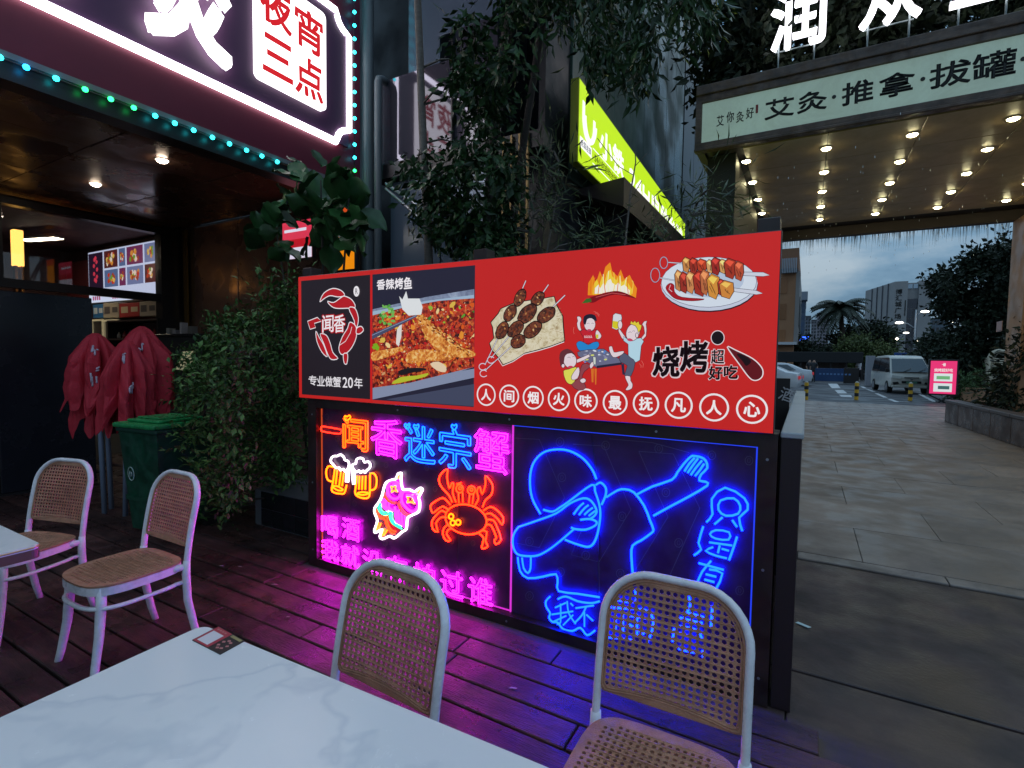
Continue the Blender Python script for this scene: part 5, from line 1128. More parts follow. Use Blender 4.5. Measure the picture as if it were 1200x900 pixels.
local(ld, 'lid', m_lid, gb); local(MB().tube([(-.2, .34, bz+.03), (.2, .34, bz+.03)], .014, 8).box(-.21, -.18, .3, .345, bz+.01, bz+.05).box(.18, .21, .3, .345, bz+.01, bz+.05), 'handle', m_bin, gb)
for sx in (-1, 1): local(MB().cyl((sx*.25-.025, .24, .09), .09, .05, 16, axis='x'), 'wheel', m_dark, gb)
em = MB(); c = Vector((-.13, -.268, .52))
em.tube([(c.x+.042*math.cos(a), -.2665-(c.z+.055*math.sin(a)-.5)*.075, c.z+.055*math.sin(a)) for a in [2*PI*k/20 for k in range(20)]], .004, 5, True); em.tube([(c.x-.012, -.27, c.z-.03), (c.x-.012, -.272, c.z+.025), (c.x+.014, -.271, c.z+.012), (c.x+.012, -.27, c.z-.02)], .004, 5)
local(em, 'emblem', mat('emblem', (.4, .5, .45), .5), gb)

for _o in [gb]: _o.scale = (.86, .86, 1)
# ---------------------------------------------------------------- folded red parasols
m_cloth = mat('red_cloth', (.62, .022, .045), .7, var=(.42, .014, .03), vs=6, bump=.4, bs=40); m_poleb = mat('blue_grey_pole', (.30, .36, .48), .35, metal=.3)
ub = P(133, 603, z=0)
def parasol(px, py, zt, r, sd_, label, tilt):
    t = thing('parasol', (px, py, 0), label, 'parasol', 'folded red parasols standing beside the bin'); rr_ = random.Random(sd_)
    top = Vector((px+tilt[0], py+tilt[1], zt)); base = Vector((px, py, 0))
    MB().tube([base, base+(top-base)*.99], .021, 10).build('pole', m_poleb, t)
    n = 108; rows = 18; vs = []; ph = [rr_.uniform(0, 6.28) for _ in range(6)]; L0 = rr_.uniform(.50, .66)
    low = [rr_.uniform(-.09, .07) for _ in range(8)]
    for j in range(rows):
        u = j/(rows-1)
        for k in range(n):
            a = 2*PI*k/n; fold = 1.5*(abs(math.sin(4.5*a+ph[0]+u*.5+.5*math.sin(2*a+ph[4])))**.7-.62)+.28*math.sin(3*a+ph[1]-2*u)+.10*math.sin(17*a+ph[2]+3*u)
            env = r*(.12+.72*min(1, u*2.2)**.6)*(1+.18*u)
            R1 = env*(1+.52*fold*min(1, u*2.6)); z = -u*L0-(low[int(k/n*8) % 8])*u*u-.22*abs(math.sin(4.5*a+ph[0]+u*.5+.5*math.sin(2*a+ph[4])))*u*u+.03*math.sin(9*u+ph[3]+3*a)*u
            R1 *= 1+.13*(abs(math.sin(8*u+3*a+ph[5]))-.5)*u+.09*(abs(math.sin(13*u-5*a+ph[3]))-.5)*u; z += .025*math.sin(13*a+9*u+ph[2])*u; c0_ = base.lerp(top, (zt+z)/zt); vs.append(Vector((c0_.x+R1*math.cos(a), c0_.y+R1*math.sin(a), zt+z)))
    fs = [(j*n+k, j*n+(k+1) % n, (j+1)*n+(k+1) % n, (j+1)*n+k) for j in range(rows-1) for k in range(n)]
    fs.append(tuple(range(n)))
    cl_ = MB().add(vs, fs, False).build('folded_cloth', m_cloth, t)
    return t, vs, n, cl_
specs = [(ub.x+.14, ub.y+.12, 1.70, .20, 1, 'folded red parasol nearest the green bin', (.06, .04)), (ub.x-.02, ub.y-.06, 1.66, .19, 5, 'foremost folded red parasol of the bundle', (-.03, -.02)), (ub.x-.13, ub.y+.04, 1.60, .18, 9, 'leftmost folded red parasol beside the black partition', (-.08, .0)), (ub.x+.02, ub.y+.22, 1.74, .20, 13, 'rearmost folded red parasol of the bundle', (.0, .04)), (ub.x+.22, ub.y+.0, 1.6, .17, 17, 'slimmest folded red parasol behind the bin lid', (.10, .0))]
cams = Vector((0, 0, 1.4))
for sp in specs:
    t, vs, n, cl_ = parasol(*sp)
    # white printing on the cloth: short strokes following the folds
    m = MB(); rr_ = random.Random(sp[4]+40)
    for g in range(2):
        kk = min(range(n), key=lambda k: (vs[7*n+k]-cams).length)+rr_.choice((-5, -2, 2, 5)); j0 = 3+g*5
        for q_ in range(6):
            j = j0+rr_.random()*2.2; k = kk+rr_.uniform(-1.8, 1.8); dj, dk = ((0, 1.6) if q_ % 2 else (1.3, .2))
            def sp_(jj, kk_):
                a = vs[(int(jj))*n+int(kk_) % n]; b = vs[(int(jj)+1)*n+int(kk_) % n]; c_ = vs[int(jj)*n+(int(kk_)+1) % n]; fj, fk = jj-int(jj), kk_-math.floor(kk_)
                return a+(b-a)*fj+(c_-a)*fk
            pts = [sp_(j+dj*w, k+dk*w) for w in (0, .33, .66, 1)]; cc = Vector((t.location.x, t.location.y, 0))
            pts = [p+Vector((p.x-cc.x, p.y-cc.y, 0)).normalized()*.004 for p in pts]; m.tube(pts, .008, 4)
    m.build('printed_mark', mat('cloth_print', (.6, .5, .6), .7), cl_)

# ================================================================ PLANTS
def leafm(n, c, v, r=.35): return mat(n, c, r, var=None, leaf=True) if False else _leafmat(n, c, v, r)
def _leafmat(n, c, v, r):
    m = mat(n, c, r, spec=.25)
    nd = m.node_tree.nodes; l = m.node_tree.links; b = nd['Principled BSDF']; at = nd.new('ShaderNodeAttribute'); at.attribute_name = 'leafv'
    k = nd.new('ShaderNodeMix'); k.data_type = 'RGBA'; k.inputs[6].default_value = (*c, 1); k.inputs[7].default_value = (*v, 1); l.new(at.outputs['Fac'], k.inputs[0]); l.new(k.outputs[2], b.inputs['Base Color'])
    return m
m_ficus = leafm('ficus_leaf', (.009, .024, .009), (.04, .095, .028), .33); m_bush = leafm('bush_leaf', (.014, .038, .012), (.085, .18, .04), .5)
m_fid = mat('fiddle_leaf', (.035, .12, .03), .35, var=(.015, .05, .015), vs=8, objvar=.4); m_bam = leafm('bamboo_leaf', (.03, .05, .03), (.13, .17, .07), .4)
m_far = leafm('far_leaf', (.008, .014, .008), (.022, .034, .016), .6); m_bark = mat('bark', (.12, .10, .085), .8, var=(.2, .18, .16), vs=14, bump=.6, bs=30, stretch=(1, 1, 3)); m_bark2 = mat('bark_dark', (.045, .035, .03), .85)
def leaf(mb, p, d, up, L_, w, fold=.25, rr=None):
    d = d.normalized(); s = nrm2(d.cross(up)); n = s.cross(d)
    v = rr.random()
    mb.add([p, p+d*L_*.5+s*w*.5+n*fold*w*.4, p+d*L_*.5-s*w*.5+n*fold*w*.4, p+d*L_*.5-n*0, p+d*L_-n*L_*.12], [(0, 3, 1), (0, 2, 3), (3, 4, 1), (3, 2, 4)])
    mb.attr += [v]*5
def rdir(rr, down=0.):
    while True:
        v = Vector((rr.uniform(-1, 1), rr.uniform(-1, 1), rr.uniform(-1, 1)))
        if .01 < v.length < 1: v.normalize(); v.z -= down; return v.normalized()
def foliage(cl, n, L_, w, rr, down=.5, sig=1., flat=False):
    """cl: list of (centre, radius); leaves set on short twigs around each centre"""
    mb = MB(); tot = sum(r[1]**2 for r in cl)
    for c, r in cl:
        k = int(n*r*r/tot)
        for _ in range(max(3, k//4)):
            o = Vector(c)+rdir(rr)*r*(rr.random()**.5)*sig; d = rdir(rr, down)
            for q in range(4):
                dd = (d+rdir(rr)*.8).normalized(); up = rdir(rr) if not flat else (Vector((0, 0, 1))+rdir(rr)*.5).normalized()
                k_ = rr.uniform(.5, 1.35); leaf(mb, o+d*L_*.8*q, dd, up, L_*k_, w*k_*rr.uniform(.75, 1.15), .25, rr)
    return mb
def plant(name, base, label, cat_, cl, n, L_, w, m, seed, trunk=None, down=.5, group=None, bark=None, flat=False, twigs=True):
    rr = random.Random(seed); t = thing(name, base, label, cat_, group)
    foliage(cl, n, L_, w, rr, down, flat=flat).build('foliage', m, t, kind='stuff', recalc=False)
    if trunk:
        for tr in trunk: MB().tube(smooth(tr[0], 4), [tr[1]+(tr[2]-tr[1])*i/(len(smooth(tr[0], 4))-1) for i in range(len(smooth(tr[0], 4)))], 9).build('trunk', bark or m_bark, t)
    if twigs and trunk:
        b = MB()
        for c, r in cl:
            c = Vector(c); o = min((p for tr in trunk for p in smooth([Vector(q) for q in tr[0]], 6)), key=lambda p: (p-c).length+.6*max(0, p.z-c.z))
            if (o-c).length > (.55 if r < .3 else 2.5): continue
            b.tube([o, (o+c)/2+Vector((0, 0, r*.3)), c], [.012, .008, .004], 5)
        b.build('branch', bark or m_bark, t)
    return t
rg = random.Random(11)
def area(poly_, yy, dy, n, r):
    """cluster centres spread over a traced outline, at depth yy +- dy"""
    xs = [p[0] for p in poly_]; ys = [p[1] for p in poly_]; o = []
    def ins(x, y):
        c = False; j = len(poly_)-1
        for i in range(len(poly_)):
            xi, yi = poly_[i]; xj, yj = poly_[j]
            if (yi > y) != (yj > y) and x < (xj-xi)*(y-yi)/(yj-yi)+xi: c = not c
            j = i
        return c
    while len(o) < n:
        x, y = rg.uniform(min(xs), max(xs)), rg.uniform(min(ys), max(ys))
        if ins(x, y): o.append((P(x, y, y=yy+rg.uniform(-dy, dy)), r*rg.uniform(.7, 1.2)))
    return o
# slim trunk with leafy sprays beside it
a, b, c, d = P(489, -40, y=3.7), P(492, 60, y=3.7), P(497, 190, y=3.7), P(503, 320, y=3.7)
up_ = Vector((-3.1, 3.7, 6)); 
cl = area([(545, 0), (600, 0), (610, 60), (592, 120), (596, 200), (590, 290), (560, 300), (520, 300), (486, 250), (478, 200), (500, 175), (535, 170), (545, 120), (520, 80), (540, 40)], 3.75, .3, 46, .13)
plant('ficus_tree', (d.x, 3.7, 0), 'ficus tree with a slim pale straight trunk and dense glossy dark leaves behind the banner', 'tree', cl, 4600, .088, .043, m_ficus, 21, trunk=[([(d.x+.02, 3.7, 0), d, c, b, a, up_], .042, .028)], down=1.0)
t1, t2, t3 = P(570, 330, y=4.2), P(578, 180, y=4.2), P(604, -30, y=4.2)
cl = area([(560, -60), (830, -60), (838, -10), (822, 10), (800, 15), (776, 50), (745, 72), (700, 68), (680, 40), (640, 5), (600, -10)], 4.0, .6, 46, .16)+[((rg.uniform(-2.6, -.9), rg.uniform(3.2, 5), rg.uniform(4.9, 6.2)), .4) for _ in range(26)]
plant('weeping_tree', (t1.x, 4.2, 0), 'weeping fig with twin dark trunks and hanging leaves over the yellow sign', 'tree', cl, 12500, .115, .034, m_ficus, 33, trunk=[([(t1.x, 4.2, 0), t1, t2, t3, t3+Vector((.3, 0, 1))], .06, .045), ([(t1.x+.2, 4.25, 0), P(596, 330, y=4.25), P(612, 180, y=4.25), P(645, -30, y=4.25)], .045, .03)], down=2.2, bark=m_bark2)
cl = area([(605, 200), (640, 170), (668, 210), (672, 300), (560, 310), (560, 270)], 4.0, .3, 15, .12)
plant('bamboo', (-2.1, 4, 0), 'narrow leaved bamboo clump showing above the banner left of the yellow sign', 'plant', cl, 800, .14, .015, m_bam, 41, trunk=[([(-2.5, 4, 0), P(640, 300, y=4), P(655, 190, y=4)], .01, .005), ([(-2.6, 4.1, 0), P(620, 300, y=4), P(622, 230, y=4)], .01, .005)], down=.1, bark=m_bam if False else m_bark)
cl = area([(660, 270), (760, 262), (800, 285), (800, 300), (640, 305)], 4.3, .3, 14, .1)
plant('shrub', (-1.6, 4.3, 0), 'low dark grassy shrub just above the top edge of the banner', 'plant', cl, 500, .11, .012, m_bam, 43, down=.0)
cl = area([(800, 225), (835, 205), (858, 235), (850, 262), (815, 285), (800, 262)], 4.6, .2, 14, .1)
plant('bamboo', (-.9, 4.6, 0), 'slender bamboo spray in front of the far end of the yellow sign', 'plant', cl, 420, .15, .013, m_bam, 47, trunk=[([(-.95, 4.6, 0), P(806, 300, y=4.6), P(822, 225, y=4.6)], .012, .006)], down=.2)
# bare sapling in front of the yellow sign
bs = thing('sapling', (-1.35, 4.0, 0), 'bare thin sapling with forked twigs in front of the yellow sign', 'tree')
q0 = [P(a, b, y=4.0) for a, b in ((731, 300), (735, 262), (739, 225), (745, 190), (744, 176))]
m = MB().tube([(q0[0].x-.03, 4.0, 0)]+q0, [.012, .009, .008, .007, .005, .003], 6)
for pts in (((735, 250), (712, 262)), ((738, 235), (752, 212)), ((742, 205), (725, 195), (700, 162)), ((744, 195), (758, 180)), ((736, 245), (752, 232))): m.tube([P(a, b, y=4.0) for a, b in pts], .003, 5)
m.build('trunk', m_bark, bs)
# fiddle leaf fig: each large leaf its own piece
fg = thing('fiddle_leaf_fig', (-3.95, 3.25, 0), 'fiddle leaf fig with big broad glossy leaves behind the left end of the banner', 'plant')
nu, nv = 7, 5; vs = []
for i in range(nu):
    u = i/(nu-1); w = .5*math.sin(PI*min(1, u*1.02)**.75)*(.62+.5*u); w = max(w, .02)
    for j in range(nv):
        v = (j/(nv-1)-.5)*2; vs.append((v*w*.20*1.5, u*.30, .03*abs(v)-.05*u*u+.012*math.sin(u*17)*abs(v)))
lm = MB().add(vs, [(i*nv+j, i*nv+j+1, (i+1)*nv+j+1, (i+1)*nv+j) for i in range(nu-1) for j in range(nv-1)], True).mesh('leaf', [m_fid], recalc=False)
rl = random.Random(5); stem = MB()
for poly_, nl in (([(345, 175), (365, 172), (400, 200), (420, 215), (425, 290), (440, 305), (360, 310), (340, 260), (325, 215)], 46), ([(285, 245), (330, 235), (350, 262), (340, 305), (300, 290)], 20), ([(380, 205), (420, 225), (455, 285), (450, 308), (400, 308)], 18)):
    cs = area(poly_, 3.2, .22, nl, .1); cen = sum((c[0] for c in cs), Vector())/nl; low = Vector((cen.x*.6-3.9*.4, 3.25, 1.7)); stem.tube([(-3.95, 3.25, 0), low, cen+Vector((0, 0, .2))], [.02, .014, .006], 6)
    for c, r in cs:
        d = (c-cen); d.z += rl.uniform(-.05, .3); d = nrm2(d+rdir(rl)*.18); o = share('leaf', lm, fg, c-d*.14); k = rl.uniform(.62, 1.0); o.scale = (k, k, k)
        o.rotation_mode = 'QUATERNION'; o.rotation_quaternion = d.to_track_quat('Y', 'Z') @ Vector((0, 1, 0)).rotation_difference(Vector((0, 1, 0))); o.rotation_quaternion = o.rotation_quaternion @ Matrix.Rotation(rl.uniform(-1.3, 1.3), 3, 'Y').to_quaternion()
stem.build('stem', m_bark2, fg)
# dense bush beside the banner
cl = []
outb = [(318, 312), (335, 318), (352, 340), (356, 460), (360, 545), (340, 562), (285, 590), (258, 608), (235, 590), (222, 540), (200, 480), (215, 445), (205, 420), (240, 395), (262, 372), (300, 350)]
cl = area(outb, 2.85, .38, 150, .15)
cl += area([(208, 425), (240, 395), (295, 400), (280, 580), (258, 604), (238, 585), (226, 540), (212, 480)], 2.2, .2, 60, .12)
plant('bush', (-3.95, 2.85, 0), 'tall dense small leaved bush between the green bin and the banner', 'bush', cl, 15000, .056, .027, m_bush, 55, trunk=[([(-3.95, 2.9, 0), (-3.95, 2.88, .6), (-3.9, 2.85, 1.4)], .03, .015)], down=-.15, flat=True, bark=m_bark2)
# tiled planter under the bush
plb = thing('tiled_planter', (-3.55, 2.9, 0), 'low planter faced in black tiles with pale joints beside the kiosk', 'planter')
px0, px1 = P(296, 605, y=2.72).x, -3.12
MB().box(px0+.01, px1-.01, 2.74, 3.3, .026, .33).build('core', mat('joint', (.10, .10, .11), .8), plb)
tmesh = MB().box(-.071, .071, -.005, .005, -.071, .071, bev=.002).mesh('tile', [mat('black_tile', (.014, .014, .017), .15, objvar=.2)])
for i in range(int((px1-px0)/.147)):
    for j in range(2): share('tile', tmesh, plb, (px1-.083-i*.147, 2.737, .105+j*.147))
for i in range(3):
    for j in range(2): share('tile', tmesh, plb, (px1-.008, 2.82+i*.147, .105+j*.147), rot=(0, 0, PI/2))
MB().box(px1-.55, px1-.05, 2.8, 2.815, .44, .455).build('label_rail', mat('steel'), plb)

# ================================================================ THE STREET BEYOND
# planter wall at the right of the plaza
pwl = thing('planter_wall', (5, 17, 0), 'long low brown stone planter wall along the right side of the plaza', 'wall')
w0, w1 = P(1107, 494, z=0), P(1200, 526, z=0); dirw = (w1-w0).normalized(); far_ = w0; near = w0+dirw*9
sn = Vector((dirw.y, -dirw.x, 0))*-1
if sn.x < 0: sn = -sn
nst = 9
m_pw = mat('planter_stone', (.13, .08, .07), .4, stain=.4, ss=1.5, var=(.11, .075, .07), vs=3, objvar=.1)
for k in range(nst):
    a = far_+dirw*k; 
    bx_ = MB().box(0, .992, 0, .16, 0, .5, bev=.01).mesh('stone_panel', [m_pw]); o = share('stone_panel', bx_, pwl, a, rot=(0, 0, math.atan2(dirw.y, dirw.x))) if True else None
    cp_ = MB().box(0, .994, -.03, .26, .501, .57, bev=.012).mesh('coping', [mat('coping', (.10, .075, .075), .4, objvar=.1)]); share('coping', cp_, pwl, a, rot=(0, 0, math.atan2(dirw.y, dirw.x)))
far2 = far_+sn*6
MB().add([far_+Vector((0, 0, 0)), far2, far2+Vector((0, 0, .5)), far_+Vector((0, 0, .5))], [(0, 1, 2, 3)]).build('end_face', m_pw, pwl)
def blob(cx, cy, cz, r, n, seed, fl=.7):
    q = random.Random(seed); return [(Vector((cx+q.gauss(0, .45)*r, cy+q.gauss(0, .45)*r, cz+q.gauss(0, .45)*r*fl)), r*.33) for _ in range(n)]
# dark shrubs in it, right edge
cl = area([(1172, 478), (1176, 452), (1185, 440), (1198, 410), (1230, 370), (1230, 490), (1190, 488)], 15.5, .8, 34, .36)
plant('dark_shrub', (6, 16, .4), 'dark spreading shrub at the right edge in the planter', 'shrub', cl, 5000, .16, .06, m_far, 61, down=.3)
cl = area([(1118, 470), (1118, 446), (1130, 441), (1153, 444), (1155, 462), (1150, 470)], 27, .5, 26, .5)
plant('clipped_hedge', (7.2, 27, 0), 'square clipped green hedge behind the pink advertising board', 'hedge', cl, 2600, .14, .07, leafm('hedge_leaf', (.03, .06, .02), (.07, .12, .04), .6), 63, down=0)
# large tree at the right
def bigtree(label, polys, yy, dy, n, r, nl, L_, w, seed, trunk, m=m_far, down=.3, name='street_tree'):
    cl = []
    for p, k in polys: cl += area(p, yy, dy, k, r)
    return plant(name, (trunk[0][0][0][0], yy, 0), label, 'tree', cl, nl, L_, w, m, seed, trunk=trunk, down=down, bark=m_bark2)
tb = P(1150, 470, y=30)
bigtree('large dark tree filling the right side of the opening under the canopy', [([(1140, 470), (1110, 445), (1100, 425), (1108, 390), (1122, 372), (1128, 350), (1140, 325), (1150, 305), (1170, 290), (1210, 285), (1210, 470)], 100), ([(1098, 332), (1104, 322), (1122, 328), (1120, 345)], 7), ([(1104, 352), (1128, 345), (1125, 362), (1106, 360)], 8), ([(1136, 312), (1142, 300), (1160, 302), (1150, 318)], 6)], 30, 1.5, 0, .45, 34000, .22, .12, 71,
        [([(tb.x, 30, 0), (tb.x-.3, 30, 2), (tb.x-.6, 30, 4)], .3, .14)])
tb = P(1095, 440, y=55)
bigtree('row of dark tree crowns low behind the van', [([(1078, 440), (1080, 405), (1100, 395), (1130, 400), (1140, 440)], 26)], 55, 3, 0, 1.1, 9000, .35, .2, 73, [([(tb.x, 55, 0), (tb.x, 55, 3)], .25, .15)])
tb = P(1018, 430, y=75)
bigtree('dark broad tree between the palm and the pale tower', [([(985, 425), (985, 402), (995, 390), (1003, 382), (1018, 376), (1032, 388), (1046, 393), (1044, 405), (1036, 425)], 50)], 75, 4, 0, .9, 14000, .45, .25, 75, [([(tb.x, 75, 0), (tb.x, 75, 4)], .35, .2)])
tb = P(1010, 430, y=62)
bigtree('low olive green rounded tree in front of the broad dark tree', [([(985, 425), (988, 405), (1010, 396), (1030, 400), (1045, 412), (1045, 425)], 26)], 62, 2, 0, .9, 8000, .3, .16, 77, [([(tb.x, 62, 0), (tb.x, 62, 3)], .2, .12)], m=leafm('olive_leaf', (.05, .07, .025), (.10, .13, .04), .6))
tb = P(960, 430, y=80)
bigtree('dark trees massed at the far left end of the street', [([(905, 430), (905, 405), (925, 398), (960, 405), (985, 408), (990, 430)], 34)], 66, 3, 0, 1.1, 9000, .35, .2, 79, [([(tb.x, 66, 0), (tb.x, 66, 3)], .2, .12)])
# palm
pb = P(985, 425, y=70); ptp = P(985, 362, y=70)
pt_ = thing('palm_tree', (pb.x, 70, 0), 'tall palm silhouetted against the sky at the far end of the street', 'tree')
MB().tube([(pb.x, 70, 0), (pb.x+.1, 70, 4), (ptp.x, 70, ptp.z)], [.35, .26, .22], 10).build('trunk', m_bark2, pt_)
rq = random.Random(3); m_pf = mat('palm_leaf', (.02, .032, .018), .6)
for k in range(46):
    a = rq.uniform(0, 2*PI); el = rq.uniform(-.5, 1.45); Lf = rq.uniform(2.4, 3.2); m = MB(); o = Vector((ptp.x, 70, ptp.z)); spine = []
    for i in range(9):
        u = i/8; spine.append(o+Vector((math.cos(a)*Lf*u*math.cos(el*(1-u*.5)), math.sin(a)*Lf*u*math.cos(el*(1-u*.5)), Lf*u*math.sin(el)-2.0*u*u)))
    m.tube(spine, [.05-.005*i for i in range(9)], 4)
    for i in range(1, 9):
        for s_ in (-1, 1):
            for q_ in (0, .5):
                p = spine[i]+(spine[i-1]-spine[i])*q_; t_ = nrm2(spine[i]-spine[i-1]); sd2 = nrm2(t_.cross(Vector((0, 0, 1)))); d = (sd2*s_*.8+t_*.5+Vector((0, 0, -.55))).normalized()*(1.0-.05*i)
                m.add([p, p+d*.5+t_*.13, p+d, p+d*.5-t_*.13], [(0, 1, 2, 3)])
    m.build('frond', m_pf, pt_, recalc=False)
# pale tower
TY = 180
T0, T1, T2 = P(1038, 340, y=TY+14), P(1049, 330, y=TY), P(1093, 329, y=TY)
tw = thing('tower_building', (T1.x, TY, 0), 'pale grey tower with a dark glass stripe and black characters down its corner', 'building')
m_tw = mat('tower_stone', (.30, .29, .29), .7, var=(.26, .25, .25), vs=.2); zt_w = T1.z
gx0, gx1 = P(1064, 340, y=TY).x, P(1077, 340, y=TY).x
MB().prism([(T1.x, TY, 0), (gx0, TY, 0), (gx0, TY+20, 0), (T1.x-5.2, TY+20, 0)], (0, 0, zt_w)).box(gx1, T2.x, TY, TY+20, 0, zt_w).box(gx0, gx1, TY+1.2, TY+20, 0, zt_w-.4).build('wall', m_tw, tw)
pm_ = mat('tower_glass', (.03, .04, .06), .15, metal=.3, objvar=.3)
gw = (gx1-gx0)/2-.12; pn = MB().box(-gw/2, gw/2, -.05, .05, -1.3, 1.3).mesh('pane', [pm_])
for j in range(int((zt_w-6)/2.8)):
    for i in range(2): share('pane', pn, tw, (gx0+(i+.5)*(gx1-gx0)/2, TY+1.1, 4+j*2.8))
for i in range(2): MB().box(gx0+(i+.1)*(gx1-gx0)/2, gx0+(i+.9)*(gx1-gx0)/2, TY+.9, TY+1, zt_w-2.0, zt_w-.8).build('pane', mat('sky_pane', (.3, .4, .5), .2, metal=.5), tw)
m = MB(); cx0 = P(1053, 340, y=TY).x
for k, s in enumerate('博汇城广场'):
    z0 = zt_w-3.0-k*1.72; text(m, s, (cx0-.6, TY-.05, z0-.6), (1.45, 0, 0), (0, 0, 1.45), .03)
m.box(cx0+1.55, cx0+1.8, TY-.06, TY-.01, zt_w-9.6, zt_w-5.3); m.build('lettering', m_ink, tw, recalc=False)
for k in range(1, 5): MB().prism([(T1.x-5.2*k/5.5-.12, TY+20*k/5.5-.0, 0), (T1.x-5.2*k/5.5-.3, TY+20*k/5.5, 0), (T1.x-5.2*k/5.5-.3, TY+20*k/5.5+.6, 0)], (0, 0, zt_w)).build('rib', mat('tower_rib', (.10, .10, .12), .7), tw)
def block(name, label, px0, px1, pyt, yy, depth, col, floors=8, bays=3, glass=(.03, .04, .05), side=True):
    A = P(px0, pyt, y=yy); B = P(px1, pyt, y=yy); t = thing(name, ((A.x+B.x)/2, yy, 0), label, 'building')
    MB().box(A.x, B.x, yy, yy+depth, 0, A.z).build('wall', mat('bw_'+label[:12], col, .7, var=tuple(v*.85 for v in col), vs=.3), t)
    MB().box(A.x-.1, B.x+.1, yy-.1, yy+depth+.1, A.z, A.z+.4).build('roof', mat('bw_roof', (.06, .06, .07), .7), t)
    w = (B.x-A.x)/bays; h = A.z/floors; g = mat('bg_'+label[:12], glass, .2, objvar=.4)
    pn = MB().box(-w*.32, w*.32, -.06, .04, -h*.3, h*.3).mesh('window', [g])
    for i in range(bays):
        for j in range(1, floors): share('window', pn, t, (A.x+(i+.5)*w, yy, (j+.5)*h))
    if side:
        d = depth/4; ps = MB().box(-.04, .06, -d*.32, d*.32, -h*.3, h*.3).mesh('window', [g])
        for i in range(4):
            for j in range(1, floors): share('window', ps, t, (B.x, yy+(i+.5)*d, (j+.5)*h))
    return t, A, B
# orange corner building with a ribbed grey box
t, A, B = block('corner_building', 'orange brown corner building at the left end of the opening', 880, 933, 322, 58, 14, (.32, .15, .07), 4, 1, glass=(.25, .11, .05), side=False)
A2 = P(890, 294, y=59); B2 = P(936.5, 294, y=59); MB().box(A2.x, B2.x, 59, 78, A.z+.45, A2.z).build('upper_block', mat('orange_dark', (.22, .10, .05), .7), t)
for k in range(9): 
    xk = P(917+k*2.0, 300, y=57.4).x; MB().box(xk, xk+.09, 57.4, 57.9, P(917, 320, y=57.4).z, P(917, 303, y=57.4).z).build('rib', mat('rib_grey', (.3, .32, .36), .5), t)
MB().box(B.x+.01, B.x+.35, 58, 76, 3.2, P(933, 318, y=58).z).build('side_panel', mat('side_grey', (.22, .2, .19), .6), t)
MB().box(A.x, B.x+.3, 57.2, 58, 3.1, 3.35).build('ledge', mat('ledge', (.5, .5, .52), .6), t)
for k in range(4): MB().box(B.x+.36, B.x+.42, 60+k*4, 62+k*4, 5+k*.0, 8).build('window', mat('win_dark', (.03, .03, .035), .3), t)
block('glass_tower', 'dark blue glass tower with a round top sign behind the orange building', 934, 944, 352, 110, 18, (.06, .09, .14), 10, 2, glass=(.05, .09, .16))
tt = P(940, 348, y=109); MB().box(tt.x-1.6, tt.x+.9, 109, 112, tt.z-.6, tt.z+1.0, bev=.1).build('roof_sign', mat('grey_sign', (.2, .22, .26), .6), None, label='pale sign box standing on top of the dark glass tower', cat='sign')
block('apartment_tower', 'grey apartment tower, third from the left in the street', 944, 950, 372, 150, 14, (.15, .16, .2), 14, 2)
block('apartment_tower', 'slim tower just left of the palm crown', 951, 957, 376, 190, 14, (.20, .19, .22), 14, 2)
block('apartment_tower', 'pale pinkish tower partly hidden by the palm', 958, 972, 368, 230, 20, (.24, .21, .24), 16, 4)
block('far_block', 'low bluish block right of the pale tower', 1092, 1112, 374, 200, 20, (.12, .16, .2), 7, 4)
q = P(939, 397, y=100); MB().box(q.x-1.1, q.x+1.1, 99.8, 100, q.z-.25, q.z+.35).build('lit_sign', glow('blue_sign', (.03, .12, 1.0), 3), None, label='small blue lit sign at the foot of the glass tower', cat='sign')
# low pavilion and fences across the street end
pv = thing('pavilion', (1.2, 50, 0), 'low dark pavilion roof across the far end of the car park', 'building')
a, b = P(905, 412, y=50), P(1012, 412, y=50); c = P(905, 424, y=50)
MB().box(a.x, b.x, 50, 53, c.z, a.z, bev=.04).build('roof', mat('pav_dark', (.012, .012, .014), .8), pv)
for k in range(7): xk = a.x+(b.x-a.x)*k/6; MB().box(xk-.06, xk+.06, 50.2, 50.4, 0, c.z).build('post', m_dark, pv)
MB().box(a.x+2, b.x-1, 52, 52.2, .3, 1.5).build('panel', mat('pav_panel', (.08, .05, .045), .6, var=(.15, .12, .1), vs=1), pv)
bf = thing('blue_hoarding', (1.8, 43, 0), 'dark blue printed hoarding standing at the end of the parking lane', 'hoarding')
a, b = P(955, 446, y=43), P(989, 432, y=43)
MB().box(a.x, b.x, 43, 43.08, .1, b.z, bev=.01).build('panel', mat('hoard_blue', (.012, .045, .13), .5), bf)
m = MB(); 
for k in range(9): rect(m, a.x+.25+k*.22, a.x+.38+k*.22, b.z*.55, b.z*.66, 42.99)
m.build('print', mat('hoard_print', (.1, .2, .4), .5), bf, recalc=False)
MB().box(b.x+.02, b.x+.9, 43, 43.6, 0, b.z+.05).build('end_box', m_dark, bf)
a, b = P(1015, 444, y=40), P(1026, 417, y=40)
o = MB().box(a.x, b.x, 40, 41, 0, b.z, bev=.02).build('meter_box', mat('box_grey', (.25, .25, .28), .6)); tag(o, 'tall plain grey cabinet standing left of the van', 'cabinet')
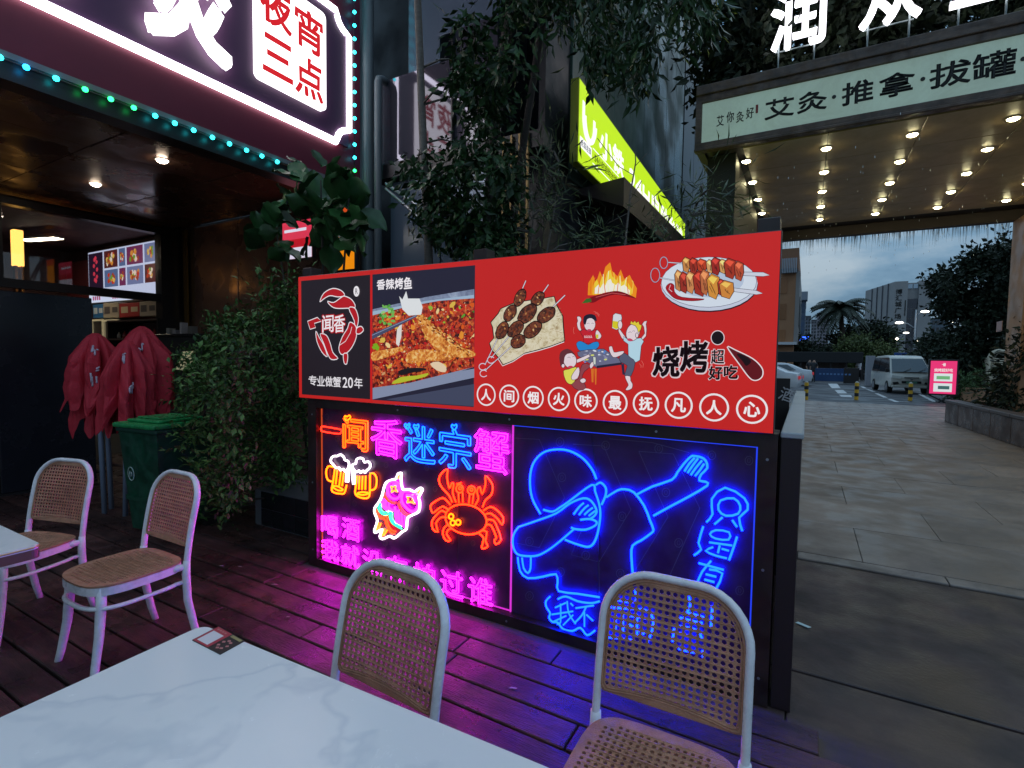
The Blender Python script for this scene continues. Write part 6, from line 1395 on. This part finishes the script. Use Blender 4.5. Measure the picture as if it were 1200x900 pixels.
# bollards
bl = None
def bollard(x, y, label):
    t = thing('bollard', (x, y, 0), label, 'bollard', 'yellow and black bollards along the plaza edge')
    for k in range(5): MB().cyl((x, y, -.05+k*.14), .075, .139, 12).build('band', mat('boll_y', (.75, .42, .03), .5) if k % 2 == 0 else mat('boll_b', (.02, .02, .02), .5), t)
    MB().lathe([(.06, .65), (.05, .69), (0, .71)], (x, y, 0), 12).build('cap', mat('boll_cap', (.4, .4, .38), .4), t); return t
p = P(1003.5, 467, z=0); bollard(p.x, p.y, 'striped bollard at the middle of the plaza edge'); p = P(1066.5, 468, z=0); bollard(p.x, p.y, 'striped bollard in front of the white van')
p = P(944.5, 467, z=0); bollard(p.x, p.y, 'striped bollard beside the far end of the pale counter top')
# advertising light board
ax0, ax1 = P(1090, 440, y=26).x, P(1121, 440, y=26).x; az1, az0 = P(1105, 423, y=26).z, P(1105, 461.5, y=26).z
ab = thing('advertising_board', ((ax0+ax1)/2, 26, 0), 'pink and white lit advertising board on splayed legs beside the planter wall', 'sign')
MB().box(ax0-.06, ax1+.06, 26, 26.12, az0-.06, az1+.06, bev=.015).build('frame', m_dark, ab)
m = MB(); m.use(pr(255, 60, 130)); rect(m, ax0, ax1, az0, az1, 25.995); hh = az1-az0; ww = ax1-ax0
m.use(pr(235, 245, 245)); rect(m, ax0+.12, ax1-.12, az0+hh*.06, az0+hh*.32, 25.992); rect(m, ax0+.12, ax1-.12, az0+hh*.38, az0+hh*.62, 25.992)
m.use(pr(120, 190, 130)); rect(m, ax0+.2, ax1-.2, az0+hh*.44, az0+hh*.54, 25.989); m.use(pr(70, 110, 110)); rect(m, ax1-.55, ax1-.2, az0+hh*.14, az0+hh*.24, 25.989)
m.use(pr(255, 250, 250)); text(m, '一闻香', (ax0+.35, 25.99, az0+hh*.84), (ww-.7, 0, 0), (0, 0, hh*.1), .02); text(m, '烧烤超好吃', (ax0+.12, 25.99, az0+hh*.67), (ww-.24, 0, 0), (0, 0, hh*.1), .02)
m.build('lit_poster', None, ab, recalc=False)
for s_ in (-1, 1):
    cxm = (ax0+ax1)/2; MB().tube([(cxm-s_*.1, 26.06, -.04), (cxm+s_*.42, 26.06, az0-.05)], .03, 6).tube([(cxm-s_*.1, 25.8, -.04), (cxm-s_*.1, 26.4, -.04)], .03, 6).build('leg', m_dark, ab)
# street lamps
def lamp(px, py0, pyt, yy, arms, label):
    b = P(px, py0, y=yy); tp = P(px, pyt, y=yy); t = thing('street_lamp', (b.x, yy, 0), label, 'street lamp', 'street lamps beyond the car park')
    MB().tube([(b.x, yy, 0), (b.x, yy, tp.z)], [.11, .06], 8).build('pole', mat('lamp_pole', (.35, .37, .4), .5), t)
    for (ax, ay) in arms:
        e_ = P(ax, ay, y=yy); g = MB().tube([(b.x, yy, e_.z-.6), ((b.x+e_.x)/2, yy, e_.z-.1), (e_.x, yy, e_.z)], .05, 6).build('arm', mat('lamp_pole'), t)
        MB().lathe([(0, -.12), (.2, -.08), (.26, 0), (.16, .08), (0, .1)], (e_.x, yy, e_.z), 10, 1.3).build('lamp_head', glow('lamp_head', (1, .95, .85), 6), g)
lamp(1070, 430, 363, 60, ((1084, 365), (1054, 378)), 'double armed white street lamp in front of the pale tower')
lamp(1049, 430, 402, 90, ((1062, 390),), 'lower street lamp whose head glows left of the double lamp')
for k, (a, b) in enumerate(((944, 398 + 26), (1010, 388 + 12), (1117, 377), (1051, 397), (1075, 399), (1005, 424), (983, 418), (1131, 414), (1123, 430))):
    p = P(a, b, y=68); t = thing('lamp', (p.x, 68, 0), 'distant glowing lamp point among the dark trees', 'lamp', 'distant lamp points among the trees')
    MB().tube([(p.x, 68, 0), (p.x, 68, p.z-.1)], .04, 5).build('pole', m_dark, t); MB().lathe([(0, -.16), (.16, 0), (0, .16)], (p.x, 67.9, p.z), 8).build('globe', glow('far_lamp', (1, .92, .75), 5), t)
# white arched trellis and low railing at the right
ar = thing('arched_trellis', (P(1163, 460, y=28).x, 28, 0), 'cream arched trellis posts beside the clipped hedge', 'trellis')
m_cr = mat('cream', (.62, .55, .42), .6)
for dx in (0, 12):
    pts = [P(1158+dx*.4, 468, y=28+dx*.05), P(1158+dx*.4, 430, y=28+dx*.05), P(1161+dx*.4, 416, y=28+dx*.05), P(1170+dx*.4, 411, y=28+dx*.05), P(1182+dx*.4, 413, y=28+dx*.05)]; MB().tube(smooth(pts, 4), .075, 8).build('post', m_cr, ar)
for k in range(5): a = P(1154, 420+k*2.2, y=28); b = P(1185, 421+k*2.2, y=28); MB().tube([a, b], .025, 5).build('rail', m_cr, ar)
for k in range(5): p = P(1160+k*4, 466, y=27); MB().box(p.x-.05, p.x+.05, 27, 27.1, .0, 1.0).build('baluster', m_cr, ar)
ow = thing('low_wall', (P(1148, 465, y=26).x, 26.5, 0), 'low wall below the trellis with orange lamp light painted into its colour', 'wall')
a, b = P(1128, 462, y=26.5), P(1190, 462, y=26.5); MB().box(a.x, b.x, 26.5, 26.8, 0, .55, bev=.02).build('wall', mat('lamp_orange_wall', (.45, .24, .14), .6), ow)  # the orange lamp light is put into the wall colour
rs = P(1062, 418, y=58); t = thing('road_sign', (rs.x, 58, 0), 'small blue road sign between the van roof and the street lamp', 'sign')
MB().box(rs.x-.9, rs.x+.9, 58, 58.06, rs.z-.35, rs.z+.35, bev=.02).build('plate', mat('road_blue', (.02, .08, .28), .4), t); MB().tube([(rs.x, 58.1, 0), (rs.x, 58.1, rs.z)], .05, 6).build('pole', m_dark, t)

# ---------------------------------------------------------------- vehicles
m_glassd = mat('car_glass', (.015, .02, .028), .08, spec=.9); m_tyre = mat('tyre', (.012, .012, .012), .8); m_rim = mat('rim', (.3, .3, .32), .35, metal=.7)
def loft(prof, xs):
    """prof: function(i) -> list of (y, z) for station x; body built across the width"""
    vs = []; n = None
    for x, sc in xs:
        p = prof(sc); n = len(p); vs += [(x, a, b) for a, b in p]
    fs = [(i*n+k, i*n+(k+1) % n, (i+1)*n+(k+1) % n, (i+1)*n+k) for i in range(len(xs)-1) for k in range(n)]
    fs += [tuple(range(n)), tuple((len(xs)-1)*n+k for k in range(n))]
    return vs, fs
def vehicle(name, label, loc, rz, paint, kind='van', cat_=None, group=None):
    t = thing(name, loc, label, cat_ or 'car', group, rz=rz)
    if kind == 'van':   # front at -y
        low = [(-2.15, .32), (-2.22, .5), (-2.18, .82), (-2.02, 1.02)]; roof = [(-1.18, 1.80), (-.9, 1.9), (0, 1.93), (1.6, 1.90), (2.0, 1.8)]; back = [(2.16, 1.0), (2.18, .45), (2.1, .32)]; hw, hwr, belt = .84, .70, 1.02; ws = ((-2.03, 1.06), (-1.24, 1.78)); wh = (-1.45, 1.35); wr = .31
    else:
        low = [(-2.2, .3), (-2.28, .5), (-2.15, .74), (-1.2, .92)]; roof = [(-.45, 1.38), (-.1, 1.44), (.7, 1.43), (1.1, 1.34)]; back = [(1.75, 1.04), (2.22, .98), (2.3, .6), (2.22, .3)]; hw, hwr, belt = .88, .62, .95; ws = ((-1.12, .96), (-.5, 1.37)); wh = (-1.4, 1.4); wr = .32
    prof = low+roof+back
    def st(k): return [(y*(1-.02*k), z if z <= belt+.05 else belt+(z-belt)*(1-.03*k)) for y, z in prof]
    vs = []; n = len(prof); X = []
    for side in (-1, 1):
        for j, (ww_) in enumerate((1.0, .94)): pass
    secs = [(-1, 1.0), (-.9, .3), (0, 0), (.9, .3), (1, 1.0)]
    for s_, k in secs:
        for (y, z) in prof:
            w = hw if z <= belt+.05 else hw+(hwr-hw)*(z-belt)/(max(r[1] for r in roof)-belt)
            zz = z*(1-.012*k) if z > .4 else z
            yy_ = y*(1-.015*k); vs.append((s_*w, yy_, zz))
    fs = [(i*n+k, i*n+(k+1) % n, (i+1)*n+(k+1) % n, (i+1)*n+k) for i in range(4) for k in range(n)]+[tuple(range(n)), tuple(4*n+k for k in range(n))]
    bd = MB().add(vs, fs, True)
    body = local(bd, 'body', paint, t)
    md = body.modifiers.new('b', 'BEVEL'); md.width = .03; md.segments = 2; md.limit_method = 'ANGLE'; md.angle_limit = .35
    zr = max(r[1] for r in roof)
    def wat(z): return hw+(hwr-hw)*(z-belt)/(zr-belt)
    (ya, za), (yb, zb2_) = ws; e_ = .018
    local(MB().prism([(-wat(za)*.93, ya-e_, za+.03), (wat(za)*.93, ya-e_, za+.03), (wat(zb2_)*.90, yb-e_, zb2_-.03), (-wat(zb2_)*.90, yb-e_, zb2_-.03)], (0, .012, 0)), 'windscreen', m_glassd, t)
    wins = ((-1.75, -1.0, -1.0, -1.2), (-.9, -.9, .35, .35), (.45, .45, 1.9, 1.85)) if kind == 'van' else ((-1.0, -.4, .2, .2), (.3, .3, 1.35, .85))
    for s_ in (-1, 1):
        for (y0, y0t, y1, y1t) in wins:
            if kind == 'van' and y0 == -1.75: y0, y0t, y1, y1t = -1.85, -1.2, -.98, -.98
            zl_, zh = belt+.05, zr-.13
            local(MB().prism([(s_*(wat(zl_)+.004), y0, zl_), (s_*(wat(zl_)+.004), y1, zl_), (s_*(wat(zh)+.004), y1t, zh), (s_*(wat(zh)+.004), y0t, zh)], (s_*.01, 0, 0)), 'side_window', m_glassd, t)
        for yw in wh:
            g = local(MB().cyl((s_*hw-.19 if s_ > 0 else -hw-.02, yw, wr), wr, .21, 20, axis='x'), 'wheel', m_tyre, t)
            local(MB().cyl((s_*hw+.021 if s_ > 0 else -hw-.03, yw, wr), wr*.6, .01, 14, axis='x'), 'rim', m_rim, g)
        yf = low[2][0]
        if kind == 'van':
            local(MB().prism([(s_*.80, -2.195, .92), (s_*.42, -2.235, .86), (s_*.46, -2.245, .74), (s_*.82, -2.2, .78)], (0, .05, 0)), 'headlight', mat('headlight', (.7, .7, .66), .15), t)
            local(MB().prism([(s_*.78, -2.235, .56), (s_*.56, -2.25, .60), (s_*.50, -2.25, .50), (s_*.72, -2.235, .44)], (0, .03, 0)), 'fog_recess', m_dark, t)
            local(MB().box(s_*.86-.03 if s_ < 0 else .85, s_*.86+.13 if s_ > 0 else -.85, -1.75, -1.68, 1.05, 1.25, bev=.02) if s_ > 0 else MB().box(-.99, -.85, -1.75, -1.68, 1.05, 1.25, bev=.02), 'mirror', m_dark, t)
        else:
            local(MB().prism([(s_*.84, 2.27, .86), (s_*.5, 2.30, .86), (s_*.52, 2.31, .72), (s_*.84, 2.28, .70)], (0, .03, 0)), 'tail_light', mat('tail', (.4, .02, .03), .3, emit=(1, .03, .04), es=.25), t)
            local(MB().prism([(s_*.82, -2.24, .72), (s_*.5, -2.29, .70), (s_*.52, -2.3, .6), (s_*.82, -2.25, .6)], (0, .03, 0)), 'headlight', mat('headlight'), t)
    if kind == 'van':
        local(MB().box(-.40, .40, -2.25, -2.2, .52, .64, bev=.02), 'grille', m_dark, t); local(MB().box(-.30, .30, -2.245, -2.2, .78, .83, bev=.01), 'grille', m_dark, t)
        local(MB().box(-.22, .22, -2.262, -2.25, .52, .62), 'number_plate', mat('plate_green', (.12, .3, .2), .5), t); local(MB().box(-.80, .80, -2.245, -2.0, .30, .42, bev=.03), 'bumper', paint, t)
        for s_ in (-.3, .3): local(MB().tube([(s_, -2.07, 1.09), (s_+.35, -1.9, 1.28)], .012, 4), 'wiper', m_dark, t)
        local(MB().box(-.05, .05, -2.245, -2.21, .68, .75, bev=.02), 'badge', m_rim, t)
    return t
m_van = mat('van_cream', (.60, .58, .52), .3, var=(.5, .48, .43), vs=2, coat=.3); m_wcar = mat('car_white', (.62, .64, .68), .25, coat=.4); m_dcar = mat('car_dark', (.03, .035, .045), .25, coat=.4)
pv_ = P(1056, 460, z=-.05); vehicle('parked_van', 'cream white van facing the plaza in the parking bay', (pv_.x, pv_.y+1.0, -.05), rad(6), m_van, 'van', 'van')
vehicle('parked_car', 'dark car parked just behind the left side of the van', (P(1036, 445, z=-.05).x+.6, 45, -.05), rad(-5), m_dcar, 'car', 'car'); 
vehicle('parked_car', 'pale car seen behind the right side of the van', (P(1085, 445, z=-.05).x-1.2, 47, -.05), rad(-5), m_wcar, 'car', 'car')
q = P(941, 438, y=27); vehicle('parked_car', 'white saloon car showing its tail behind the black board', (q.x-2.35, 28.5, -.05), rad(-90-6), m_wcar, 'car', 'car')
q = P(938, 432, y=36); vehicle('parked_car', 'second white car parked further left behind the white saloon', (q.x-1.6, 38, -.05), rad(-90), m_wcar, 'car', 'car')
# people in the distance
def person(x, y, label, shirt, trousers, rz=0, lean=0, step=.12):
    t = thing('person', (x, y, -.05), label, 'person', rz=rz)
    J = [(0, 0, .95), (0, 0, 1.15), (0, .0+lean, 1.40), (0, .01+lean, 1.52), (0, 0+lean, 1.66), (.19, lean, 1.40), (.25, .02+lean, 1.14), (.24, -.1+lean, .90), (-.19, lean, 1.40), (-.25, .02+lean, 1.14), (-.22, -.08+lean, .90), (.1, 0, .90), (.11, -step, .5), (.12, -step*.5, .08), (.12, -step*.5-.14, .03), (-.1, 0, .90), (-.11, step, .5), (-.12, step*1.3, .08), (-.12, step*1.3-.14, .03)]
    E_ = [(0, 1), (1, 2), (2, 3), (3, 4), (2, 5), (5, 6), (6, 7), (2, 8), (8, 9), (9, 10), (0, 11), (11, 12), (12, 13), (13, 14), (0, 15), (15, 16), (16, 17), (17, 18)]
    Rr = [.15, .14, .16, .06, .105, .07, .05, .035, .07, .05, .035, .1, .07, .045, .04, .1, .07, .045, .04]
    me = bpy.data.meshes.new('body'); me.from_pydata(J, E_, []); ob = bpy.data.objects.new('body', me); C.objects.link(ob)
    ob.modifiers.new('s', 'SKIN'); sv = me.skin_vertices[0].data if me.skin_vertices else None
    if sv is None:
        bm = bmesh.new(); bm.from_mesh(me); bm.verts.layers.skin.verify(); bm.to_mesh(me); bm.free(); sv = me.skin_vertices[0].data
    for i, r in enumerate(Rr): sv[i].radius = (r, r*.8)
    sv[0].use_root = True
    sb = ob.modifiers.new('u', 'SUBSURF'); sb.levels = 1
    dg = bpy.context.evaluated_depsgraph_get(); m2 = bpy.data.meshes.new_from_object(ob.evaluated_get(dg)); bpy.data.objects.remove(ob)
    m2.materials.clear()
    for mm_ in (mat('skin', (.35, .2, .14), .6), shirt, trousers, mat('hair', (.01, .01, .01), .7)): m2.materials.append(mm_)
    for p_ in m2.polygons:
        z = p_.center.z; p_.use_smooth = True
        p_.material_index = 3 if z > 1.66 or (z > 1.58 and p_.center.y > .03+lean) else 0 if z > 1.47 else 1 if z > .93 and (abs(p_.center.x) < .2 or z > 1.2) else 2 if abs(p_.center.x) < .2 and z > .1 else 0 if z > .5 else 3
    o = bpy.data.objects.new('body', m2); C.objects.link(o); o.parent = t
    return t
m_sw = mat('shirt_white', (.6, .62, .66), .8); m_sd = mat('shirt_dark', (.02, .02, .025), .8); m_td = mat('trousers_dark', (.015, .015, .02), .8)
p = P(1006, 446, z=-.05); person(p.x, p.y, 'person in a white shirt standing beside a scooter with a red tail light', m_sw, m_td, .3)
sc = thing('scooter', (p.x+.7, p.y+.2, -.05), 'small scooter with a glowing red tail light beside the white shirted person', 'scooter', rz=.4)
for yw in (-.55, .55): local(MB().cyl((-.05, yw, .24), .24, .1, 14, axis='x'), 'wheel', m_tyre, sc)
local(MB().box(-.13, .13, -.35, .55, .3, .55, bev=.05).box(-.12, .12, 0, .55, .56, .74, bev=.05), 'body', m_dcar, sc); local(MB().tube([(0, .0-.6, .3), (0, -.45, .95), (0, -.42, 1.02)], .04, 6).tube([(-.28, -.4, 1.02), (.28, -.4, 1.02)], .02, 6), 'handlebar', m_dark, sc)
local(MB().box(-.16, .16, -.68, -.62, .5, .62, bev=.01), 'tail_light', glow('tail_glow', (1, .18, .06), 4), sc)
p = P(948, 447, z=-.05); person(p.x, p.y, 'person in dark clothes standing left of the blue hoarding', m_sd, m_td, .6); p = P(953, 448, z=-.05); person(p.x, p.y, 'person in black standing nearest the blue hoarding end', m_sd, m_td, -.4)
# hedge and trees above the canopy, and rain drops caught in its lights
cl = [(Vector((rg.uniform(-1.6, 7.5), rg.uniform(10.3, 11.6), rg.uniform(6.15, 8.9))), .45) for _ in range(190)]+area([(838, 0), (905, 0), (905, 70), (880, 90), (850, 95), (812, 92), (825, 50)], 10.2, .5, 16, .3)
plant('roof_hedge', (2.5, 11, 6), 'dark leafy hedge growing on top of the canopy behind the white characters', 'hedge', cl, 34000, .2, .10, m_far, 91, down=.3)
m = MB(); rr_ = random.Random(2)
for _ in range(170):
    x, y, z = rr_.uniform(-1.2, 4.5), rr_.uniform(8.6, 17), rr_.uniform(3.9, 4.95); m.add([(x-.004, y, z), (x+.004, y, z), (x+.003, y, z-.03), (x-.003, y, z-.03), (x, y+.004, z-.012)], [(0, 1, 4), (1, 2, 4), (2, 3, 4), (3, 0, 4)])
m.build('raindrops', mat('water_drop', (.8, .85, .9), .1, spec=1), None, label='fine raindrops falling in the light of the canopy lamps', cat='rain', kind='stuff', recalc=False)

m = MB(); rr_ = random.Random(8)
for _ in range(330):
    x = rr_.uniform(-.7, 3.95); y = 16.14+rr_.random()*.05; L_ = rr_.uniform(.08, .5)*(1 if rr_.random() < .6 else .5); w = rr_.uniform(.003, .007)
    m.add([(x-w, y, ZC-.2), (x+w, y, ZC-.2), (x+w*.6+rr_.uniform(-.02, .02), y, ZC-.25-L_), (x, y+w, ZC-.2)], [(0, 1, 2), (1, 3, 2), (3, 0, 2)])
m.build('hanging_fringe', mat('fringe', (.12, .13, .13), .6), cn, kind='stuff', recalc=False)
